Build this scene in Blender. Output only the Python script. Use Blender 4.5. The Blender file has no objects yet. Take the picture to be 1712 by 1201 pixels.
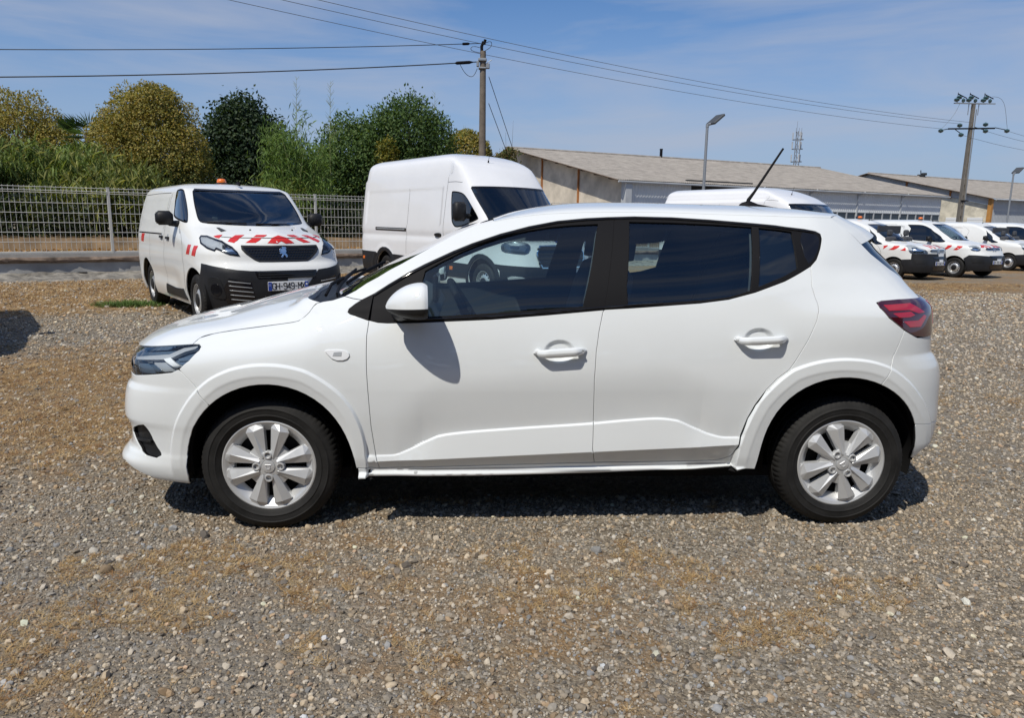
import bpy, math, random, time
import numpy as np
from mathutils import Vector, Matrix, noise
from mathutils.geometry import delaunay_2d_cdt
random.seed(7); rng=np.random.default_rng(7)
SC=bpy.context.scene; COL=SC.collection
# ------------------------------------------------------------ camera, sky, sun, exposure
cam=bpy.data.cameras.new('camera'); camo=bpy.data.objects.new('camera',cam); COL.objects.link(camo)
cam.sensor_fit='HORIZONTAL'; cam.sensor_width=36.0; cam.lens=36.0*1207.415/1712.0
cam.clip_start=.05; cam.clip_end=3000
CYAW,CPITCH,CROLL=0.05364098,0.18688239,0.0132168
fw=Vector((math.sin(CYAW)*math.cos(CPITCH),math.cos(CYAW)*math.cos(CPITCH),-math.sin(CPITCH)))
r0=Vector((math.cos(CYAW),-math.sin(CYAW),0)); u0=r0.cross(fw)
rt=r0*math.cos(CROLL)+u0*math.sin(CROLL); up=-r0*math.sin(CROLL)+u0*math.cos(CROLL)
mw=Matrix((rt,up,-fw)).transposed().to_4x4(); mw.translation=Vector((-0.39613,-3.95916,1.37795))
camo.matrix_world=mw; SC.camera=camo
SUN_DIR=Vector((-.40,-.57,1.0)).normalized()          # towards the sun
sun_el=math.asin(SUN_DIR.z); sun_az=math.atan2(SUN_DIR.x,SUN_DIR.y)
W=bpy.data.worlds.new('World'); SC.world=W; W.use_nodes=True
nt=W.node_tree; nt.nodes.clear()
def nn(t,ty,**k):
    n=t.nodes.new(ty)
    for a,b in k.items():
        if hasattr(n,a): setattr(n,a,b)
    return n
wo=nn(nt,'ShaderNodeOutputWorld'); bg=nn(nt,'ShaderNodeBackground'); bg.inputs['Strength'].default_value=SKY_STRENGTH=0.09
sky=nn(nt,'ShaderNodeTexSky',sky_type='NISHITA'); sky.sun_disc=False; sky.sun_elevation=sun_el; sky.sun_rotation=sun_az
sky.altitude=200; sky.air_density=1.0; sky.dust_density=.6; sky.ozone_density=1.6
hs=nn(nt,'ShaderNodeHueSaturation'); hs.inputs['Saturation'].default_value=1.05; hs.inputs['Value'].default_value=1.0
# thin high cloud: stretched noise mixed over the blue
tc=nn(nt,'ShaderNodeTexCoord'); mp=nn(nt,'ShaderNodeMapping'); mp.inputs['Scale'].default_value=(1.0,1.0,6.5); mp.inputs['Rotation'].default_value=(0.08,0.16,0.5)
n1=nn(nt,'ShaderNodeTexNoise'); n1.inputs['Scale'].default_value=2.2; n1.inputs['Detail'].default_value=6; n1.inputs['Roughness'].default_value=.55; n1.inputs['Distortion'].default_value=.4
cr=nn(nt,'ShaderNodeValToRGB'); cr.color_ramp.elements[0].position=.42; cr.color_ramp.elements[0].color=(0,0,0,1); cr.color_ramp.elements[1].position=.72; cr.color_ramp.elements[1].color=(.78,.78,.78,1)
mx=nn(nt,'ShaderNodeMix',data_type='RGBA'); 
sx=nn(nt,'ShaderNodeSeparateXYZ'); hz=nn(nt,'ShaderNodeMapRange',interpolation_type='SMOOTHSTEP'); hz.inputs['From Min'].default_value=-.02; hz.inputs['From Max'].default_value=.34; hz.inputs['To Min'].default_value=.85; hz.inputs['To Max'].default_value=0
hm=nn(nt,'ShaderNodeMix',data_type='RGBA'); hm.inputs[7].default_value=(3.9,4.75,6.5,1)
ti=nn(nt,'ShaderNodeMix',data_type='RGBA',blend_type='MULTIPLY'); ti.inputs[0].default_value=1; ti.inputs[7].default_value=(.66,.95,1.26,1)
k=nt.links.new
k(tc.outputs['Generated'],mp.inputs[0]); k(mp.outputs[0],n1.inputs['Vector']); k(n1.outputs['Fac'],cr.inputs[0])
k(tc.outputs['Generated'],sx.inputs[0]); k(sx.outputs['Z'],hz.inputs['Value'])
k(sky.outputs[0],hs.inputs['Color']); k(hs.outputs[0],ti.inputs[6]); k(ti.outputs[2],hm.inputs[6]); k(hz.outputs[0],hm.inputs[0])
k(hm.outputs[2],mx.inputs[6]); k(cr.outputs[0],mx.inputs[0]); mx.inputs[7].default_value=(4.9,5.4,6.6,1)
k(mx.outputs[2],bg.inputs['Color']); k(bg.outputs[0],wo.inputs[0])
sl=bpy.data.lights.new('sun','SUN'); sl.energy=4.3; sl.angle=math.radians(.53); sl.color=(1,.94,.83)
so=bpy.data.objects.new('sun',sl); COL.objects.link(so); so.rotation_euler=SUN_DIR.to_track_quat('Z','Y').to_euler()
SC.view_settings.view_transform='Standard'; SC.view_settings.look='None'; SC.view_settings.exposure=-0.04; SC.view_settings.gamma=1
SC.view_settings.use_curve_mapping=False
SC.render.engine='CYCLES'; SC.cycles.max_bounces=10; SC.cycles.transparent_max_bounces=24; SC.cycles.use_denoising=True
import numpy as np, math
class Pchip:
    """monotone cubic through the given points"""
    def __init__(s,pts):
        a=np.array(pts,float); s.x=a[:,0]; s.y=a[:,1]; h=np.diff(s.x); d=np.diff(s.y)/h
        m=np.zeros(len(s.x))
        for i in range(1,len(s.x)-1):
            if d[i-1]*d[i]>0:
                w1=2*h[i]+h[i-1]; w2=h[i]+2*h[i-1]; m[i]=(w1+w2)/(w1/d[i-1]+w2/d[i])
        m[0]=d[0]; m[-1]=d[-1]; s.m=m; s.h=h
    def __call__(s,t):
        t=np.asarray(t,float); i=np.clip(np.searchsorted(s.x,t)-1,0,len(s.h)-1)
        h=s.h[i]; k=(t-s.x[i])/h
        lo=t<s.x[0]; hi=t>s.x[-1]
        kk=np.clip(k,0,1)
        v=(s.y[i]*(1+2*kk)*(1-kk)**2+s.m[i]*h*kk*(1-kk)**2+s.y[i+1]*kk*kk*(3-2*kk)+s.m[i+1]*h*kk*kk*(kk-1))
        return v+np.where(lo,(t-s.x[0])*s.m[0],0)+np.where(hi,(t-s.x[-1])*s.m[-1],0)
class NatSpline:
    """natural cubic spline, several columns"""
    def __init__(s,t,y):
        t=np.array(t,float); y=np.array(y,float).reshape(len(t),-1); n=len(t); h=np.diff(t)
        A=np.zeros((n,n)); r=np.zeros((n,y.shape[1])); A[0,0]=A[-1,-1]=1
        for i in range(1,n-1):
            A[i,i-1]=h[i-1];A[i,i]=2*(h[i-1]+h[i]);A[i,i+1]=h[i]
            r[i]=6*((y[i+1]-y[i])/h[i]-(y[i]-y[i-1])/h[i-1])
        s.t=t;s.y=y;s.M=np.linalg.solve(A,r);s.h=h
    def __call__(s,q):
        q=np.asarray(q,float);sh=q.shape;q=q.ravel();i=np.clip(np.searchsorted(s.t,q)-1,0,len(s.h)-1)
        h=s.h[i][:,None];a=((s.t[i+1]-q)[:,None])/h;b=((q-s.t[i])[:,None])/h
        v=a*s.y[i]+b*s.y[i+1]+((a**3-a)*s.M[i]+(b**3-b)*s.M[i+1])*h*h/6
        return v.reshape(sh+(v.shape[1],))
def smooth(a,b,x):
    t=np.clip((x-a)/(b-a),0,1); return t*t*(3-2*t)
class Plan:
    """rounded corner seen from above: arc parameter a in 0..1 -> (xi, eta)"""
    def __init__(s,pts,sx,sy):
        p=np.array(pts,float); L=np.r_[0,np.cumsum(np.hypot(np.diff(p[:,0])*sx,np.diff(p[:,1])*sy))]
        s.len=L[-1]; s.f=NatSpline(L/L[-1],p)
    def __call__(s,a):
        v=s.f(np.clip(a,0,1)); return v[...,0],v[...,1]
class Plan2:
    """front corner whose plan changes with height: a below v0, b above v1"""
    def __init__(s,a,b,v0,v1): s.a,s.b,s.v0,s.v1,s.len=a,b,v0,v1,a.len
    def __call__(s,t,v):
        k=smooth(s.v0,s.v1,v); xa,ea=s.a(t); xb,eb=s.b(t); return xa*(1-k)+xb*k,ea*(1-k)+eb*k
class Wrap:
    """a car body's skin from front centre, along one side, to rear centre.
    u runs along the body (u = x on the straight part), v is the height parameter."""
    def __init__(s,x0,x1,planf,planr,xf,xr,zv,half,side,x0v=None):
        s.x0v=x0v
        s.x0,s.x1,s.pf,s.pr,s.xf,s.xr,s.zv,s.half,s.side=x0,x1,planf,planr,xf,xr,zv,half,side
        s.pf2=isinstance(planf,Plan2); s.u0=x0-planf.len; s.u1=x1+planr.len
    def P(s,u,v):
        u=np.asarray(u,float); v=np.asarray(v,float); u,v=np.broadcast_arrays(u,v)
        fl=np.where(u<s.u0,-1.0,1.0); u=np.where(u<s.u0,2*s.u0-u,u)
        af=np.clip((s.x0-u)/s.pf.len,0,1); ar=np.clip((u-s.x1)/s.pr.len,0,1)
        xf_,ef=(s.pf(af,v) if s.pf2 else s.pf(af)); xr_,er=s.pr(ar)
        x0=s.x0 if s.x0v is None else s.x0v(v)
        x=np.where(u<s.x0,x0-(x0-s.xf(v))*xf_,np.where(u>s.x1,s.x1+(s.xr(v)-s.x1)*xr_,u if s.x0v is None else x0+(u-s.x0)*(s.x1-x0)/(s.x1-s.x0)))
        e=np.where(u<s.x0,ef,np.where(u>s.x1,er,1.0))
        y=s.side*fl*e*s.half(x,v)
        return np.stack([x,y,s.zv(v)+0*x],-1)
    def N(s,u,v,h=1e-3):
        du=s.P(u+h,v)-s.P(u-h,v); dv=s.P(u,v+h)-s.P(u,v-h)
        n=np.cross(du,dv); n/=np.linalg.norm(n,axis=-1,keepdims=True)+1e-12
        return n*(-s.side)
# ---------------------------------------------------------------- the white hatchback
RW=0.305; XF,XR=-1.302,1.302
HB_XF=Pchip([(.12,-1.97),(.2,-2.06),(.255,-2.10),(.29,-2.112),(.334,-2.08),(.362,-2.052),(.429,-2.046),(.461,-2.052),(.50,-2.07),(.585,-2.06),(.638,-2.044),(.665,-2.022),(.70,-2.02),(.758,-2.03),(.80,-2.01),(.9,-1.85),(1.0,-1.7),(1.5,-1.2)])
HB_XR=Pchip([(.12,1.70),(.22,1.78),(.279,1.832),(.316,1.872),(.39,1.92),(.475,1.926),(.569,1.917),(.676,1.909),(.74,1.896),(.783,1.869),(.82,1.84),(.876,1.836),(.939,1.832),(1.009,1.828),(1.043,1.811),(1.07,1.77),(1.15,1.71),(1.25,1.64),(1.35,1.57),(1.45,1.48),(1.5,1.44)])
HB_BELT=Pchip([(-2.2,.74),(-1.95,.785),(-1.8,.84),(-1.5,.90),(-1.3,.925),(-1.15,.955),(-1.05,.985),(-.9,.985),(-.7,.985),(-.3,.99),(.1,1.003),(.5,1.02),(.8,1.06),(1.0,1.10),(1.2,1.13),(2.0,1.13)])
HB_DROP=Pchip([(-2.2,.10),(-1.6,.13),(-1.2,.13),(-.9,.085),(-.6,.05),(2.2,.05)])
HB_LOW=Pchip([(.10,.74),(.16,.80),(.20,.845),(.235,.872),(.27,.882),(.33,.888),(.45,.900),(.56,.908),(.66,.911)])
FLARE_F=[];FLARE_R=[];CREASE=None;CREASE2=None
def polar_tab(pts,xc,zc):
    a=np.array(pts,float); th=np.arctan2(a[:,0]-xc,a[:,1]-zc); r=np.hypot(a[:,0]-xc,a[:,1]-zc); o=np.argsort(th); return th[o],r[o]
def hb_half(x,z):
    x=np.asarray(x,float);z=np.asarray(z,float)
    zb=HB_BELT(x); t=np.clip((z-.66)/(zb-.66),0,None); tc=np.minimum(t,1)
    y=HB_LOW(np.minimum(z,.66))-HB_DROP(x)*tc**(2.2+1.3*smooth(-.7,-1.2,x))
    dz=np.maximum(z-zb,0)
    gh=smooth(-1.25,-.75,x)
    k1=.30*gh+(1-gh)*.7; k2=.95
    y=y-k1*dz-k2*dz*dz-.035*smooth(-.15,-.95,x)*smooth(0,.12,dz)
    y=y-.13*smooth(.8,1.7,x)*smooth(.98,1.22,z)
    y=np.maximum(y,.02)
    # haunch over the rear wheel
    y=y+.012*np.exp(-((x-1.35)/.45)**2-((z-.93)/.11)**2)
    if CREASE is not None:
        m=smooth(-.97,-.90,x)*smooth(.93,.85,x); m2=smooth(-.97,-.90,x)*smooth(.845,.79,x)
        zc=CREASE(x); zl=CREASE2(x)
        h=np.maximum(zc-zl,.004); k=np.clip(h/.08,.25,1)
        d=np.where(z>=zc,-.020*k*smooth(.26,-.02,z-zc),0)
        dd=np.clip(zc-z,0,None)
        led=-.020*k*smooth(.26,-.02,0*z)+.009*k*smooth(0,.009,dd)+.024*k*np.clip(dd/h,0,1)
        d=np.where(z<zc,led,d)
        tuck=-np.where(z<zl,.036*np.clip((zl-z)/.07,0,1.8),0)
        zs=.290+.010*x
        crease_d=d*m+tuck*m2; sill_d=.030*smooth(zs+.004,zs-.012,z)*smooth(-1.1,-1.0,x)*smooth(.845,.79,x)
    else: crease_d=0*x; sill_d=0*x
    # the arch bands and the door crease are one continuous fold: inside a band only the band counts
    for tab,xc in ((FLARE_F,XF),(FLARE_R,XR)):
        if len(tab):
            th=np.arctan2(x-xc,z-RW); r=np.hypot(x-xc,z-RW)
            ro=np.interp(th,tab[0],tab[1]); q=ro-r
            inside=(np.abs(x-xc)<.62)
            s_=np.where(inside,smooth(.002,.012,q),0)
            b=.014*s_-.010*smooth(.05,.062,q)*np.clip((q-.05)/.06,0,1)
            fade=smooth(.24,.36,z)
            crease_d=crease_d*(1-s_)
            y=y+np.where(inside,b*fade,0)
    y=y+crease_d+sill_d
    for (hx,hz,rx,rz) in HB_BOWLS:
        d=np.hypot((x-hx)/rx,(z-hz)/rz); y=y-.015*smooth(1.10,.62,d)
    return y
HB_BOWLS=[]
HB_PF=Plan([(0,1),(.2,1.0),(.4,.99),(.58,.962),(.72,.918),(.82,.862),(.895,.775),(.945,.65),(.98,.46),(.996,.22),(1,0)],.95,.9)
HB_PR=Plan([(0,1),(.25,1.0),(.45,.988),(.62,.962),(.75,.918),(.84,.858),(.905,.775),(.955,.64),(.985,.44),(.997,.2),(1,0)],.98,.9)
HB=Wrap(-1.15,.97,HB_PF,HB_PR,HB_XF,HB_XR,lambda v:v,hb_half,-1)

# ---------------------------------------------------------------- van skins
VAN_LOW=[(0,1),(.4,.999),(.55,.99),(.68,.967),(.78,.925),(.865,.855),(.925,.75),(.968,.58),(.989,.38),(.998,.18),(1,0)]
VAN_UP=[(0,1),(.22,.99),(.38,.965),(.50,.925),(.58,.87),(.67,.74),(.78,.54),(.88,.34),(.96,.16),(.99,.07),(1,0)]
VAN_UP_WIDE=[(0,1),(.3,.996),(.5,.985),(.64,.96),(.74,.92),(.82,.835),(.89,.67),(.95,.43),(.985,.21),(1,0)]
VAN_REAR=Plan([(0,1),(.4,.998),(.7,.985),(.86,.95),(.95,.85),(.985,.62),(.998,.3),(1,0)],.6,.95)
def van_wrap(L,H,prof,girth,x0,blend,side=1,extra=None,upper=VAN_UP):
    """prof: (v, x of the front centre line); girth: (v, z, half width)"""
    gz_=Pchip([(g[0],g[1]) for g in girth]); gy2=Pchip([(g[0],g[2]) for g in girth]); xf=Pchip(prof)
    vmax=girth[-1][0]
    xr=Pchip([(.1,L-.10),(.35,L),(1.0,L),(girth[-4][0],L-.06),(girth[-3][0],L-.10),(girth[-2][0],L-.16),(vmax,L-.3)])
    def half(x,v):
        y=gy2(v)
        if extra is not None: y=y+extra(x,v)
        return np.maximum(y,0)
    a=Plan(VAN_LOW,x0,.95); b=Plan(upper,x0,.95); b.len=a.len
    w=Wrap(x0,L-.6,Plan2(a,b,*blend),VAN_REAR,xf,xr,gz_,half,side,lambda v:np.maximum(x0,xf(v)+.30+.30*smooth(vmax-1.0,vmax-.3,v))); w.vmax=vmax; w.L=L; return w
def rect_bump(x,v,x0,x1,v0,v1,d,e=.05):
    return d*smooth(x0-e,x0+e,x)*smooth(x1+e,x1-e,x)*smooth(v0-e,v0+e,v)*smooth(v1+e,v1-e,v)
def _ex_expert(x,v):
    return rect_bump(x,v,2.40,4.22,1.22,1.66,-.012,.02)-.010*np.exp(-((v-.98)/.05)**2)*smooth(1.0,1.4,x)-.02*np.exp(-((v-.55)/.12)**2)*smooth(1.3,1.8,x)*smooth(4.1,3.6,x)
EXPERT=van_wrap(4.42,1.90,[(.1,.16),(.2,.03),(.33,-.02),(.5,-.045),(.62,-.045),(.736,-.03),(.80,.01),(.844,.05),(.95,.08),(1.043,.10),(1.10,.12),(1.173,.22),(1.24,.44),(1.285,.64),(1.31,.74),(1.5,1.07),(1.72,1.49),(1.80,1.65),(1.85,1.76),(1.92,1.95),(2.08,2.2),(2.6,2.7)],
  [(.1,.10,.80),(.25,.25,.90),(.45,.45,.945),(.8,.8,.96),(1.05,1.05,.95),(1.3,1.3,.905),(1.5,1.5,.855),(1.68,1.68,.80),(1.80,1.785,.755),(1.90,1.845,.68),(2.08,1.88,.50),(2.6,1.90,0)],1.95,(.95,1.3),1,_ex_expert)
def make_transit(H,L):
    def ex(x,v):
        return (rect_bump(x,v,2.45,L-.35,1.34,2.05+(H-2.75)*.3,-.016,.025)-.030*smooth(2.25+(H-2.75)*.6,2.29+(H-2.75)*.6,v)*smooth(2.1,2.35,x)-.018*np.exp(-((v-1.12)/.07)**2)*smooth(1.5,2.0,x)
          +.02*smooth(.56,.40,np.hypot(x-(L-1.2),(v-.40)))*0+.018*smooth(.62,.5,np.hypot(x-(L-1.21),v-.34))*smooth(.42,.5,np.hypot(x-(L-1.21),v-.34)))
    k=H-2.75
    return van_wrap(L,H,[(.1,.25),(.22,.10),(.4,.03),(.6,.0),(.75,.02),(.95,.06),(1.08,.12),(1.18,.28),(1.27,.52),(1.36,.75),(1.42,.80),(1.6,.97),(1.85,1.23),(2.03,1.42),(2.2+k*.4,1.60),(2.4+k*.8,1.84),(2.55+k,2.1),(2.66+k,2.36),(2.85+k,2.75),(3.3+k,3.3)],
      [(.1,.1,.86),(.3,.3,.98),(.55,.55,1.02),(.9,.9,1.02),(1.3,1.3,1.0),(1.7,1.7,.96),(2.0,2.0,.925),(2.3+k*.5,2.3+k*.5,.885),(2.5+k,2.5+k,.84),(2.6+k,2.595+k,.79),(2.68+k,2.655+k,.70),(2.85+k,2.715+k,.5),(3.3+k,2.75+k,0)],2.2,(1.25,1.55),1,ex,VAN_UP_WIDE)
TRANSIT=make_transit(2.75,5.98); TRANSIT2=make_transit(2.52,5.98)
def _ex_b(x,v): return rect_bump(x,v,2.75,3.95,1.14,1.58,-.012,.02)-.012*np.exp(-((v-.75)/.05)**2)*smooth(1.2,1.5,x)
BERLINGO=van_wrap(4.38,1.81,[(.1,.22),(.2,.07),(.33,.02),(.45,.0),(.55,.015),(.70,.06),(.80,.08),(.92,.09),(.97,.12),(1.03,.26),(1.08,.62),(1.12,.95),(1.15,1.10),(1.25,1.26),(1.4,1.52),(1.55,1.80),(1.66,2.02),(1.76,2.22),(1.95,2.45),(2.45,2.8)],
  [(.1,.10,.76),(.25,.25,.86),(.45,.45,.895),(.75,.75,.905),(1.0,1.0,.89),(1.2,1.2,.85),(1.4,1.4,.79),(1.56,1.56,.73),(1.68,1.665,.685),(1.78,1.735,.61),(1.95,1.785,.44),(2.45,1.81,0)],1.95,(.88,1.15),1,_ex_b)
CITAN=van_wrap(4.40,1.82,[(.1,.20),(.2,.09),(.33,.05),(.5,.035),(.62,.05),(.74,.10),(.844,.16),(.95,.20),(1.026,.33),(1.09,.62),(1.14,.90),(1.19,1.12),(1.3,1.28),(1.42,1.48),(1.55,1.70),(1.69,1.94),(1.79,2.12),(1.95,2.4),(2.45,2.75)],
  [(.1,.10,.78),(.25,.25,.88),(.45,.45,.915),(.75,.75,.92),(1.0,1.0,.905),(1.2,1.2,.86),(1.4,1.4,.80),(1.56,1.56,.74),(1.68,1.665,.69),(1.78,1.735,.61),(1.95,1.79,.44),(2.45,1.82,0)],1.95,(.92,1.2),1,_ex_b)
HB_FO=[(-1.7309, 0.3502), (-1.7181, 0.4219), (-1.6944, 0.495), (-1.6518, 0.5743), (-1.5953, 0.6479), (-1.5176, 0.7154), (-1.4268, 0.7578), (-1.3393, 0.7762), (-1.2682, 0.7792), (-1.1888, 0.7722), (-1.1106, 0.7522), (-1.0319, 0.7066), (-0.9625, 0.6487), (-0.909, 0.5735), (-0.8784, 0.4956), (-0.8616, 0.4081), (-0.8602, 0.3628)]
HB_RO=[(0.7941, 0.4294), (0.819, 0.5196), (0.8606, 0.6167), (0.9229, 0.693), (1.0024, 0.7609), (1.1014, 0.7957), (1.2021, 0.8106), (1.2806, 0.8102), (1.372, 0.7981), (1.4579, 0.7711), (1.5398, 0.7212), (1.624, 0.6467), (1.6994, 0.5585), (1.732, 0.5082)]
HB_CR=[(-0.8409, 0.3642), (-0.7531, 0.3669), (-0.6845, 0.3906), (-0.6054, 0.4298), (-0.5461, 0.4549), (-0.4587, 0.4686), (-0.213, 0.4888), (0.1303, 0.5122), (0.2808, 0.5265), (0.4204, 0.5347), (0.5009, 0.5262), (0.5842, 0.4923), (0.6685, 0.4584), (0.7303, 0.4465), (0.7917, 0.4464)]
HB_CR2=[(-0.8127, 0.3353), (0.1338, 0.3795), (0.7856, 0.4087)]
HB_BOWLS=[(-0.0251, 0.8322, 0.066, 0.048), (0.8513, 0.8888, 0.066, 0.048)]
FLARE_F=polar_tab(HB_FO,XF,RW);FLARE_R=polar_tab(HB_RO,XR,RW)
CREASE=Pchip(HB_CR);CREASE2=Pchip(HB_CR2)
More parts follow.
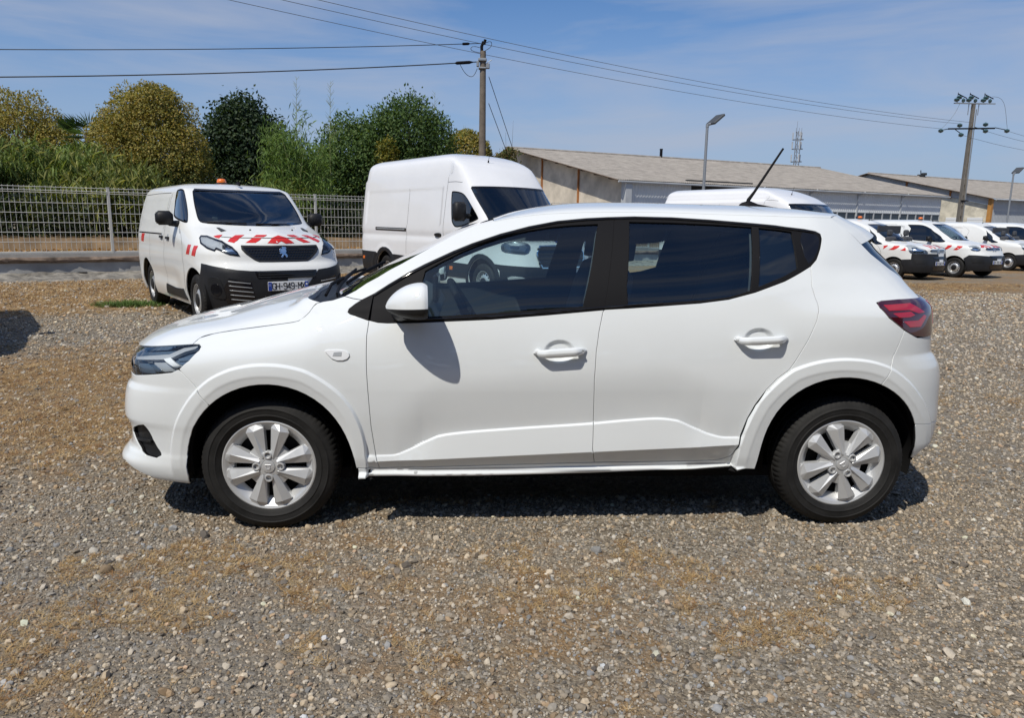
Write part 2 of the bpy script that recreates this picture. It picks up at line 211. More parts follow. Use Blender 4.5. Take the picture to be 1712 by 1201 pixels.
HBD={
 'fo':[(-1.7595,0.3502),(-1.7559,0.4219),(-1.7149,0.495),(-1.6742,0.5743),(-1.6285,0.6479),(-1.5509,0.7154),(-1.4488,0.7578),(-1.3555,0.7762),(-1.2786,0.7792),(-1.192,0.7722),(-1.1106,0.7522),(-1.0319,0.7066),(-0.9625,0.6487),(-0.9091,0.5733),(-0.879,0.4946),(-0.8626,0.406),(-0.8611,0.3608)],
 'ro':[(0.794,0.4295),(0.8215,0.5178),(0.8614,0.6162),(0.9229,0.693),(1.0047,0.7609),(1.115,0.7957),(1.2302,0.8106),(1.3181,0.8102),(1.4154,0.7981),(1.4975,0.7711),(1.5714,0.7212),(1.6549,0.6467),(1.7339,0.5585),(1.7666,0.5082)],
 'fa':[(-1.6725,0.2141),(-1.6529,0.2558),(-1.6478,0.2909),(-1.6582,0.3284),(-1.6721,0.3643),(-1.6662,0.4003),(-1.6548,0.4358),(-1.6347,0.4702),(-1.6093,0.5036),(-1.5888,0.5355),(-1.5661,0.5652),(-1.5401,0.5926),(-1.5113,0.6172),(-1.4799,0.6386),(-1.448,0.6566),(-1.4093,0.6706),(-1.367,0.6806),(-1.3235,0.686),(-1.2792,0.6869),(-1.2349,0.683),(-1.1912,0.6743),(-1.149,0.6609),(-1.1119,0.643),(-1.0772,0.621),(-1.0453,0.595),(-1.0167,0.5655),(-0.9919,0.5331),(-0.9707,0.4982),(-0.9532,0.4615),(-0.939,0.4235),(-0.9276,0.3844),(-0.9179,0.3454),(-0.9111,0.3018),(-0.9022,0.2611)],
 'ra':[(0.881,0.2888),(0.8884,0.3284),(0.8937,0.3675),(0.8989,0.4069),(0.906,0.4465),(0.9163,0.4859),(0.931,0.5242),(0.9503,0.5609),(0.9744,0.595),(1.0036,0.6259),(1.0371,0.6529),(1.0742,0.6755),(1.1136,0.6937),(1.1549,0.7073),(1.1974,0.7163),(1.2401,0.721),(1.2825,0.7215),(1.3242,0.718),(1.3644,0.711),(1.4034,0.7006),(1.4402,0.6873),(1.4751,0.6711),(1.5083,0.652),(1.5394,0.6304),(1.5684,0.606),(1.5941,0.5794),(1.6163,0.5505),(1.634,0.5199),(1.6487,0.4876),(1.6626,0.4539),(1.675,0.4193),(1.6853,0.3845),(1.6991,0.3518),(1.7261,0.3174)],
 'crease':[(-0.8418,0.362),(-0.7538,0.3649),(-0.6855,0.3873),(-0.6064,0.4252),(-0.5468,0.4504),(-0.459,0.4642),(-0.2121,0.4845),(0.1329,0.508),(0.2841,0.5223),(0.4244,0.5305),(0.5057,0.5217),(0.5898,0.4873),(0.6726,0.4549),(0.7335,0.444),(0.7948,0.444)],
 'crease2':[(-0.812,0.3368),(0.1316,0.3837),(0.7834,0.4106)],
 'fgap':[(-0.831,1.0651),(-0.8315,1.053),(-0.847,0.9567),(-0.8547,0.8938),(-0.855,0.8186),(-0.8544,0.75),(-0.852,0.6956),(-0.8414,0.494),(-0.8272,0.367),(-0.8137,0.2975)],
 'mgap':[(0.2492,1.409),(0.1692,1.0106),(0.163,0.9992),(0.1459,0.9196),(0.1338,0.8303),(0.1288,0.7071),(0.1339,0.5302),(0.1322,0.3913),(0.1479,0.3179)],
 'rgap':[(1.1236,1.1944),(1.1268,1.1208),(1.1328,1.0488),(1.1328,1.0169),(1.1176,0.9684),(1.0773,0.8858),(1.0263,0.8016),(0.9919,0.755),(0.9424,0.7173),(0.8953,0.6653),(0.8515,0.5953),(0.824,0.533),(0.7994,0.4423),(0.7914,0.3961),(0.7717,0.3426),(0.7145,0.32)],
 'dbot':[(-0.8137,0.2975),(-0.374,0.3079),(0.1479,0.3179),(0.7145,0.32)],
 'sbot':[(-0.9041,0.2601),(-0.3738,0.2581),(0.1468,0.2677),(0.8152,0.2939),(0.8829,0.2888)],
 'dlo_top':[(-0.9417,0.9877),(-0.9373,1.0007),(-0.9115,1.0215),(-0.8848,1.0384),(-0.831,1.0651),(-0.7647,1.1072),(-0.6868,1.1538),(-0.613,1.192),(-0.4889,1.2495),(-0.4045,1.284),(-0.2773,1.3273),(-0.1466,1.362),(-0.0153,1.3879),(0.1172,1.4018),(0.2142,1.4077),(0.3413,1.4129),(0.5148,1.4111),(0.6842,1.4024),(0.8817,1.388),(1.0462,1.3745),(1.1899,1.3655),(1.2755,1.3562),(1.3057,1.3453),(1.3003,1.3247)],
 'dlo_bot':[(1.2591,1.2826),(1.2042,1.2334),(1.1527,1.2047),(1.0746,1.1764),(0.937,1.1275),(0.834,1.0903),(0.7165,1.0589),(0.5914,1.0416),(0.4248,1.0284),(0.2996,1.0187),(0.171,1.0081),(-0.0769,0.9861),(-0.3228,0.9656),(-0.5653,0.9541),(-0.6868,0.9492),(-0.7678,0.9465),(-0.8079,0.9482),(-0.8511,0.9566),(-0.9078,0.9741),(-0.9319,0.9807)],
 'fglass':[(-0.6106,1.1631),(-0.5459,1.1992),(-0.4505,1.2474),(-0.3542,1.2872),(-0.2563,1.3192),(-0.1578,1.342),(-0.058,1.3586),(0.0417,1.369),(0.17,1.3765),(0.1566,1.3354),(0.1239,1.2),(0.0881,1.0634),(0.0772,1.0225),(-0.1676,1.0029),(-0.4014,0.9863),(-0.5873,0.9751),(-0.641,0.9721),(-0.6339,1.0721)],
 'rglass':[(0.3148,1.3881),(0.4997,1.387),(0.7121,1.3804),(0.8617,1.3717),(0.8162,1.0982),(0.7183,1.069),(0.6138,1.0551),(0.4556,1.0433),(0.2738,1.0329),(0.2719,1.1094)],
 'qglass':[(0.8924,1.3684),(1.0801,1.3528),(1.0636,1.1955),(0.9494,1.1529),(0.8511,1.1139)],
 'fixq':[(1.1258,1.3526),(1.2597,1.3416),(1.2781,1.3246),(1.2333,1.2747),(1.1703,1.2279),(1.1265,1.2098)],
 'tri':[(-0.9115,0.9884),(-0.8343,1.0433),(-0.7638,1.0888),(-0.686,1.1343),(-0.6292,1.1666),(-0.6359,0.9722),(-0.7668,0.9575),(-0.8399,0.9706)],
 'light_r':[(1.4635,1.0481),(1.5055,1.0553),(1.6284,1.0595),(1.8437,1.0587),(1.9113,1.0398),(1.8375,1.0127),(1.8178,0.9457),(1.8062,0.8852),(1.6911,0.8911),(1.5962,0.9287),(1.5049,0.9842),(1.4655,1.0283)],
 'lr1':[(1.4934,1.036),(1.6653,1.0408),(1.7449,1.0015),(1.6942,1.0),(1.6319,1.0155),(1.5069,1.0145)],
 'lr2':[(1.5305,1.0016),(1.6403,1.0056),(1.6633,0.9929),(1.6287,0.9857),(1.5617,0.985)],
 'lr3':[(1.5903,0.9662),(1.6895,0.9669),(1.7407,0.9895),(1.7578,0.9838),(1.7048,0.9409),(1.6273,0.9419)],
 'light_f':[(-2.0093,0.7708),(-1.9822,0.7395),(-1.9888,0.6951),(-1.8195,0.7159),(-1.737,0.7273),(-1.6962,0.7445),(-1.6519,0.7821),(-1.6304,0.8228),(-1.6379,0.8361),(-1.6614,0.8441),(-1.7027,0.8425),(-1.8884,0.8208),(-2.0682,0.7943)],
 'hoodsh':[(-1.6973,0.8434),(-1.7007,0.8677),(-1.6459,0.8863),(-1.6143,0.892),(-1.5148,0.9059),(-1.3529,0.9236),(-1.2,0.9401),(-1.1616,0.9471),(-1.136,0.963),(-1.1168,0.9813),(-1.0995,1.0075),(-1.0842,1.0203),(-1.0554,1.0279)],
 'cowl_edge':[(-1.0554,1.0279),(-1.0152,1.0346),(-0.9643,1.0516)],
 'wsh':[(-0.9643,1.0516),(-0.9178,1.0757),(-0.8713,1.1072),(-0.8197,1.1353),(-0.7677,1.1674),(-0.7128,1.1963),(-0.656,1.2293),(-0.5737,1.2753),(-0.49,1.3219),(-0.4049,1.3613),(-0.3443,1.3849)],
 'aseam':[(-0.9643,1.0516),(-0.9249,1.0433),(-0.8848,1.0384)],
 'tgate':[(1.4992,1.425),(1.5947,1.3456),(1.6757,1.2568),(1.792,1.1865),(1.9113,1.1403)],
 'qrear':[(1.9113,1.1192),(1.9113,1.0821),(1.853,1.0594)],
 'rseam':[(1.5947,0.9247),(1.547,0.8294),(1.4394,0.691)],
 'fseam':[(-1.6951,0.7435),(-1.5392,0.6079)],
 'bseam':[(1.6514,0.4906),(1.8789,0.4738)],
 'handle_f':[(-0.1399,0.8215),(-0.1366,0.8317),(-0.1253,0.8394),(-0.0763,0.8485),(0.0309,0.8556),(0.084,0.8531),(0.0909,0.8429),(0.0894,0.8327),(0.0843,0.8239),(0.0316,0.8162),(-0.0666,0.8098),(-0.1261,0.8115)],
 'handle_r':[(0.7379,0.8878),(0.7456,0.8995),(0.8015,0.9051),(0.9295,0.9117),(0.9637,0.9112),(0.9753,0.9004),(0.9731,0.8847),(0.9573,0.878),(0.818,0.8691),(0.7516,0.8697)],
 'bowl':[(-0.0233,0.8296),(0.8572,0.8864)],
 'repeater':[(-1.0274,0.8316),(-0.951,0.8343),(-0.9221,0.8147),(-0.9417,0.7919),(-0.9907,0.7918),(-1.0232,0.824)],
 'fog':[(-2.0563,0.4319),(-1.8916,0.4843),(-1.8795,0.4657),(-1.8515,0.3974),(-1.789,0.3293),(-1.9088,0.3416),(-1.9907,0.3885)],
 'fogrec':[(-1.9617,0.4883),(-1.8916,0.4843),(-2.064,0.4315)],
 'lip':[(-1.7365,0.2926),(-1.797,0.3012),(-1.9012,0.3336)],
 'frontbot':[(-1.6747,0.2134),(-1.8306,0.2229),(-1.9211,0.2551),(-2.0098,0.2893)],
 'rearbot':[(1.7439,0.3135),(1.7577,0.3522),(1.8681,0.3998)],
 'bcrease':[(-2.1504,1.098)],
 'plug':[(-0.6531,0.2785),(0.6484,0.298)],
 'drl':[(-2.019,0.7695),(-1.9028,0.7879),(-1.7777,0.8036),(-1.7324,0.831),(-1.6693,0.8414),(-1.6685,0.8333),(-1.7069,0.8204),(-1.7518,0.7941),(-1.7844,0.7836),(-1.8866,0.7756),(-1.9991,0.7644)],
 'drl2':[(-1.7924,0.7831),(-1.7604,0.7896),(-1.6882,0.7539),(-1.7145,0.7467)],
 'hlblue':[(-1.7325,0.7952),(-1.6691,0.8084),(-1.6479,0.8059),(-1.6563,0.7903),(-1.7215,0.7856)],
 'hlchr':[(-1.9106,0.772),(-1.8781,0.7753),(-1.8044,0.7262),(-1.8518,0.7177),(-1.8697,0.7513)],
 'hlmid':[(-1.8666,0.7735),(-1.7935,0.779),(-1.7226,0.742),(-1.7358,0.7316),(-1.7965,0.7249)],
}
VD={
 'expert':{
  'ws':[(0.6124,1.8111),(0.5955,1.575),(0.5533,1.4074),(0.5159,1.3329),(0.428,1.3142)],
  'sw':[(1.9137,1.4683),(2.0151,1.6207),(2.0996,1.7654),(2.0151,1.7959),(1.2715,1.8035),(1.0011,1.7578),(0.849,1.6207),(0.7899,1.4759),(0.7899,1.3617),(0.8406,1.3083),(1.1786,1.3388),(1.8123,1.3921)],
  'hl':[(0.5706,1.1296),(0.5479,1.1603),(0.4245,1.1591),(0.1371,1.0997),(-0.0231,1.0322),(-0.0933,0.9729),(-0.1187,0.9213),(-0.0022,0.9381),(0.0867,0.975),(0.1719,1.0033),(0.1872,0.9793),(0.3198,1.0074),(0.5026,1.0646)],
  'hl_in':[(0.4495,1.1167),(0.3069,1.1162),(0.1589,1.0773),(0.1461,1.0186),(0.2653,1.031),(0.384,1.0506)],
  'hl_in2':[(0.1157,1.0632),(0.008,1.035),(-0.0615,0.9759),(0.026,0.9756),(0.0942,1.012)],
  'grille':[(-0.127,1.0462),(-0.505,1.0438),(-0.1411,1.0033),(-0.1886,0.9549),(-0.2927,0.8708),(-0.3367,0.8477),(-0.502,0.8447)],
  'bt':[(0.4519,0.8208),(0.337,0.8105),(0.1176,0.7774),(-0.0531,0.7519),(-0.2127,0.7396)],
  'slot':[(-0.2495,0.7373),(-0.4399,0.7293),(-0.2676,0.6442),(-0.4306,0.6367)],
  'plate':[(-0.4012,0.6128),(-0.3937,0.4949)],
  'fog':[(0.3543,0.6585),(0.2615,0.6706),(0.1795,0.6554),(0.1441,0.5983),(0.1222,0.5064),(0.0973,0.4133),(0.152,0.396),(0.3245,0.4267),(0.3574,0.5109)],
  'foglamp':[(0.2258,0.5104)],
  's1':[(0.3091,1.1563),(0.2505,1.1691),(0.1713,1.1761),(0.2045,1.1356),(0.258,1.1407)],
  's2a':[(-0.028,1.1724),(-0.1562,1.1766),(-0.099,1.1465),(0.0275,1.1408)],
  's2b':[(0.0387,1.1363),(-0.0938,1.142),(-0.0299,1.0825),(0.0589,1.0993)],
  's3a':[(-0.339,1.179),(-0.4902,1.1802),(-0.4293,1.1557),(-0.288,1.1547)],
  's3b':[(-0.2671,1.1403),(-0.3976,1.1431),(-0.3058,1.0849),(-0.1772,1.0845)],
  's4a':[(-0.6466,1.1788),(-0.6466,1.1538),(-0.5886,1.1537)],
  's4b':[(-0.5581,1.1391),(-0.6466,1.1402),(-0.6466,1.1098),(-0.592,1.0782),(-0.4616,1.0803)],
  'd1':[(0.8828,1.0417),(0.7645,1.0417),(0.8406,0.9198),(0.9758,0.9198)],
  'd2':[(0.6547,1.0341),(0.5448,1.0341),(0.6209,0.9046),(0.7392,0.9122)],
  'd3':[(3.8657,1.1331),(3.646,1.1331),(3.7558,1.0036),(3.9333,1.0113)],
  'h1':[(2.4292,1.1103)],
  'h2':[(2.032,1.1027)],
  'rail':[(3.891,1.1712),(3.2573,1.1484),(3.2488,1.1331),(3.8826,1.156)],
  'mould':[(2.2855,0.4095),(1.6349,0.4018),(1.4067,0.3714),(1.3476,0.3028),(1.4321,0.3028),(2.4714,0.3028)],
  'mirror':[(1.6264,1.3617)],
  'wiper':[(0.4355,1.3026),(0.0089,1.2988)],
  'doorline':[(2.3531,1.2703),(2.3531,1.0189),(2.3531,0.7675)],
 },
 'transit':{
  'ws':[(0.5324,2.0431),(0.4897,1.9156),(0.3938,1.6703),(0.3299,1.4937)],
  'sw':[(2.0563,1.9548),(1.8964,1.9745),(1.1611,1.945),(0.8947,1.8665),(0.7135,1.6703),(0.5963,1.4937),(0.6283,1.4446),(1.7259,1.2778),(1.9284,1.3759),(1.9817,1.474)],
  'hl':[(0.4791,1.0129),(0.3725,1.0718),(0.1594,1.0914),(-0.0099,1.0632),(-0.0569,1.0009),(0.0218,0.8839),(0.202,0.8951),(0.4684,0.9246)],
  'grl':[(-0.203,1.0227),(-0.1284,0.8951),(-0.139,0.8068),(-0.171,0.7283),(-0.2136,0.64)],
  'ct_r':[(5.8608,0.7578),(4.9336,0.7382)],
  'ct_m':[(4.2623,0.7087),(3.7294,0.6989),(1.8964,0.6597),(1.3956,0.6498)],
  'ct_f':[(0.6922,0.6989),(0.511,0.6891),(0.2126,0.6793),(0.0394,0.6692),(-0.203,0.6597)],
  'rail':[(5.1361,1.2778),(3.772,1.268),(3.772,1.2091),(5.1361,1.2189)],
  'dh':[(2.6211,1.1797),(2.4932,1.1993),(2.3973,1.1797),(2.408,1.1306),(2.5572,1.1208),(2.6211,1.1503)],
  'mk1':[(5.7116,0.6204)],
  'mk2':[(2.003,0.5321)],
  'fog':[(0.3725,0.5125),(0.0354,0.4934),(0.0635,0.4045),(0.3299,0.3947)],
  'doorA':[(2.344,2.2786),(2.2801,2.0824),(2.2801,1.6114),(2.3121,1.1601)],
  'arch_r':[(4.7098,0.3162)],
  'arch_f':[(1.0013,0.3751)],
 },
 'b4':{
  'ws':[(0.4192,1.6495),(0.4528,1.5566),(0.478,1.4208),(0.3605,1.235),(0.1591,1.1492)],
  'sw':[(1.0907,1.6352),(1.1914,1.4637),(0.7046,1.2993),(1.0655,1.0492),(1.3341,1.0206),(1.5439,1.0277)],
  'e1':[(1.1914,0.992),(1.0067,1.0134),(1.1242,0.9562),(1.2417,0.8919)],
  'e2':[(0.8221,0.9991),(0.6291,1.0063),(0.8976,0.8776),(1.0655,0.8776)],
  'e3':[(0.52,0.9634),(0.5367,0.8633),(0.6962,0.8705)],
  'hl':[(0.4444,1.0134),(0.1675,1.0277),(0.1255,0.9562),(-0.0843,0.8776),(-0.1431,0.799),(0.1507,0.7918),(0.3773,0.7918),(0.4528,0.8848)],
  'bt':[(0.6794,0.5989),(0.3857,0.6203),(0.3521,0.7776),(-0.2018,0.7847)],
 },
 'b5':{
  'ws':[(0.1197,1.7067),(0.2797,1.5066),(0.1702,1.3636),(0.0608,1.2421),(0.0018,1.185)],
  'sw':[(2.4945,1.6495),(2.3766,1.671),(1.2145,1.6424),(1.0545,1.5066),(0.5324,1.335),(0.5071,1.1421),(0.9787,1.0849),(1.3661,1.092),(1.8377,1.1135),(2.5535,1.1492)],
  'swsplit':[(1.1219,1.4994),(1.2903,1.2207)],
  'e1':[(0.9618,1.0063),(0.7934,1.0134),(1.0461,0.8776),(1.1808,0.8705)],
  'e2':[(0.625,0.9991),(0.465,0.992),(0.7092,0.8633),(0.8355,0.8705)],
  'hl':[(0.2797,0.9991),(0.0523,1.0134),(-0.0403,0.9634),(-0.015,0.8848),(0.0692,0.8419),(0.2208,0.8562),(0.2881,0.8991)],
  'bt':[(0.5492,0.6132),(0.3724,0.7204),(0.1871,0.7204),(-0.2424,0.6918)],
  'e3':[(-0.234,1.0277),(-0.4108,1.0349),(-0.1835,0.9634),(-0.0656,0.9634)],
 },
}
# ------------------------------------------------------------ materials
MATS={}
def pbr(name,col,rough=.5,metal=0,coat=0,spec=.5,coat_rough=.03,var=0,vscale=6,bump=0,bscale=200,emit=None,alpha=None,dirt=None):
    m=bpy.data.materials.new(name); m.use_nodes=True; t=m.node_tree; b=t.nodes['Principled BSDF']
    b.inputs['Base Color'].default_value=(*col,1); b.inputs['Roughness'].default_value=rough; b.inputs['Metallic'].default_value=metal
    b.inputs['Coat Weight'].default_value=coat; b.inputs['Coat Roughness'].default_value=coat_rough; b.inputs['Specular IOR Level'].default_value=spec
    if coat>=1: b.inputs['Coat IOR'].default_value=1.7
    co=None
    if var or bump or dirt:
        co=nn(t,'ShaderNodeTexCoord')
    if var:
        n=nn(t,'ShaderNodeTexNoise'); n.inputs['Scale'].default_value=vscale; n.inputs['Detail'].default_value=6; n.inputs['Roughness'].default_value=.6
        t.links.new(co.outputs['Object'],n.inputs['Vector'])
        r=nn(t,'ShaderNodeMapRange'); r.inputs['From Min'].default_value=.3; r.inputs['From Max'].default_value=.7; r.inputs['To Min'].default_value=1-var; r.inputs['To Max'].default_value=1+var
        t.links.new(n.outputs['Fac'],r.inputs['Value'])
        v=nn(t,'ShaderNodeVectorMath',operation='SCALE'); v.inputs[0].default_value=col; t.links.new(r.outputs[0],v.inputs['Scale'])
        t.links.new(v.outputs[0],b.inputs['Base Color'])
        rr=nn(t,'ShaderNodeMapRange'); rr.inputs['To Min'].default_value=max(rough-.08,0.02); rr.inputs['To Max'].default_value=min(rough+.1,1)
        t.links.new(n.outputs['Fac'],rr.inputs['Value']); t.links.new(rr.outputs[0],b.inputs['Roughness'])
    if bump:
        n2=nn(t,'ShaderNodeTexNoise'); n2.inputs['Scale'].default_value=bscale; n2.inputs['Detail'].default_value=3
        t.links.new(co.outputs['Object'],n2.inputs['Vector'])
        bp=nn(t,'ShaderNodeBump'); bp.inputs['Strength'].default_value=bump; bp.inputs['Distance'].default_value=.004
        t.links.new(n2.outputs['Fac'],bp.inputs['Height']); t.links.new(bp.outputs[0],b.inputs['Normal'])
    if emit: b.inputs['Emission Color'].default_value=(*emit[:3],1); b.inputs['Emission Strength'].default_value=emit[3]
    MATS[name]=m; return m
def glass(name,tint,refl=1.0,rough=0.0,ior=1.52):
    m=bpy.data.materials.new(name); m.use_nodes=True; t=m.node_tree; t.nodes.clear()
    o=nn(t,'ShaderNodeOutputMaterial'); mx=nn(t,'ShaderNodeMixShader'); tr=nn(t,'ShaderNodeBsdfTransparent'); gl=nn(t,'ShaderNodeBsdfGlossy'); fr=nn(t,'ShaderNodeFresnel')
    geo=nn(t,'ShaderNodeNewGeometry')
    tr.inputs[0].default_value=(*tint,1); gl.inputs['Roughness'].default_value=rough; gl.inputs['Color'].default_value=(1,1,1,1)
    mu=nn(t,'ShaderNodeMath',operation='MULTIPLY'); mu.inputs[1].default_value=refl; mu.use_clamp=True
    fr.inputs['IOR'].default_value=ior
    # same Fresnel from either side of the thin sheet
    t.links.new(fr.outputs[0],mu.inputs[0]); t.links.new(mu.outputs[0],mx.inputs[0]); t.links.new(tr.outputs[0],mx.inputs[1]); t.links.new(gl.outputs[0],mx.inputs[2]); t.links.new(mx.outputs[0],o.inputs[0])
    inv=nn(t,'ShaderNodeMapRange'); inv.inputs['To Min'].default_value=ior; inv.inputs['To Max'].default_value=1.0/ior
    t.links.new(geo.outputs['Backfacing'],inv.inputs['Value'])
    fr.inputs['IOR'].default_value=ior
    MATS[name]=m; return m
pbr('white_paint',(.715,.745,.76),.5,coat=1.0,coat_rough=.012,spec=.08,var=.012,vscale=3)
pbr('van_white',(.72,.73,.72),.5,spec=.1,coat=.8,coat_rough=.05,var=.02,vscale=2)
pbr('van_white_plain',(.73,.74,.76),.5,spec=.1,coat=.8,coat_rough=.05,var=.02,vscale=2)
pbr('black_trim',(.009,.009,.0105),.6,spec=.10,bump=.15,bscale=600)
pbr('gloss_black',(.009,.009,.011),.10,coat=.3,spec=.35)
pbr('black_plastic',(.014,.0145,.016),.5,spec=.3,bump=.25,bscale=500,var=.12,vscale=8)
pbr('bumper_plastic',(.017,.018,.021),.5,bump=.2,bscale=300,var=.15,vscale=5,spec=.3)
pbr('dark_inside',(.012,.012,.013),.9,spec=.1)
pbr('cabin_trim',(.04,.043,.05),.7)
pbr('seat_fabric',(.055,.058,.066),.9,bump=.4,bscale=400)
pbr('headliner',(.30,.30,.29),.95)
pbr('tyre_rubber',(.0135,.0132,.013),.7,bump=.3,bscale=220,var=.55,vscale=9,spec=.3)
pbr('wheel_silver',(.56,.57,.58),.36,metal=.4,coat=.25,var=.03,vscale=20)
pbr('wheel_emblem',(.62,.63,.65),.4,metal=.4)
pbr('chrome',(.75,.76,.78),.10,metal=1)
pbr('lamp_grey',(.45,.47,.50),.25,metal=.2)
pbr('lamp_white',(.75,.77,.80),.15)
pbr('lamp_blue',(.12,.17,.24),.14,metal=.3)
pbr('red_lens',(.32,.008,.02),.10,coat=1,emit=(.6,.01,.02,.10))
pbr('dark_red_lens',(.05,.006,.012),.08,coat=1)
pbr('orange_lens',(.75,.17,.02),.25,coat=.6)
pbr('red_tape',(.58,.025,.02),.35,coat=.2)
pbr('plate_white',(.72,.74,.76),.4)
pbr('plate_blue',(.02,.06,.35),.4)
pbr('plate_black',(.01,.01,.012),.5)
pbr('paper',(.8,.8,.78),.8)
pbr('steel_wheel',(.55,.56,.57),.35,metal=.6,var=.05)
glass('car_glass',(.82,.96,.97),1.7)
glass('dark_glass',(.25,.31,.35),2.2)
glass('van_glass',(.70,.84,.84),1.9)
glass('lens_glass',(.90,.93,.95),1.3)
# ------------------------------------------------------------ mesh helpers
def tag(o,label=None,cat=None,group=None,kind=None):
    if label: o['label']=label
    if cat: o['category']=cat
    if group: o['group']=group
    if kind: o['kind']=kind
    return o
def empty(name,loc=(0,0,0),rz=0,**k):
    o=bpy.data.objects.new(name,None); COL.objects.link(o); o.location=loc; o.rotation_euler=(0,0,rz); o.empty_display_size=.3
    return tag(o,**k)
class MB:
    """collects verts / faces, becomes ONE mesh object"""
    def __init__(s): s.v=[];s.f=[];s.n=[];s.mi=[];s.hasn=False
    def add(s,V,F,N=None,mi=0):
        k=len(s.v); s.v.extend([tuple(map(float,p)) for p in V]); s.f.extend([tuple(int(i)+k for i in f) for f in F]); s.mi.extend([mi]*len(F))
        if N is not None: s.hasn=True; s.n.extend([tuple(map(float,p)) for p in N])
        else: s.n.extend([(0,0,0)]*len(V))
        return s
    def box(s,c,d,R=None,mi=0,bev=0):
        hx,hy,hz=[q/2 for q in d]
        V=np.array([(x,y,z) for x in(-hx,hx) for y in(-hy,hy) for z in(-hz,hz)])
        F=[(0,1,3,2),(4,6,7,5),(0,4,5,1),(2,3,7,6),(0,2,6,4),(1,5,7,3)]
        if bev:
            b=min(bev,hx*.9,hy*.9,hz*.9); V=[];idx={}
            for sx in(-1,1):
                for sy in(-1,1):
                    for sz in(-1,1):
                        for ax in range(3):
                            p=[sx*(hx-b),sy*(hy-b),sz*(hz-b)]; p[ax]=(sx*hx,sy*hy,sz*hz)[ax]; idx[(sx,sy,sz,ax)]=len(V); V.append(p)
            F=[]
            for ax in range(3):
                o=[a for a in range(3) if a!=ax]
                for sg in(-1,1):
                    q=[]
                    for a,b_ in((-1,-1),(1,-1),(1,1),(-1,1)):
                        k=[0,0,0];k[ax]=sg;k[o[0]]=a;k[o[1]]=b_; q.append(idx[(*k,ax)])
                    F.append(q)
            for ax in range(3):
                o=[a for a in range(3) if a!=ax]
                for a in(-1,1):
                    for b_ in(-1,1):
                        k0=[0,0,0];k0[ax]=-1;k0[o[0]]=a;k0[o[1]]=b_;k1=list(k0);k1[ax]=1
                        F.append((idx[(*k0,o[0])],idx[(*k1,o[0])],idx[(*k1,o[1])],idx[(*k0,o[1])]))
            for sx in(-1,1):
                for sy in(-1,1):
                    for sz in(-1,1): F.append(tuple(idx[(sx,sy,sz,a)] for a in range(3)))
            V=np.array(V)
            # orient outward
            G=[]
            for f in F:
                P=V[list(f)]; n=np.cross(P[1]-P[0],P[2]-P[0]); G.append(f if n@P.mean(0)>0 else f[::-1])
            F=G
        if R is not None: V=V@np.array(R).T
        return s.add(V+np.array(c),F,mi=mi)
    def tube(s,pts,r,n=8,cap=True,mi=0):
        pts=[np.array(p,float) for p in pts]; rr=r if hasattr(r,'__len__') else [r]*len(pts); rings=[]
        ref=np.array((0,0,1.)) if abs((pts[-1]-pts[0])[2])<.9*np.linalg.norm(pts[-1]-pts[0]) else np.array((1.,0,0))
        for i,p in enumerate(pts):
            d=pts[min(i+1,len(pts)-1)]-pts[max(i-1,0)]; d=d/(np.linalg.norm(d)+1e-12)
            a=np.cross(d,ref); a/=np.linalg.norm(a)+1e-12; b=np.cross(d,a)
            rings.append([p+rr[i]*(a*math.cos(2*math.pi*k/n)+b*math.sin(2*math.pi*k/n)) for k in range(n)])
        V=[q for R_ in rings for q in R_]; F=[]
        for i in range(len(pts)-1):
            for k in range(n): F.append((i*n+k,(i+1)*n+k,(i+1)*n+(k+1)%n,i*n+(k+1)%n))
        if cap: F.append(tuple(range(n))); F.append(tuple((len(pts)-1)*n+k for k in range(n-1,-1,-1)))
        return s.add(V,F,mi=mi)
    def lathe(s,prof,n=48,axis='y',c=(0,0,0),mi=0,a0=0,a1=2*math.pi,close=True,flip=False):
        """prof: (radius, along) pairs"""
        V=[];F=[];m=len(prof);full=abs(a1-a0-2*math.pi)<1e-6;nn_=n if full else n+1
        for k in range(nn_):
            a=a0+(a1-a0)*k/n
            for r,h in prof:
                p=(r*math.cos(a),h,r*math.sin(a)) if axis=='y' else ((r*math.cos(a),r*math.sin(a),h) if axis=='z' else (h,r*math.cos(a),r*math.sin(a)))
                V.append((p[0]+c[0],p[1]+c[1],p[2]+c[2]))
        for k in range(n):
            k2=(k+1)%nn_
            for j in range(m-1):
                f=(k*m+j,k*m+j+1,k2*m+j+1,k2*m+j); F.append(f[::-1] if flip else f)
        return s.add(V,F,mi=mi)
    def grid(s,G,N=None,mi=0,flip=False,wrap=False):
        G=np.asarray(G,float);n,m=G.shape[:2];F=[]
        for i in range(n-1 if not wrap else n):
            for j in range(m-1):
                f=(i*m+j,((i+1)%n)*m+j,((i+1)%n)*m+j+1,i*m+j+1); F.append(f[::-1] if flip else f)
        return s.add(G.reshape(-1,3),F,None if N is None else np.asarray(N).reshape(-1,3),mi=mi)
    def prism(s,poly,fn,d0,d1,mi=0):
        """2-D polygon to a closed slab; fn(p,d)->xyz"""
        n=len(poly);V=[fn(p,d0) for p in poly]+[fn(p,d1) for p in poly]
        F=[tuple(range(n-1,-1,-1)),tuple(range(n,2*n))]+[(i,(i+1)%n,n+(i+1)%n,n+i) for i in range(n)]
        return s.add(V,F,mi=mi)
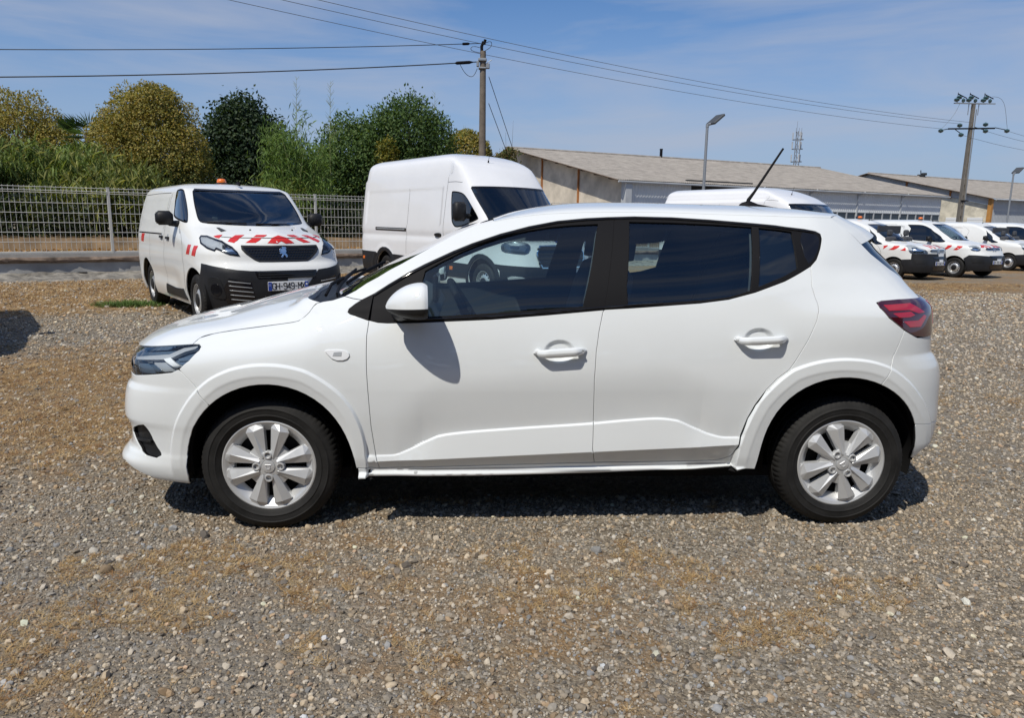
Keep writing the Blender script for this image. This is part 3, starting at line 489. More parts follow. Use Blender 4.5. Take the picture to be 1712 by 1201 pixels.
    def build(s,name,mat,parent=None,smooth=None,**k):
        me=bpy.data.meshes.new(name); me.from_pydata(s.v,[],s.f); me.update()
        for m in (mat if isinstance(mat,(list,tuple)) else [mat]): me.materials.append(MATS[m] if isinstance(m,str) else m)
        if max(s.mi,default=0)>0: me.polygons.foreach_set('material_index',s.mi)
        if s.hasn:
            me.polygons.foreach_set('use_smooth',[True]*len(me.polygons)); me.normals_split_custom_set_from_vertices(s.n)
        elif smooth is not None:
            me.polygons.foreach_set('use_smooth',[True]*len(me.polygons))
            if smooth<180: me.set_sharp_from_angle(angle=math.radians(smooth))
        o=bpy.data.objects.new(name,me); COL.objects.link(o)
        if parent is not None: o.parent=parent
        return tag(o,**k)
    def mirrored(s):
        m=MB(); m.v=[(x,-y,z) for x,y,z in s.v]; m.n=[(x,-y,z) for x,y,z in s.n]; m.f=[f[::-1] for f in s.f]; m.mi=list(s.mi); m.hasn=s.hasn; return m
def copy_tree(o,parent=None):
    c=o.copy(); COL.objects.link(c)
    if parent is not None: c.parent=parent; c.matrix_parent_inverse=o.matrix_parent_inverse
    for ch in o.children: copy_tree(ch,c)
    return c
# ------------------------------------------------------------ polygons on a wrap
def densify(poly,step):
    out=[]
    n=len(poly)
    for i in range(n):
        a=np.array(poly[i]);b=np.array(poly[(i+1)%n]);k=max(1,int(math.ceil(np.linalg.norm(b-a)/step)))
        for j in range(k): out.append(a+(b-a)*j/k)
    return np.array(out)
def area2(p):
    p=np.asarray(p);q=np.roll(p,-1,0);return (p[:,0]*q[:,1]-q[:,0]*p[:,1]).sum()
def offset_poly(p,d):
    """move a closed polygon inwards by d (counter-clockwise assumed)"""
    p=np.asarray(p,float); e=np.roll(p,-1,0)-p; L=np.linalg.norm(e,axis=1,keepdims=True)+1e-12; e=e/L
    nrm=np.stack([-e[:,1],e[:,0]],1); a=np.roll(nrm,1,0); b=a+nrm; bl=np.linalg.norm(b,axis=1,keepdims=True)
    b=b/np.maximum(bl,.3); c=np.clip((b*nrm).sum(1,keepdims=True),.5,1)
    return p+b*d/c
def pip(poly,pts):
    poly=np.asarray(poly);x,y=pts[:,0],pts[:,1];ins=np.zeros(len(pts),bool);j=len(poly)-1
    for i in range(len(poly)):
        xi,yi=poly[i];xj,yj=poly[j]
        c=((yi>y)!=(yj>y))
        if c.any():
            with np.errstate(divide='ignore',invalid='ignore'): ins^=c&(x<(xj-xi)*(y-yi)/(yj-yi+1e-18)+xi)
        j=i
    return ins
def round_poly(poly,it=2,keep=None):
    """corner cutting; points whose index is in keep stay sharp"""
    p=[np.array(q,float) for q in poly]; kp=[(keep is not None and i in keep) for i in range(len(p))]
    for _ in range(it):
        o=[];ok=[];n=len(p)
        for i in range(n):
            if kp[i]: o.append(p[i]);ok.append(True)
            else:
                a=p[i-1];b=p[(i+1)%n]; o.append(p[i]*.75+a*.25 if not kp[i-1] else p[i]*.6+a*.4);ok.append(False);o.append(p[i]*.75+b*.25 if not kp[(i+1)%n] else p[i]*.6+b*.4);ok.append(False)
        p,kp=o,ok
    return [tuple(q) for q in p]
def panel(w,outer,holes=(),off=0.0,gap=.003,step=.014,lip=.014,estep=None,back=None,rnd=.0022,flat=False,feat=None,lipmat=False):
    """a skin panel cut from the wrap: MB with analytic normals, rounded turned-in edges"""
    mb=MB(); estep=estep or step
    outer=[tuple(q) for q in outer]
    if area2(outer)<0: outer=outer[::-1]
    loops=[offset_poly(densify(outer,estep),gap)]
    for h in holes:
        h=[tuple(q) for q in h]
        if area2(h)<0: h=h[::-1]
        loops.append(offset_poly(densify(h,estep),-gap))
    O=loops[0]
    lo=O.min(0);hi=O.max(0)
    gx=np.arange(lo[0]+step*.5,hi[0],step);gy_=np.arange(lo[1]+step*.5,hi[1],step)
    pts=np.stack(np.meshgrid(gx,gy_,indexing='ij'),-1).reshape(-1,2) if len(gx) and len(gy_) else np.zeros((0,2))
    if flat: pts=pts[:0]
    if len(pts):
        k=pip(O,pts)
        for h in loops[1:]: k&=~pip(h,pts)
        pts=pts[k]
        E=np.concatenate(loops); keep=np.ones(len(pts),bool)
        for i in range(0,len(pts),4000):
            d=((pts[i:i+4000,None,:]-E[None])**2).sum(-1).min(1); keep[i:i+4000]=d>(step*.45)**2
        pts=pts[keep]
    if feat is not None:
        fp=feat; k=pip(O,fp)
        for h in loops[1:]: k&=~pip(h,fp)
        fp=fp[k]
        E=np.concatenate(loops)
        def dmin(A,B):
            o=np.empty(len(A))
            for i in range(0,len(A),2000): o[i:i+2000]=((A[i:i+2000,None]-B[None])**2).sum(-1).min(1)**.5
            return o
        if len(fp):
            fp=fp[dmin(fp,E)>.0035]
            if len(pts): pts=pts[dmin(pts,fp)>step*.62]
            pts=np.concatenate([pts,fp])
    V=[];Ed=[]
    for L in loops:
        k=len(V);V.extend(map(tuple,L));Ed.extend([(k+i,k+(i+1)%len(L)) for i in range(len(L))])
    V.extend(map(tuple,pts))
    vo,eo,fo,*_=delaunay_2d_cdt([Vector(q) for q in V],Ed,[],0,1e-7)
    vo=np.array([tuple(q) for q in vo]);fo=np.array([tuple(f) for f in fo])
    cen=vo[fo].mean(1);k=pip(O,cen)
    for h in loops[1:]: k&=~pip(h,cen)
    fo=fo[k]
    P=w.P(vo[:,0],vo[:,1]);N=w.N(vo[:,0],vo[:,1])
    tri=P[fo];gn=np.cross(tri[:,1]-tri[:,0],tri[:,2]-tri[:,0]);fl=(gn*N[fo].mean(1)).sum(1)<0
    fo[fl]=fo[fl][:,::-1]
    mb.add(P+N*off,fo,N)
    if lip:
        for li,L in enumerate(loops):
            nL=len(L); N0=w.N(L[:,0],L[:,1]); A=w.P(L[:,0],L[:,1])+N0*off
            Lo=offset_poly(L,-rnd if li==0 else rnd); B3=w.P(Lo[:,0],Lo[:,1])+N0*(off)-N0*rnd
            outd=B3-(A-N0*rnd); outd/=np.linalg.norm(outd,axis=1,keepdims=True)+1e-12
            C3=B3-N0*lip; D3=B3-N0*min(.0025,lip*.4)
            m1=(N0+outd);m1/=np.linalg.norm(m1,axis=1,keepdims=True)
            VV=np.concatenate([A,B3,D3,C3]);NN=np.concatenate([N0,outd,outd,outd]);F=[]
            for i in range(nL):
                j=(i+1)%nL
                F.append((i,j,nL+j,nL+i));F.append((nL+i,nL+j,2*nL+j,2*nL+i));F.append((2*nL+i,2*nL+j,3*nL+j,3*nL+i))
            # orientation check
            q=np.array(F[0]);g=np.cross(VV[q[1]]-VV[q[0]],VV[q[2]]-VV[q[0]])
            if g@(NN[q[0]]+NN[q[2]])<0: F=[f[::-1] for f in F]
            mb.add(VV,F,NN)
            if lipmat: mb.mi[-nL*3:]=[(1 if r%3==2 else 0) for r in range(nL*3)]  # deep part of the lip coloured dark, for the shade inside the gap
    return mb
def grid_normals(G,outward):
    du=np.gradient(G,axis=0);dv=np.gradient(G,axis=1);n=np.cross(du,dv);n/=np.linalg.norm(n,axis=-1,keepdims=True)+1e-12
    c=n[n.shape[0]//2,n.shape[1]//2]
    return (n,False) if c@np.array(outward)>0 else (-n,True)
def grid_patch(G,outward,lip=.012,off=0):
    G=np.asarray(G,float);N,fl=grid_normals(G,outward);mb=MB();G=G+N*off
    mb.grid(G,N,flip=fl)
    if lip:
        n,m=G.shape[:2]
        idx=[(i,0) for i in range(n)]+[(n-1,j) for j in range(1,m)]+[(i,m-1) for i in range(n-2,-1,-1)]+[(0,j) for j in range(m-2,0,-1)]
        A=np.array([G[i] for i in idx]);NA=np.array([N[i] for i in idx]);B=A-NA*lip
        k=len(A);F=[(i,(i+1)%k,k+(i+1)%k,k+i) for i in range(k)]
        t=np.roll(A,-1,0)-A;on=np.cross(t,NA);on/=np.linalg.norm(on,axis=1,keepdims=True)+1e-12
        cen=G.mean((0,1))
        if ((A-cen)*on).sum()<0: on=-on; 
        q=F[0];VV=np.concatenate([A,B]);g=np.cross(VV[q[1]]-VV[q[0]],VV[q[2]]-VV[q[0]])
        if g@on[0]<0:F=[f[::-1] for f in F]
        mb.add(VV,F,np.concatenate([on,on]))
    return mb
# ------------------------------------------------------------ wheels (axis along y, outer face towards -y)
def tyre_mesh(R=.305,w=.185,rim=.200,blocks=76):
    """rubber tyre with shoulder blocks and grooves; local, centred on the axle"""
    h=w/2
    prof=[(rim-.012,-h+.022),(rim,-h+.016),(rim+.008,-h+.010),(rim+.016,-h+.004),(rim+.026,-h+.001),(rim+.028,-h-.0015),(rim+.031,-h-.0015),(rim+.033,-h+.0005),(rim+.055,-h-.001),(rim+.057,-h-.003),(rim+.060,-h-.003),(rim+.062,-h-.0005),(R-.030,-h+.003),(R-.018,-h+.009),(R-.009,-h+.018),(R-.003,-h+.030)]
    mb=MB(); n=blocks*4
    # sidewalls + shoulder with cut blocks
    full=prof+[(R,-h+.040),(R,-.030),(R-.006,-.028),(R-.006,-.022),(R,-.020),(R+.001,0.0)]
    full=full+[(r,-y) for r,y in full[-2::-1]]
    V=[];m=len(full)
    for k in range(n):
        a=2*math.pi*k/n; cut=(k%4==0)
        for j,(r,y) in enumerate(full):
            jj=min(j,m-1-j)
            if cut and jj in (14,15,16,17): r-=(.003,.005,.005,.003)[jj-14]
            V.append((r*math.cos(a),y,r*math.sin(a)))
    F=[(k*m+j,k*m+j+1,((k+1)%n)*m+j+1,((k+1)%n)*m+j) for k in range(n) for j in range(m-1)]
    mb.add(V,F)
    return mb
def wheel_cover_mesh():
    """eight-spoke silver wheel cover in four pairs; returns (face, dark, hub, emblem) builders"""
    face=MB(); R=.208; spokes=[]
    # outer ring with a rolled lip
    face.lathe([(R-.004,.012),(R,.004),(R-.002,-.002),(R-.007,-.004),(.192,.000),(.187,.002),(.176,.012),(.160,.028),(.154,.036)],n=96)
    def pt(r,a,h): return (r*math.cos(a),-h,r*math.sin(a))
    for q in range(4):
        a0=q*math.pi/2
        for sg in (-1,1):
            # three lines along the spoke: slot edge, ridge, window edge   (r, offset across, height)
            slot=[(.045,.010,.007),(.176,.0165,.003),(.194,.030,-.001)]
            ridge=[(.045,.021,.020),(.170,.057,.019),(.196,.052,.000)]
            wind=[(.045,.036,.010),(.177,.094,.002),(.196,.084,-.002)]
            wdep=[(r,o,h-.030) for r,o,h in wind]; sdep=[(r,o-.001,h-.030) for r,o,h in slot]
            if q: continue
            rows=[]
            for L in (sdep,slot,ridge,wind,wdep):
                row=[]
                for r,o,h in L:
                    o=min(o,r*.72); c=math.sqrt(max(r*r-o*o,1e-6)); o*=sg
                    row.append((c*math.cos(a0)-o*math.sin(a0),-h,c*math.sin(a0)+o*math.cos(a0)))
                rows.append(row)
            spokes.append(MB().grid(np.array(rows),flip=(sg<0)))
        # bright sloping floor at the foot of each slot
        for (ra,rb,oa,ob,ha,hb) in ((.160,.190,.013,.030,-.020,.001),):
            V=[]
            for r,o,h in ((ra,-oa,ha),(ra,oa,ha),(rb,ob,hb),(rb,-ob,hb)):
                x=r*math.cos(a0)-o*math.sin(a0);z=r*math.sin(a0)+o*math.cos(a0);V.append((x,-h,z))
            face.add(V,[(0,1,2,3)])
        # webs near the hub between neighbouring pairs
        a1=a0+math.pi/4; V=[]
        for r,o,h in ((.040,-.022,.012),(.040,.022,.012),(.100,.036,-.004),(.100,-.036,-.004),(.102,.034,-.03),(.102,-.034,-.03)):
            V.append((r*math.cos(a1)-o*math.sin(a1),-h,r*math.sin(a1)+o*math.cos(a1)))
        face.add(V,[(0,1,2,3),(3,2,4,5)])
    hub=MB(); hub.lathe([(.056,-.004),(.054,-.012),(.040,-.015),(.031,-.015),(.030,-.013),(.0295,-.013),(.028,-.019),(.018,-.0215),(0.0005,-.022)],n=40)
    dark=MB(); dark.lathe([(.190,.045),(.12,.05),(.001,.05)],n=40)
    bolts=MB()
    for q in range(4):
        a=q*math.pi/2; c=(.0525*math.cos(a),0,.0525*math.sin(a))
        hub.lathe([(.0195,.0),(.0185,-.017),(.0165,-.021),(.0125,-.021),(.0115,-.018),(.0115,.004)],n=20,c=c)
        bolts.lathe([(.0115,-.004),(.0065,-.004),(.006,-.009),(.0005,-.009)],n=14,c=c)
    # emblem: bar over a rounded cup
    em=MB(); em.box((0,-.0228,.009),(.027,.0024,.0045),bev=.0008)
    cup=[(-.0105,.004),(-.0105,-.006),(-.006,-.0125),(.006,-.0125),(.0105,-.006),(.0105,.004)]
    inn=[(.0065,.004),(.0065,-.004),(.0035,-.0085),(-.0035,-.0085),(-.0065,-.004),(-.0065,.004)]
    k=len(cup)
    V=[(x,-.0238,z) for x,z in cup]+[(x,-.0238,z) for x,z in inn[::-1]]; F=[(i,i+1,k+i+1,k+i) for i in range(k-1)]
    V2=[(x,-.0215,z) for x,_,z in V]; em.add(V,F); em.add(V+V2,[(i,i+1,2*k+i+1,2*k+i) for i in range(k-1)]+[(k+i,k+i+1,3*k+i+1,3*k+i) for i in range(k-1)])
    return face,dark,hub,bolts,em,spokes
# ------------------------------------------------------------ the white hatchback
def uvP(w,q): return w.P(q[0],q[1])
def build_hatchback():
    w=HB; D=HBD; WP=['white_paint','dark_inside']
    root=empty('parked_car',(0,0,0),label='white five-door hatchback parked side-on, nearest the viewer on the gravel',cat='car')
    def both(name,mb,mat,**k):
        a=mb.build(name,mat,root,**k); b=mb.mirrored().build(name,mat,root,**k); return a,b
    ext=lambda *L:[p for l in L for p in l]
    def near(L,q): # index of the closest point
        return int(np.argmin([np.hypot(a[0]-q[0],a[1]-q[1]) for a in L]))
    fa,ra=D['fa'],D['ra']
    # rows of points that follow the creases, so the folds stay crisp
    FE=[]
    xs_=np.arange(-1.0,.92,.011)
    for o_ in (.10,.05,.022,.008,.001,-.003,-.007,-.011,-.015,-.022): FE.append(np.stack([xs_,CREASE(xs_)+o_],1))
    for o_ in (.008,.002,-.002,-.009): FE.append(np.stack([xs_,CREASE2(xs_)+o_],1))
    crease_pts=np.concatenate(FE); FE=[]
    for tab,xc in ((FLARE_F,XF),(FLARE_R,XR)):
        th=np.arange(-2.2,2.2,.022)
        for q in (-.012,-.005,0,.005,.010,.015,.021,.035,.048,.054,.060,.070):
            r=np.interp(th,tab[0],tab[1])-q; X_=xc+r*np.sin(th); Z_=RW+r*np.cos(th)
            # x on the rounded ends back to u
            U_=X_.copy(); 
            for side_,x0_,pl,xe in ((-1,w.x0,w.pf,w.xf),(1,w.x1,w.pr,w.xr)):
                k=(X_-x0_)*side_>0
                if k.any():
                    aa=np.linspace(0,1,600); xi,_=pl(aa); fr=(X_[k]-x0_)/(xe(Z_[k])-x0_); U_[k]=x0_+side_*np.interp(fr,xi,aa)*pl.len
            FE.append(np.stack([U_,Z_],1)[Z_>.2])
    flare_pts=np.concatenate(FE); feat_pts=np.concatenate([crease_pts,flare_pts])
    hp_=[]
    for hx,hz,rx,rz in HB_BOWLS:
        for k in (.3,.5,.6,.7,.8,.9,1.0,1.1,1.18):
            for t in np.arange(0,2*math.pi,.011/(.07*k)): hp_.append((hx+rx*k*math.cos(t),hz+rz*k*math.sin(t)))
    door_pts=np.concatenate([feat_pts,np.array(hp_)])
    # --- front bumper
    fseam=D['fseam']; LFb=D['light_f'][2:6]     # headlight lower edge, inner to outer
    zc=LFb[0][1]
    i=near(fa,fseam[1])
    fb=[(w.u0,.205),(w.u0,zc)]+[(w.u0+(LFb[0][0]-w.u0)*k,zc+.004*k) for k in (.25,.5,.75)]+LFb+[fseam[0],fa[i]]+fa[i-1:0:-1]+[fa[0]]+D['frontbot'][1:]+[(w.u0+(D['frontbot'][-1][0]-w.u0)*k,.205+(D['frontbot'][-1][1]-.205)*k**2) for k in (.75,.5,.25)]
    fog=round_poly(D['fog'],1)
    pb=panel(w,fb,[fog],step=.013,feat=flare_pts,lipmat=True)
    a,b=both('front_bumper',pb,WP)
    for s_,par in ((0,a),(1,b)):
        g=panel(w,fog,off=-.018,gap=.0005,step=.02,lip=.0)
        (g if s_==0 else g.mirrored()).build('air_intake',['black_plastic'],par)
        g=panel(w,[(fog[0][0]+.01,.395),(fog[0][0]+.15,.405),(fog[0][0]+.16,.398),(fog[0][0]+.02,.388)],off=-.006,gap=0,step=.02,lip=.012)
        (g if s_==0 else g.mirrored()).build('intake_bar',['black_plastic'],par)
    # grille and number plate wrap the front centre, on both halves
    both('grille',panel(w,[(w.u0,.60),(w.u0,.715),(w.u0+.50,.745),(w.u0+.56,.70),(w.u0+.50,.63)],off=.003,step=.03,lip=.006),'gloss_black')
    both('lower_grille',panel(w,[(w.u0,.33),(w.u0,.43),(w.u0+.42,.43),(w.u0+.5,.35)],off=.003,step=.03,lip=.006),'black_plastic')
    # --- headlights
    L=D['light_f']
    Lp=[(L[0][0]-.16,L[12][1]-.012),(L[0][0]-.17,zc+.003)]+L[2:]+[(L[12][0]-.08,L[12][1]-.004)]
    for s_ in (0,1):
        m=(lambda q:q) if s_==0 else (lambda q:q.mirrored())
        h=m(panel(w,Lp,off=-.030,gap=.001,step=.025,lip=0)).build('headlight',['lamp_blue'],root)  # bowl coloured blue-grey to stand in for the mirrored sky
        m(panel(w,D['drl'],off=-.008,gap=0,step=.02,lip=.015)).build('running_light',['lamp_grey'],h)
        m(panel(w,D['drl2'],off=-.006,gap=0,step=.02,lip=.015)).build('running_light',['lamp_white'],h)
        m(panel(w,D['hlchr'],off=-.022,gap=0,step=.02,lip=.008)).build('reflector',['chrome'],h)
        m(panel(w,D['hlmid'],off=-.024,gap=0,step=.02,lip=.006)).build('reflector',['lamp_grey'],h)
        m(panel(w,D['hlblue'],off=-.024,gap=0,step=.02,lip=.006)).build('painted_reflection',['lamp_blue'],h)  # lighter blue patch painted in as a reflection in the lamp
        m(panel(w,Lp,off=-.001,gap=.0025,step=.025,lip=.02)).build('lens',['lens_glass'],h)
    # --- front fender
    fg=D['fgap']; dt,db=D['dlo_top'],D['dlo_bot']
    ia=near(fa,(fseam[1])); 
    sl=[(fa[-1][0]-.002,fa[-1][1]+.045),(fg[-1][0],fg[-1][1])]
    ff=[fseam[0],fa[i]]+fa[i+1:-1]+sl+fg[-2:1:-1]+[db[-3],db[-2],db[-1],dt[0],dt[1],dt[2],dt[3]]+[D['aseam'][1],D['aseam'][0]]+D['cowl_edge'][-2::-1]+D['hoodsh'][-2::-1]+[L[9],L[8],L[7],L[6]]
    a,b=both('front_fender',panel(w,ff,step=.013,estep=.011,feat=flare_pts,lipmat=True),WP)
    for s_,par in ((0,a),(1,b)):
        g=panel(w,round_poly(D['repeater'],1),off=.006,gap=0,step=.015,lip=.008); (g if s_==0 else g.mirrored()).build('indicator',['lamp_white'],par)
        rp=np.array(D['repeater']);c_=rp.mean(0); g=panel(w,[tuple(c_+q) for q in ((-.018,-.006),(.016,-.006),(.018,.010),(-.014,.010))],off=.0075,gap=0,step=.02,lip=.004); (g if s_==0 else g.mirrored()).build('bulb',['lamp_grey'],par)
    # --- doors
    mg,rg=D['mgap'],D['rgap']
    fd=fg[2:]+D['dbot'][1:2]+[mg[-1]]+mg[-2:0:-1]+db[10:-3][::1]
    fd=fg[2:]+[D['dbot'][1],mg[-1]]+mg[-2:0:-1]+db[11:-3]
    doors=[]
    a,b=both('front_door',panel(w,fd,step=.0115,feat=door_pts,lipmat=True),WP); doors.append((a,b))
    rd=mg[1:]+[D['dbot'][3]]+rg[-2:0:-1]+db[2:10]
    a2,b2=both('rear_door',panel(w,rd,step=.0115,feat=door_pts,lipmat=True),WP); doors.append((a2,b2))
    # handles
    for nm,pr in (('handle_f',doors[0]),('handle_r',doors[1])):
        hp=np.array(D[nm]); c_=hp.mean(0); x0,x1=hp[:,0].min(),hp[:,0].max(); n=22; m=12
        G=np.zeros((n,m+1,3)); N=np.zeros((n,m+1,3))
        for i_ in range(n):
            t=i_/(n-1); x=x0+(x1-x0)*t
            # outline height at this station
            top=np.interp(x,*zip(*sorted([(q[0],q[1]) for q in hp if q[1]>=c_[1]-.004]))); bot=np.interp(x,*zip(*sorted([(q[0],q[1]) for q in hp if q[1]<=c_[1]+.004])))
            e=min(1,math.sin(math.pi*min(max(t,.03),.97))*3.0); zc_=(top+bot)/2; hz=max((top-bot)/2,.003)*(.35+.65*e)
            base=float(w.P(x,zc_)[1]); base=-max(abs(float(HB_BASE(x,zc_))),abs(base))
            arch=.004+.036*min(1,math.sin(math.pi*t)*1.6)
            for j in range(m+1):
                th=2*math.pi*j/m; G[i_,j]=(x,base-arch+.012*e*math.cos(th)*-1,zc_+hz*math.sin(th))
        mb=MB().grid(G)
        mb.add([G[0].mean(0)]+[tuple(p) for p in G[0,:-1]],[(0,1+(j+1)%m,1+j) for j in range(m)]); mb.add([G[-1].mean(0)]+[tuple(p) for p in G[-1,:-1]],[(0,1+j,1+(j+1)%m) for j in range(m)])
        # feet at both ends
        for xx in (x0+.02,x1-.028):
            zc_=c_[1]; base=float(HB_BASE(xx,zc_)); mb.box((xx,-(abs(base)+.008),zc_),(.03,.03,.022),bev=.006)
        for s_ in (0,1): (mb if s_==0 else mb.mirrored()).build('handle',['white_paint'],pr[s_],smooth=60)
        if nm=='handle_f':
            kx=x1-.022; kb=MB().lathe([(.0075,0),(.0075,-.0035),(.005,-.0035),(.005,-.001),(.0004,-.001)],n=18,c=(kx,-(abs(float(HB_BASE(kx,c_[1])))+.0285),c_[1]+.006)); kb.build('lock',['lamp_grey'],pr[0],smooth=40)
    # --- body side: pillars, roof rail, rear quarter and sill in one pressing
    RAIL=[(-.306,1.387),(-.212,1.406),(-.045,1.426),(.178,1.436),(.458,1.439),(.728,1.433),(1.0,1.428),(1.15,1.426)]
    ir=near(ra,D['rseam'][2]); LR=D['light_r']
    dtop=dt[3:]
    bs=D['wsh'][:-1]+RAIL+D['tgate']+D['qrear'][:2]+[LR[3]]+[LR[2],LR[1],LR[0],LR[11],LR[10],LR[9]]+D['rseam'][1:2]+[ra[ir]]+ra[ir-1::-1]+D['sbot'][-2::-1]+[(fa[-1][0],fa[-1][1]),(fa[-1][0]-.002,fa[-1][1]+.045),fg[-1]]+D['dbot'][1:3]+[D['dbot'][3]]+rg[-2:0:-1]+[db[2]]+[db[1],db[0]]+dt[:3:-1]+[dt[3],D['aseam'][1]]
    a,b=both('body_side',panel(w,bs,step=.013,estep=.011,feat=flare_pts,lipmat=True),WP)
    for q in D['plug']:
        p=w.P(*q); mb=MB().lathe([(.009,.0),(.009,-.0008),(.007,-.0015),(.0003,-.0015)],n=16,c=(p[0],p[1]+.001,p[2])); mb.build('jacking_plug',['white_paint'],a,smooth=40)
    # --- rear bumper, lights, tailgate foot
    zl=LR[3][1]; 
    LRp=[LR[0],LR[1],LR[2],LR[3],(LR[3][0]+.10,zl+.004),(w.u1-.42,zl+.0),(w.u1-.42,zl-.17),(LR[7][0]+.10,LR[8][1]),LR[8],LR[9],LR[10],LR[11]]
    LRr=round_poly(LRp,1)
    for s_ in (0,1):
        m=(lambda q:q) if s_==0 else (lambda q:q.mirrored())
        tl=m(panel(w,LRr,off=.004,gap=.0015,step=.02,lip=.02)).build('tail_light',['dark_red_lens'],root)
        for nm in ('lr1','lr2','lr3'): m(panel(w,D[nm],off=.0058,gap=0,step=.02,lip=.003)).build('light_bar',['red_lens'],tl)
        m(panel(w,[(LR[3][0]+.02,zl-.015),(LR[3][0]+.13,zl-.02),(LR[3][0]+.13,zl-.13),(LR[3][0]+.05,zl-.12),(LR[3][0]+.065,zl-.06)],off=.0058,gap=0,step=.02,lip=.003)).build('light_bar',['red_lens'],tl)
    bz=D['bseam']
    rb=[LR[9],LR[8],(LR[7][0]+.10,LR[8][1]),(w.u1-.42,zl-.17),(w.u1-.42,.70),(w.u1,.70),(w.u1,bz[1][1]),bz[1],bz[0]]
    ie=near(ra,bz[0]); rb=rb+ra[ie:ir:-1]+[ra[ir]]+D['rseam'][1:2]
    both('rear_bumper',panel(w,rb,step=.014,feat=flare_pts,lipmat=True),WP)
    rv=[bz[0],bz[1],(w.u1,bz[1][1]),(w.u1,.25)]+[(D['rearbot'][2][0]+.15,.33)]+D['rearbot'][::-1]+ra[-1:ie:-1]
    both('bumper_valance',panel(w,rv,step=.014,gap=.0012,feat=flare_pts,lipmat=True),WP)
    both('tailgate_panel',panel(w,[(w.u1-.42,.702),(w.u1-.42,zl+.035),(w.u1-.2,zl+.09),(w.u1,zl+.1),(w.u1,.702)],step=.03),'white_paint')
    # --- bonnet (Coons patch with a crown), cowl, windscreen, roof, tailgate
    P3=lambda L:np.array([w.P(*q) for q in L])
    side=P3([D['hoodsh'][0]]+D['hoodsh'][1:-1]); side=np.vstack([side,[(-1.072,-.758,1.022)]])
    front=np.array([(-1.617,-.796,.842),(-1.70,-.772,.831),(-1.797,-.732,.819),(-1.88,-.66,.807),(-1.94,-.58,.797),(-2.005,-.42,.790),(-2.045,-.22,.786),(-2.055,0,.785)]); front[0]=side[0]
    rear=np.array([side[-1],(-1.105,-.745,1.030),(-1.141,-.564,1.040),(-1.165,-.314,1.045),(-1.172,-.131,1.048),(-1.174,0,1.05)])
    def resample(L,n,sp=True):
        L=np.array(L);d=np.r_[0,np.cumsum(np.linalg.norm(np.diff(L,axis=0),axis=1))];t=np.linspace(0,d[-1],n)
        return NatSpline(d,L)(t) if sp else np.stack([np.interp(t,d,L[:,k]) for k in range(3)],1)
    nS,nT=60,41
    S=resample(side,nS); 
    def symm(L,n):
        h=resample(L,n//2+1); m=h[:-1][::-1].copy(); m[:,1]*=-1; return np.vstack([h,m])
    Fc,Rc=symm(front,nT),symm(rear,nT); Sm=S.copy();Sm[:,1]*=-1
    ss=np.linspace(0,1,nS)[:,None,None];tt=np.linspace(0,1,nT)[None,:,None]
    G=(1-tt)*S[:,None]+tt*Sm[:,None]+(1-ss)*Fc[None]+ss*Rc[None]-((1-ss)*(1-tt)*Fc[0]+(1-ss)*tt*Fc[-1]+ss*(1-tt)*Rc[0]+ss*tt*Rc[-1])
    zcen=Pchip([(-2.06,.785),(-2.0,.828),(-1.93,.858),(-1.8,.893),(-1.65,.925),(-1.5,.968),(-1.35,1.008),(-1.25,1.03),(-1.174,1.045)])
    mid=G[:,nT//2]; dz=zcen(mid[:,0])-mid[:,2]; tv=np.linspace(-1,1,nT)
    G[:,:,2]+=dz[:,None]*(1-np.abs(tv)**2.6)[None]
    # two soft ridges
    G[:,:,2]+=.006*(np.exp(-((np.abs(tv)-.62)/.10)**2))[None]*smooth(0,.35,np.linspace(0,1,nS))[:,None]
    grid_patch(G,(0,0,1),lip=.02).build('bonnet','white_paint',root)
    ws=P3(D['wsh'][:-1]+[RAIL[0]]); wsS=resample(ws,30,False)
    def cross(E,bulge,dzc,n=41,pw=2.2):
        t=np.linspace(-1,1,n); x=E[0]+bulge*(1-np.abs(t)**pw); y=np.abs(E[1])*t; z=E[2]+dzc*(1-np.abs(t)**pw); return np.stack([x,y,z],1)
    s_=np.linspace(0,1,30)
    Gw=np.array([cross(wsS[i],-(.115*(1-s_[i])+.0*s_[i]),-.012*(1-s_[i])+.012*s_[i]) for i in range(30)])
    mb=grid_patch(Gw,(-1,0,1),lip=.004,off=-.004); mb.build('windscreen','car_glass',root)
    # black cowl tray between bonnet and windscreen, with wipers lying on it
    low=Gw[0]; rr=np.vstack([Rc]); n=41
    Gc=np.stack([rr+np.array((.0,0,-.02)),rr*.5+low*.5+np.array((0,0,-.035)),low+np.array((0,0,-.004))],0)
    cw=grid_patch(Gc,(0,0,1),lip=.01); cw.build('cowl','black_plastic',root)
    for (ya,yb,k0) in ((-.66,-.05,.0),(.08,.62,.0)):
        pts=[];
        for k in range(12):
            t=k/11; y=ya+(yb-ya)*t; q=np.array([np.interp(y,low[:,1],low[:,0])-.02+.075*t,y,np.interp(y,low[:,1],low[:,2])+.022+.062*t-.02*(1-t)]); pts.append(q)
        mb=MB(); mb.tube(pts,.006,6); mb.tube([p+np.array((.0,0,-.010)) for p in pts],.005,5); mb.tube([pts[0]+np.array((-.06,.05,-.012)),pts[3]+np.array((-.035,0,.012)),pts[6]+np.array((-.004,0,.010))],.008,6); mb.build('wiper','black_trim',root,smooth=40)
    # roof
    railx=np.array([q[0] for q in RAIL]);ut,vt=D['tgate'][0]; xs=np.linspace(RAIL[0][0],ut-.003,70); rz=Pchip(RAIL+[(ut,vt)]); zcr=Pchip([(-.30,1.402),(-.2,1.434),(-.1,1.455),(0,1.472),(.13,1.484),(.27,1.489),(.42,1.490),(.62,1.488),(.82,1.486),(1.0,1.482),(1.18,1.472),(1.30,1.458),(1.46,1.434)])
    Gr=[]
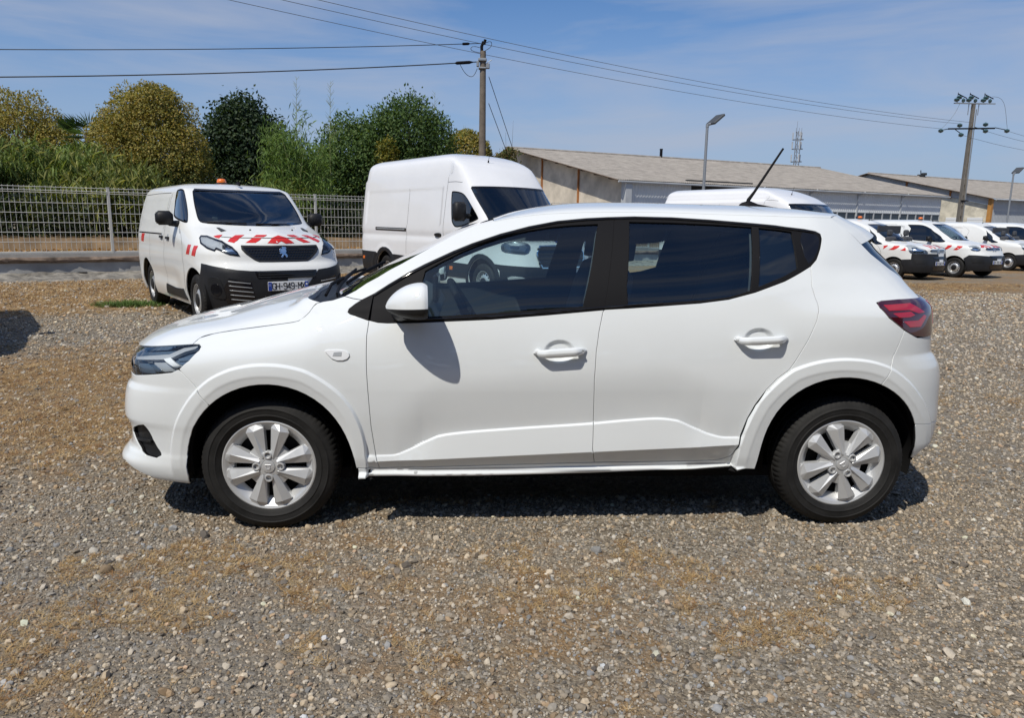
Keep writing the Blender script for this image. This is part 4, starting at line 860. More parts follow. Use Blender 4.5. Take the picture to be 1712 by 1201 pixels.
    for x in xs:
        z=float(rz(x))-.006; p=w.P(x,z)+w.N(x,z)*.0008; p2=w.P(x,z+.004)+w.N(x,z+.004)*.0008; tv_=(p2-p); tv_/=np.linalg.norm(tv_); zc_=float(zcr(p[0])); y0=abs(p[1])
        k=min(.16,.9*max(zc_-z,.004)/max(tv_[2],.2)*1.2)
        B0=p;B1=p+tv_*k*.55;B2=np.array((p[0],-y0*.55,zc_));B3=np.array((p[0],0,zc_)); t=np.linspace(0,1,24)[:,None]**1.3
        h=(1-t)**3*B0+3*(1-t)**2*t*B1+3*(1-t)*t*t*B2+t**3*B3; m_=h[:-1][::-1].copy();m_[:,1]*=-1; Gr.append(np.vstack([h,m_]))
    # last rows sweep back to meet the tailgate edge
    l0=Gr[-1]; ye_=abs(l0[0][1]); tq=l0[:,1]/ye_; ex_=1.2585+.13*(1-np.abs(tq)**5.5); end=np.stack([ex_,l0[:,1],l0[:,2]-.09*(ex_-l0[:,0])],1)
    for q in (.34,.67,1.0): Gr.append(l0*(1-q)+end*q)
    Gr=np.array(Gr); roof=grid_patch(Gr,(0,0,1),lip=0).build('roof','white_paint',root)
    # roof aerial on its little foot
    mb=MB(); a0=np.array((1.085,0,1.488)); mb.tube([a0+np.array((0,0,-.01)),a0+np.array((.012,0,.03)),a0+np.array((.04,0,.07)),a0+np.array((.182,0,.302))],[.011,.010,.0075,.0055],10)
    foot=[(1.045,.0,.0),(1.06,.020,.012),(1.10,.026,.026),(1.15,.022,.010),(1.20,.012,.004),(1.235,.001,.0)]
    rings=[[(x,wd*math.cos(th),1.482-(x-1.045)*.05+(hh+.008)*math.sin(th)) for th in np.linspace(0,math.pi,9)] for x,wd,hh in foot]; mb.grid(np.array(rings)); mb.build('aerial','black_trim',root,smooth=60)
    # tailgate: edges down the rear pillar
    te=P3(D['tgate']); te=np.vstack([te,P3([D['qrear'][0]]),P3([D['qrear'][1]])]); te[0]=(1.257,te[0][1],1.425)
    tS=resample(te,40,False); s_=np.linspace(0,1,40)
    bul=np.interp(s_,[0,.3,.7,1],[.13,.15,.12,.06]); dzz=np.interp(s_,[0,.25,1],[.030,.024,.0])
    Gt=np.array([cross(tS[i],bul[i],dzz[i],pw=5.5) for i in range(40)])
    k1=int(40*.30)
    Gs=Gt[:k1+2].copy(); push=np.linspace(0,1,k1+2)[:,None]; tvv=(1-np.abs(np.linspace(-1,1,41))**6)[None]
    Gs[:,:,0]+=.03*push*tvv; Gs[:,:,2]+=.03*push*tvv
    endr=Gr[-1]; tg_=np.linspace(-1,1,41); o_=np.argsort(endr[:,1]); tt_=endr[o_,1]/np.abs(endr[:,1]).max()
    Ex=np.stack([np.interp(tg_,tt_,endr[o_,k]) for k in range(3)],1); dl=Ex-Gt[0]; dl[:,1]=0
    Gs+=dl[None]*(1-smooth(0,1,push))[:,:,None]
    Gs[:,:,0]+=.0015
    grid_patch(Gs,(0,0,1),lip=.02).build('spoiler','white_paint',root)
    tg=grid_patch(Gt[k1-1:],(1,0,.5),lip=.012,off=-.003).build('tailgate','gloss_black',root)
    grid_patch(Gt[k1+1:k1+17,4:-4],(1,0,.5),lip=.002,off=.001).build('rear_window','dark_glass',root)
    # --- window frames and panes
    tri=[dt[0],dt[1],dt[2],dt[3],(dt[4][0]-.004,dt[4][1]-.002),db[-3],db[-2],db[-1]]
    both('quarter_trim',panel(w,tri,off=.001,gap=.001,step=.02,lip=.02),'black_trim')
    it=14
    f1=[p for p in dt[4:it+1]]+[mg[0],mg[1]]+db[10:-3]+[(db[-3][0]+.010,db[-3][1]-.001)]
    both('window_frame',panel(w,f1,[D['fglass']],off=.001,gap=.0015,step=.02,estep=.014,lip=.016),'black_trim')
    f2=[mg[0]]+dt[it+1:]+db[:10]+[mg[1]]
    f2=[mg[0]]+dt[it+1:]+db[:10]+[mg[1]]
    both('window_frame',panel(w,f2,[D['rglass'],D['qglass']],off=.001,gap=.0015,step=.02,estep=.014,lip=.016),'black_trim')
    both('quarter_panel',panel(w,round_poly(D['fixq'],1),off=.0025,gap=0,step=.02,lip=.002),'gloss_black')
    # slim seal mouldings along the top of the doors and the waist
    for L_,o_ in ((dt[4:-2],-.010),(db[8:-4],.012)):
        pts=[]
        for q in densify(np.array(L_),.04)[:-1]:
            p=w.P(q[0],q[1]+o_);n_=w.N(q[0],q[1]+o_);pts.append(p+n_*.0035)
        k_=int(len(pts)*.0); 
        # drop the closing segment added by densify
        cut=[i for i in range(1,len(pts)) if np.linalg.norm(pts[i]-pts[i-1])>.2]
        npt=sum(max(1,int(math.ceil(np.hypot(*(np.array(L_[i+1])-np.array(L_[i])))/.04))) for i in range(len(L_)-1))+1
        both('window_seal',MB().tube(pts[:npt-1],.0045,6),'gloss_black',smooth=60)
    for nm,mat in (('fglass','car_glass'),('rglass','car_glass'),('qglass','dark_glass')):
        both('window_pane',panel(w,D[nm],off=-.006,gap=-.004,step=.03,lip=0),mat)
    # --- inner skin: shuts the panel gaps and lines the doors
    lin=lambda name,poly,mat,off=-.035,holes=():both(name,panel(w,poly,holes,off=off,gap=-.004,step=.04,lip=0),mat)
    lin('door_lining',fd+[],'cabin_trim',-.05); lin('door_lining',rd+[],'cabin_trim',-.05)
    lin('inner_skin',[fseam[0],fa[i]]+fa[i+1:-1]+sl+fg[-2:1:-1]+[db[-3],dt[3]]+D['cowl_edge'][-2::-1]+D['hoodsh'][-2::-1]+[L[6]],'dark_inside')
    lin('inner_skin',bs,'dark_inside',-.030)
    lin('inner_skin',fb,'dark_inside',-.045,[fog])
    lin('inner_skin',rb,'dark_inside',-.030)
    lin('pillar_trim',f1,'cabin_trim',-.035,[D['fglass']]); lin('pillar_trim',f2,'cabin_trim',-.035,[D['rglass']])
    Gh=Gr.copy();Gh[:,:,2]-=.035;Gh[:,:,1]*=.985; mb=MB();N_,fl=grid_normals(Gh,(0,0,-1));mb.grid(Gh,N_,flip=fl);mb.build('headliner','headliner',root)
    # bonnet underside / bulkhead / floor / dash
    mb=MB(); mb.box((-.05,0,.235),(3.3,1.50,.05)); mb.box((-1.05,0,.62),(.03,1.42,.76)); mb.box((1.50,0,.56),(.5,1.36,.6)); mb.box((-1.95,0,.45),(.08,1.2,.36)); mb.box((1.2,0,.70),(.06,1.3,.7)); mb.build('underbody','dark_inside',root)
    for xc,arch in ((XF,fa),(XR,ra)):
        for sg in (-1,1):
            mb=MB(); mb.lathe([(.356,-.81),(.362,-.60),(.30,-.57),(.0,-.57)],n=40,c=(xc,0,.315),a0=-.24,a1=math.pi+.24)
            if sg>0: mb=mb.mirrored()
            mb.build('wheel_arch_liner','dark_inside',root,smooth=50)
    dash=[(-1.04,.86),(-1.0,1.0),(-.9,1.035),(-.72,1.02),(-.62,.97),(-.58,.90),(-.62,.78),(-.72,.62)]
    MB().prism(dash,lambda p,d:(p[0],d,p[1]),-.66,.66).build('dashboard','cabin_trim',root,smooth=30)
    mb=MB(); mb.box((-.60,-.02,1.03),(.03,.24,.15),bev=.012); mb.build('centre_screen','gloss_black',root)
    # steering wheel
    c=np.array((-.42,-.37,.93)); ax=np.array((.86,0,.51));ax/=np.linalg.norm(ax);e1=np.array((0,1,0.));e2=np.cross(ax,e1)
    mb=MB(); pts=[c+.185*(e1*math.cos(t)+e2*math.sin(t)) for t in np.linspace(0,2*math.pi,37)]; mb.tube(pts,.0165,10,cap=False); 
    for t in (0.,math.pi,-math.pi/2): mb.tube([c-ax*.03,c+.17*(e1*math.cos(t)+e2*math.sin(t))],.016,6)
    mb.tube([c-ax*.25,c-ax*.02],.035,10); mb.tube([c-ax*.03,c-ax*.012],[.075,.065],16); mb.build('steering_wheel','black_trim',root,smooth=50)
    # seats: cushion, backrest, head restraint
    def seat(x,y,wd,rear=False):
        mb=MB()
        def cushion(prof,hw,rnd=.05):
            rings=[]
            for t in np.linspace(-1,1,13):
                k=1-.12*abs(t)**6; y_=y+hw*t; cx=np.mean([p[0] for p in prof]);cz=np.mean([p[1] for p in prof]); kk=1-(.16*abs(t)**5)
                rings.append([(cx+(p[0]-cx)*kk,y_,cz+(p[1]-cz)*kk) for p in prof]+[(cx+(prof[0][0]-cx)*kk,y_,cz+(prof[0][1]-cz)*kk)])
            mb.grid(np.array(rings)); mb.add(rings[0][:-1],[tuple(range(len(prof)))]); mb.add(rings[-1][:-1],[tuple(range(len(prof)))[::-1]])
        cushion([(x-.28,.50),(x-.30,.58),(x-.22,.63),(x+.05,.60),(x+.22,.57),(x+.24,.47)],wd)
        bx=x+.20
        cushion([(bx-.05,.58),(bx-.02,.80),(bx+.05,1.05),(bx+.10,1.16),(bx+.15,1.18),(bx+.18,1.14),(bx+.155,1.0),(bx+.11,.75),(bx+.08,.56)],wd)
        cushion([(bx+.09,1.19),(bx+.10,1.27),(bx+.13,1.33),(bx+.18,1.335),(bx+.205,1.28),(bx+.195,1.20)],wd*.58)
        mb.tube([(bx+.14,y-.05,1.12),(bx+.15,y-.05,1.24)],.006,6);mb.tube([(bx+.14,y+.05,1.12),(bx+.15,y+.05,1.24)],.006,6)
        mb.build('seat','seat_fabric',root,smooth=50)
    seat(-.02,-.36,.25);seat(-.02,.36,.25);seat(.80,-.35,.30);seat(.80,.35,.30)
    # --- door mirror(s): body-coloured cap over a black foot
    def mirror(s_):
        m=(lambda q:q) if s_==0 else (lambda q:q.mirrored())
        cx,cy,cz=-.656,-.990,1.036
        n,k=26,20; G=np.zeros((n,k,3))
        for i_ in range(n):
            th=2*math.pi*i_/n
            for j in range(k):
                # front-to-back stations: nose (forward) to the open rear rim
                t=j/(k-1); r=math.sin(math.pi/2*min(1,.02+t*1.15))**.62 if t<.87 else 1.0-.10*((t-.87)/.13)**2
                yy=math.copysign(abs(math.cos(th))**.80,math.cos(th))*.110*r; zz=math.copysign(abs(math.sin(th))**.85,math.sin(th))*(.097 if math.sin(th)>0 else .052)*r
                x=cx-.100+.168*t+ (.020*abs(math.cos(th)) if False else 0)
                G[i_,j]=(x-.10*yy*.9+.012*(zz/.08)*(1-t)*-1,cy+yy,cz+zz-.010*(1-t)**1.3)
        up_=MB();lo_=MB()
        for i_ in range(n):
            for j in range(k-1):
                q=[G[i_,j],G[(i_+1)%n,j],G[(i_+1)%n,j+1],G[i_,j+1]]
                zmid=np.mean([p[2] for p in q]); (up_ if math.sin(2*math.pi*(i_+.5)/n)>-.10 else lo_).add(q,[(0,1,2,3)])
        def weld(mb):
            key={};V=[];idx=[]
            for p in mb.v:
                kk=tuple(round(c_,5) for c_ in p)
                if kk not in key: key[kk]=len(V);V.append(p)
                idx.append(key[kk])
            o=MB();o.add(V,[tuple(dict.fromkeys(idx[i_] for i_ in f)) for f in mb.f]);o.f=[f for f in o.f if len(f)>2];o.mi=[0]*len(o.f);return o
        par=m(weld(up_)).build('door_mirror',['white_paint'],root,smooth=60)
        ft=weld(lo_)
        ft.tube([(cx-.02,cy+.03,cz-.030),(cx-.05,cy+.09,cz-.048),(cx-.07,cy+.16,cz-.045)],[.030,.028,.034],12)
        # pointed lower shell under the cap
        m(ft).build('mirror_foot',['black_plastic'],par,smooth=60)
        rim=G[:,-1]; c_=rim.mean(0); gl=MB(); gl.add([tuple(p*.93+c_*.07+np.array((-.006,0,0))) for p in rim]+[tuple(c_+np.array((-.006,0,0)))],[(i_,(i_+1)%n,n) for i_ in range(n)]); m(gl).build('mirror_glass',['chrome'],par)
        bz_=MB(); inner=rim*.93+c_*.07; bz_.add([tuple(p) for p in rim]+[tuple(p) for p in inner],[(i_,(i_+1)%n,n+(i_+1)%n,n+i_) for i_ in range(n)]); m(bz_).build('mirror_bezel',['black_plastic'],par)
    mirror(0);mirror(1)
    # --- wheels
    face,dark,hub,bolts,em,spokes=wheel_cover_mesh(); ty=tyre_mesh(.303,.190,.203)
    first=None
    for xc,rot,sg in ((XF,0.0,-1),(XR,math.radians(-33),-1),(XF,.4,1),(XR,.9,1)):
        if first is None:
            t=ty.build('wheel','tyre_rubber',root,smooth=35); t.location=(0,0,0)
            f_=face.build('wheel_cover','wheel_silver',t,smooth=40); f_.location=(0,-.080,0)
            for mb_ in spokes:
                sp0=None
                for q in range(4):
                    if sp0 is None: sp0=mb_.build('spoke','wheel_silver',t); sp=sp0
                    else: sp=sp0.copy(); COL.objects.link(sp)
                    sp.location=(0,-.080,0); sp.rotation_euler=(0,q*math.pi/2,0)
            d_=dark.build('dark_backing','dark_inside',t); d_.location=(0,-.080,0)  # plain dark disc in place of the shade behind the cover
            h_=hub.build('hub_cap','wheel_silver',t,smooth=35); h_.location=(0,-.080,0)
            b_=bolts.build('wheel_bolts','lamp_grey',t,smooth=35); b_.location=(0,-.080,0)
            e_=em.build('emblem','wheel_emblem',t); e_.location=(0,-.080,0)
            first=t; o=t
        else:
            o=copy_tree(first,root)
        o.location=(xc,sg*.765,.303); o.rotation_euler=(0,rot,0 if sg<0 else math.pi)
    return root
def HB_BASE(x,z):
    """skin without the handle bowls"""
    global HB_BOWLS
    k=HB_BOWLS[:]; HB_BOWLS.clear(); y=-hb_half(x,z); HB_BOWLS.extend(k); return y
# ------------------------------------------------------------ vans
def steel_wheel(parent,loc,flip,R=.33,rim=.20,cap=False):
    """black tyre, pressed steel rim with round holes, dark centre"""
    if 'w' not in WH:
        t=tyre_mesh(.33,.215,.205,48); r=MB()
        r.lathe([(.206,.015),(.206,-.006),(.198,-.006),(.192,.02),(.185,.045),(.165,.035),(.125,.012),(.10,-.002),(.075,.0),(.06,.02),(.0005,.02)],n=40)
        h=MB()
        for k in range(14):
            a=2*math.pi*k/14; c=(.150*math.cos(a),.024,.150*math.sin(a)); h.lathe([(.0135,.004),(.0135,-.006),(.0005,-.006)],n=8,c=c)
        cp=MB().lathe([(.088,.0),(.085,-.012),(.06,-.02),(.0005,-.022)],n=24)
        WH['w']=(t,r,h,cp)
    t,r,h,cp=WH['w']
    if 'o' not in WH:
        o=t.build('wheel','tyre_rubber',parent,smooth=40); q=r.build('rim','steel_wheel',o,smooth=40); q.location=(0,-.088,0)
        q2=h.build('rim_holes','dark_inside',o,kind='stuff'); q2.location=(0,-.088,0); q3=cp.build('hub_cap','black_plastic',o,smooth=40); q3.location=(0,-.088,0); WH['o']=o
    else:
        o=copy_tree(WH['o'],parent)
    o.location=loc; o.rotation_euler=(0,random.uniform(0,6),0 if flip else math.pi); s=R/.33; o.scale=(s,1,s); return o
WH={}
def symm_poly(w,L): 
    return list(L)+[(2*w.u0-u,v) for u,v in L[::-1]]
def mir(w,L): return [(2*w.u0-u,v) for u,v in L]
GLYPH={'G':[(4,5),(4,6),(3,7),(1,7),(0,6),(0,1),(1,0),(3,0),(4,1),(4,3),(2.4,3)],'H':[(0,0),(0,7),None,(4,0),(4,7),None,(0,3.5),(4,3.5)],'9':[(0,.6),(1,0),(3,0),(4,1),(4,6),(3,7),(1,7),(0,6),(0,4.2),(1,3.2),(4,3.2)],'4':[(3,0),(3,7),(0,2),(4.2,2)],'M':[(0,0),(0,7),(2,3),(4,7),(4,0)],'X':[(0,0),(4,7),None,(0,7),(4,0)],'-':[(.8,3.3),(3.0,3.3)],
 'F':[(0,0),(0,7),(4,7),None,(0,3.6),(3,3.6)],'1':[(.8,5.5),(2.2,7),(2.2,0)],'7':[(0,7),(4,7),(1.5,0)],'2':[(0,6),(1,7),(3,7),(4,6),(4,4.5),(0,0),(4,0)],'3':[(0,6.5),(1,7),(3,7),(4,6),(4,4.6),(2.4,3.7),(4,2.8),(4,1),(3,0),(1,0),(0,.6)],'0':[(1,0),(0,1),(0,6),(1,7),(3,7),(4,6),(4,1),(3,0),(1,0)],'6':[(4,6.4),(3,7),(1,7),(0,6),(0,1),(1,0),(3,0),(4,1),(4,3),(3,4),(0,4)],'P':[(0,0),(0,7),(3,7),(4,6),(4,4.3),(3,3.4),(0,3.4)],'R':[(0,0),(0,7),(3,7),(4,6),(4,4.5),(3,3.6),(0,3.6),None,(2,3.6),(4,0)],'D':[(0,0),(0,7),(2.6,7),(4,5.5),(4,1.5),(2.6,0),(0,0)]}
def stroke_text(txt,x0,h,fn,wd=.011,adv=None,mb=None):
    mb=mb or MB(); sc=h/7; x=x0; adv=adv or 5.6*sc
    for ch in txt:
        seg=[];cur=[]
        for p in GLYPH.get(ch,[])+[None]:
            if p is None:
                if len(cur)>1: seg.append(cur)
                cur=[]
            else: cur.append((x+p[0]*sc*.92,p[1]*sc))
        for s_ in seg:
            for a,b in zip(s_[:-1],s_[1:]):
                a=np.array(a);b=np.array(b);d=(b-a)/(np.linalg.norm(b-a)+1e-9);n=np.array((-d[1],d[0]))*wd/2;a=a-d*wd*.35;b=b+d*wd*.35
                mb.add([fn(*(a+n)),fn(*(a-n)),fn(*(b-n)),fn(*(b+n))],[(0,1,2,3)])
        x+=adv
    return mb
def licence_plate(root,x,z,text,tilt=0):
    """plate on the front centre, local frame of the van (front faces -x, +y is the image-left side)"""
    o=MB().box((x,0,z),(.012,.52,.115),bev=.004).build('number_plate','plate_white',root)
    for s in (1,-1): MB().box((x-.0075,s*.237,z),(.003,.044,.108)).build('plate_band','plate_blue',o)
    fn=lambda a,b:(x-.0085,.205-a,z-.038+b)
    stroke_text(text,0,.076,fn,.0098,.0475).build('plate_letters','plate_black',o)
    for s in (1,-1):
        mb=MB()
        if s>0:
            for k in range(8): mb.box((x-.0095,s*.237+.011*math.cos(k*.785),z+.018+.011*math.sin(k*.785)),(.001,.004,.004))
        else: mb.box((x-.0095,s*.237,z+.018),(.001,.022,.026))
        mb.build('plate_mark','plate_white',o)
    return o
def van_core(root,w,ws_top,ws_bot,wsL,side_win,arches,arch_r,ground,paint,pillar_v=None):
    """body with openings, glass, dark cabin, wheels. wsL: left windscreen edge, top to bottom"""
    WS=[(w.u0,ws_top)]+[((w.u0*(1-k)+wsL[0][0]*k),ws_top+(wsL[0][1]-ws_top)*k**2) for k in (.4,.75)]+list(wsL)+[((w.u0*(1-k)+wsL[-1][0]*k),ws_bot+(wsL[-1][1]-ws_bot)*k**2) for k in (.8,.4)]+[(w.u0,ws_bot)]
    WSf=WS+[(2*w.u0-u,v) for u,v in WS[-2:0:-1]]
    WSr=round_poly(WSf,1)
    SW=round_poly(side_win,2)
    vb=.24
    def ring(xc,zc,R):
        return [(xc+R*math.cos(t),zc+R*math.sin(t)) for t in np.linspace(math.pi+.1,-.1,25)]
    def u_of_x(x,v):
        us=np.linspace(w.u0,w.u1,1500);X=w.P(us,np.full_like(us,v))[:,0];return float(np.interp(x,X,us))
    def arcs(flip):
        out=[]
        for xc,zc,R in arches:
            pts=[(u_of_x(x,max(z,.12)),z) for x,z in ring(xc,zc,R) if z>vb]
            out.append(pts)
        return out
    A=arcs(0)
    u1=w.u1
    bottom_near=[]
    for a in sorted(A,key=lambda a:a[0][0]): bottom_near+= [(a[0][0],vb)]+a+[(a[-1][0],vb)]
    near=[(w.u0,vb)]+bottom_near+[(u1,vb),(u1,w.vmax-.005),(w.u0,w.vmax-.005)]
    full=[(u,v) for u,v in bottom_near]+[(u1,vb),(u1,w.vmax-.004),(2*w.u0-u1,w.vmax-.004),(2*w.u0-u1,vb)]+[(2*w.u0-u,v) for u,v in bottom_near[::-1]]
    SWf=[(2*w.u0-u,v) for u,v in SW]
    body=panel(w,full,[WSr,SW,SWf],step=.055,estep=.04,gap=0,lip=.012,rnd=.001).build('body',paint,root)
    panel(w,WSr,off=-.006,gap=-.004,step=.06,lip=0).build('windscreen','van_glass',root)
    # black border of the screen
    B=offset_poly(np.array(WSr if area2(WSr)>0 else WSr[::-1]),.035)
    panel(w,WSr,[[tuple(q) for q in B]],off=-.003,gap=-.002,step=.05,lip=0).build('screen_border','gloss_black',root)
    for p in (SW,SWf): panel(w,p,off=-.006,gap=-.004,step=.06,lip=0).build('side_window','dark_glass',root); 
    B=offset_poly(np.array(SW if area2(SW)>0 else SW[::-1]),.022)
    for q in (0,1):
        o=SW if q==0 else SWf; i_=[tuple(k) for k in B] if q==0 else mir(w,[tuple(k) for k in B])
        panel(w,o,[i_],off=-.002,gap=-.002,step=.05,lip=0).build('window_seal','black_trim',root)
    # cabin: floor, bulkhead, dashboard, seats, wheel
    fx=float(w.xf(ws_bot)); yw=float(w.half(fx+.8,ws_bot))-.10
    bx=max(q[0] for q in side_win)+.12
    zt=float(w.zv(ws_top))-.03; vv=np.linspace(.45,w.vmax-.75,14); bo=[(float(w.half(bx,v))-.06,float(w.zv(v))) for v in vv]; wm=float(w.half(bx,ws_top))-.16; bo=[(a if b_<ws_bot-.1 else min(a,wm+.10),b_) for a,b_ in bo if b_<zt]
    pl=bo+[(-a,b_) for a,b_ in bo[::-1]]
    mb=MB().prism(pl,lambda p,d:(bx+d,p[0],p[1]),-.02,.02); mb.box(((fx+bx)/2,0,.42),(bx-fx+.3,2*yw*.92,.05)); mb.build('bulkhead','cabin_trim',root)
    dash=[(fx+.0,ws_bot-.30),(fx+.05,ws_bot-.06),(fx+.25,ws_bot-.02),(fx+.62,ws_bot-.05),(fx+.72,ws_bot-.14),(fx+.6,ws_bot-.45)]
    MB().prism(dash,lambda p,d:(p[0],d,p[1]),-yw*.72,yw*.72).build('dashboard','cabin_trim',root,smooth=30)
    for y in (-.48*yw/.8,.48*yw/.8):
        mb=MB(); mb.box((bx-.35,y,ws_bot-.20),(.16,.44,.70),bev=.05); mb.box((bx-.30,y,ws_bot+.26),(.10,.24,.19),bev=.04); mb.box((bx-.60,y,ws_bot-.46),(.5,.46,.14),bev=.05); mb.build('seat','seat_fabric',root)
    c=np.array((fx+.84,-.46*yw/.8,ws_bot-.02));ax=np.array((.7,0,.72));e1=np.array((0,1.,0));e2=np.cross(ax,e1)
    MB().tube([c+.19*(e1*math.cos(t)+e2*math.sin(t)) for t in np.linspace(0,2*math.pi,25)],.016,6,cap=False).tube([c-ax*.2,c],.03,8).build('steering_wheel','black_trim',root,smooth=50)
    # underside and wheel housings
    MB().box((w.L/2,0,.30),(w.L-.7,1.5*yw/.8,.10)).build('underbody','dark_inside',root)
    for (xc,zc,R) in arches:
        for s in (1,-1):
            yy=float(w.half(xc,.5)); m=MB().lathe([(R+.015,yy-.05),(R+.015,yy-.32),(.0,yy-.34)],n=28,c=(xc,0,zc),a0=-.3,a1=math.pi+.3,flip=True)
            (m if s>0 else m.mirrored()).build('wheel_arch_liner','dark_inside',root,smooth=50)
            steel_wheel(root,(xc,s*(yy-.135),ground),s<0,ground)
    return body,WSr
def van_mirror(root,w,u,v,size=(.14,.20,.17),drop=0):
    for s in (1,-1):
        p=w.P(u,v);mb=MB(); y=abs(p[1])+size[1]*.62+.05
        mb.box((p[0]-.02,s*y,v+.02+drop),size,bev=.045); mb.tube([(p[0]-.02,s*(abs(p[1])-.03),v-.06+drop),(p[0]-.02,s*(y-.05),v-.05+drop)],[.05,.035],8)
        o=mb.build('wing_mirror','black_plastic',root,smooth=50)
        MB().box((p[0]-.02+size[0]/2+.001,s*y,v+.02+drop),(.002,size[1]*.8,size[2]*.8)).build('mirror_glass','chrome',o)
def beacon(root,p):
    mb=MB().lathe([(.085,0),(.085,.022),(.07,.03),(.0005,.03)],n=20,axis='z',c=p); o=mb.build('beacon_base','black_plastic',root,smooth=40)
    q=MB().lathe([(.066,.02),(.070,.035),(.066,.065),(.052,.085),(.02,.092),(.0005,.093)],n=24,axis='z',c=p); q.build('beacon_light','orange_lens',o,smooth=60)
def aerial(root,p,d,L=.35,r=.005):
    p=np.array(p);d=np.array(d,float);d/=np.linalg.norm(d); MB().tube([p,p+d*.04],.014,8).tube([p,p+d*L],[r,r*.6],6).build('aerial','black_trim',root,smooth=50)
def both_side(root,w,name,poly,mat,off=.004,lip=.006,step=.05,rnd=0,gap=0):
    q=round_poly(poly,rnd) if rnd else poly; a=panel(w,q,off=off,gap=gap,step=step,lip=lip).build(name,mat,root); b=panel(w,mir(w,q),off=off,gap=gap,step=step,lip=lip).build(name,mat,root); return a,b
def wiper(root,w,u0,u1,v,dv):
    pts=[w.P(u0+(u1-u0)*t,v+dv*t)+w.N(u0+(u1-u0)*t,v+dv*t)*.014 for t in np.linspace(0,1,9)]; MB().tube(pts,.008,5).tube([pts[0],pts[0]*.5+pts[5]*.5+np.array((-.01,0,.0)),pts[5]],.011,5).build('wiper','black_trim',root,smooth=50)
def seam(root,w,pts,wd=.004,name='panel_gap'):
    """a thin dark joint drawn as a sunk strip"""
    P=np.array(pts);mb=MB();
    D=[];n=len(P)
    for i in range(n-1):
        k=max(1,int(np.linalg.norm(P[i+1]-P[i])/.05))
        for j in range(k): D.append(P[i]+(P[i+1]-P[i])*j/k)
    D.append(P[-1]);D=np.array(D);t=np.gradient(D,axis=0);t/=np.linalg.norm(t,axis=1,keepdims=True)+1e-9;nn2=np.stack([-t[:,1],t[:,0]],1)*wd
    G=np.stack([w.P(*(D+nn2).T)+w.N(*(D+nn2).T)*.0025,w.P(*(D-nn2).T)+w.N(*(D-nn2).T)*.0025],1)
    mb.grid(G); return mb.build(name,'dark_inside',root)
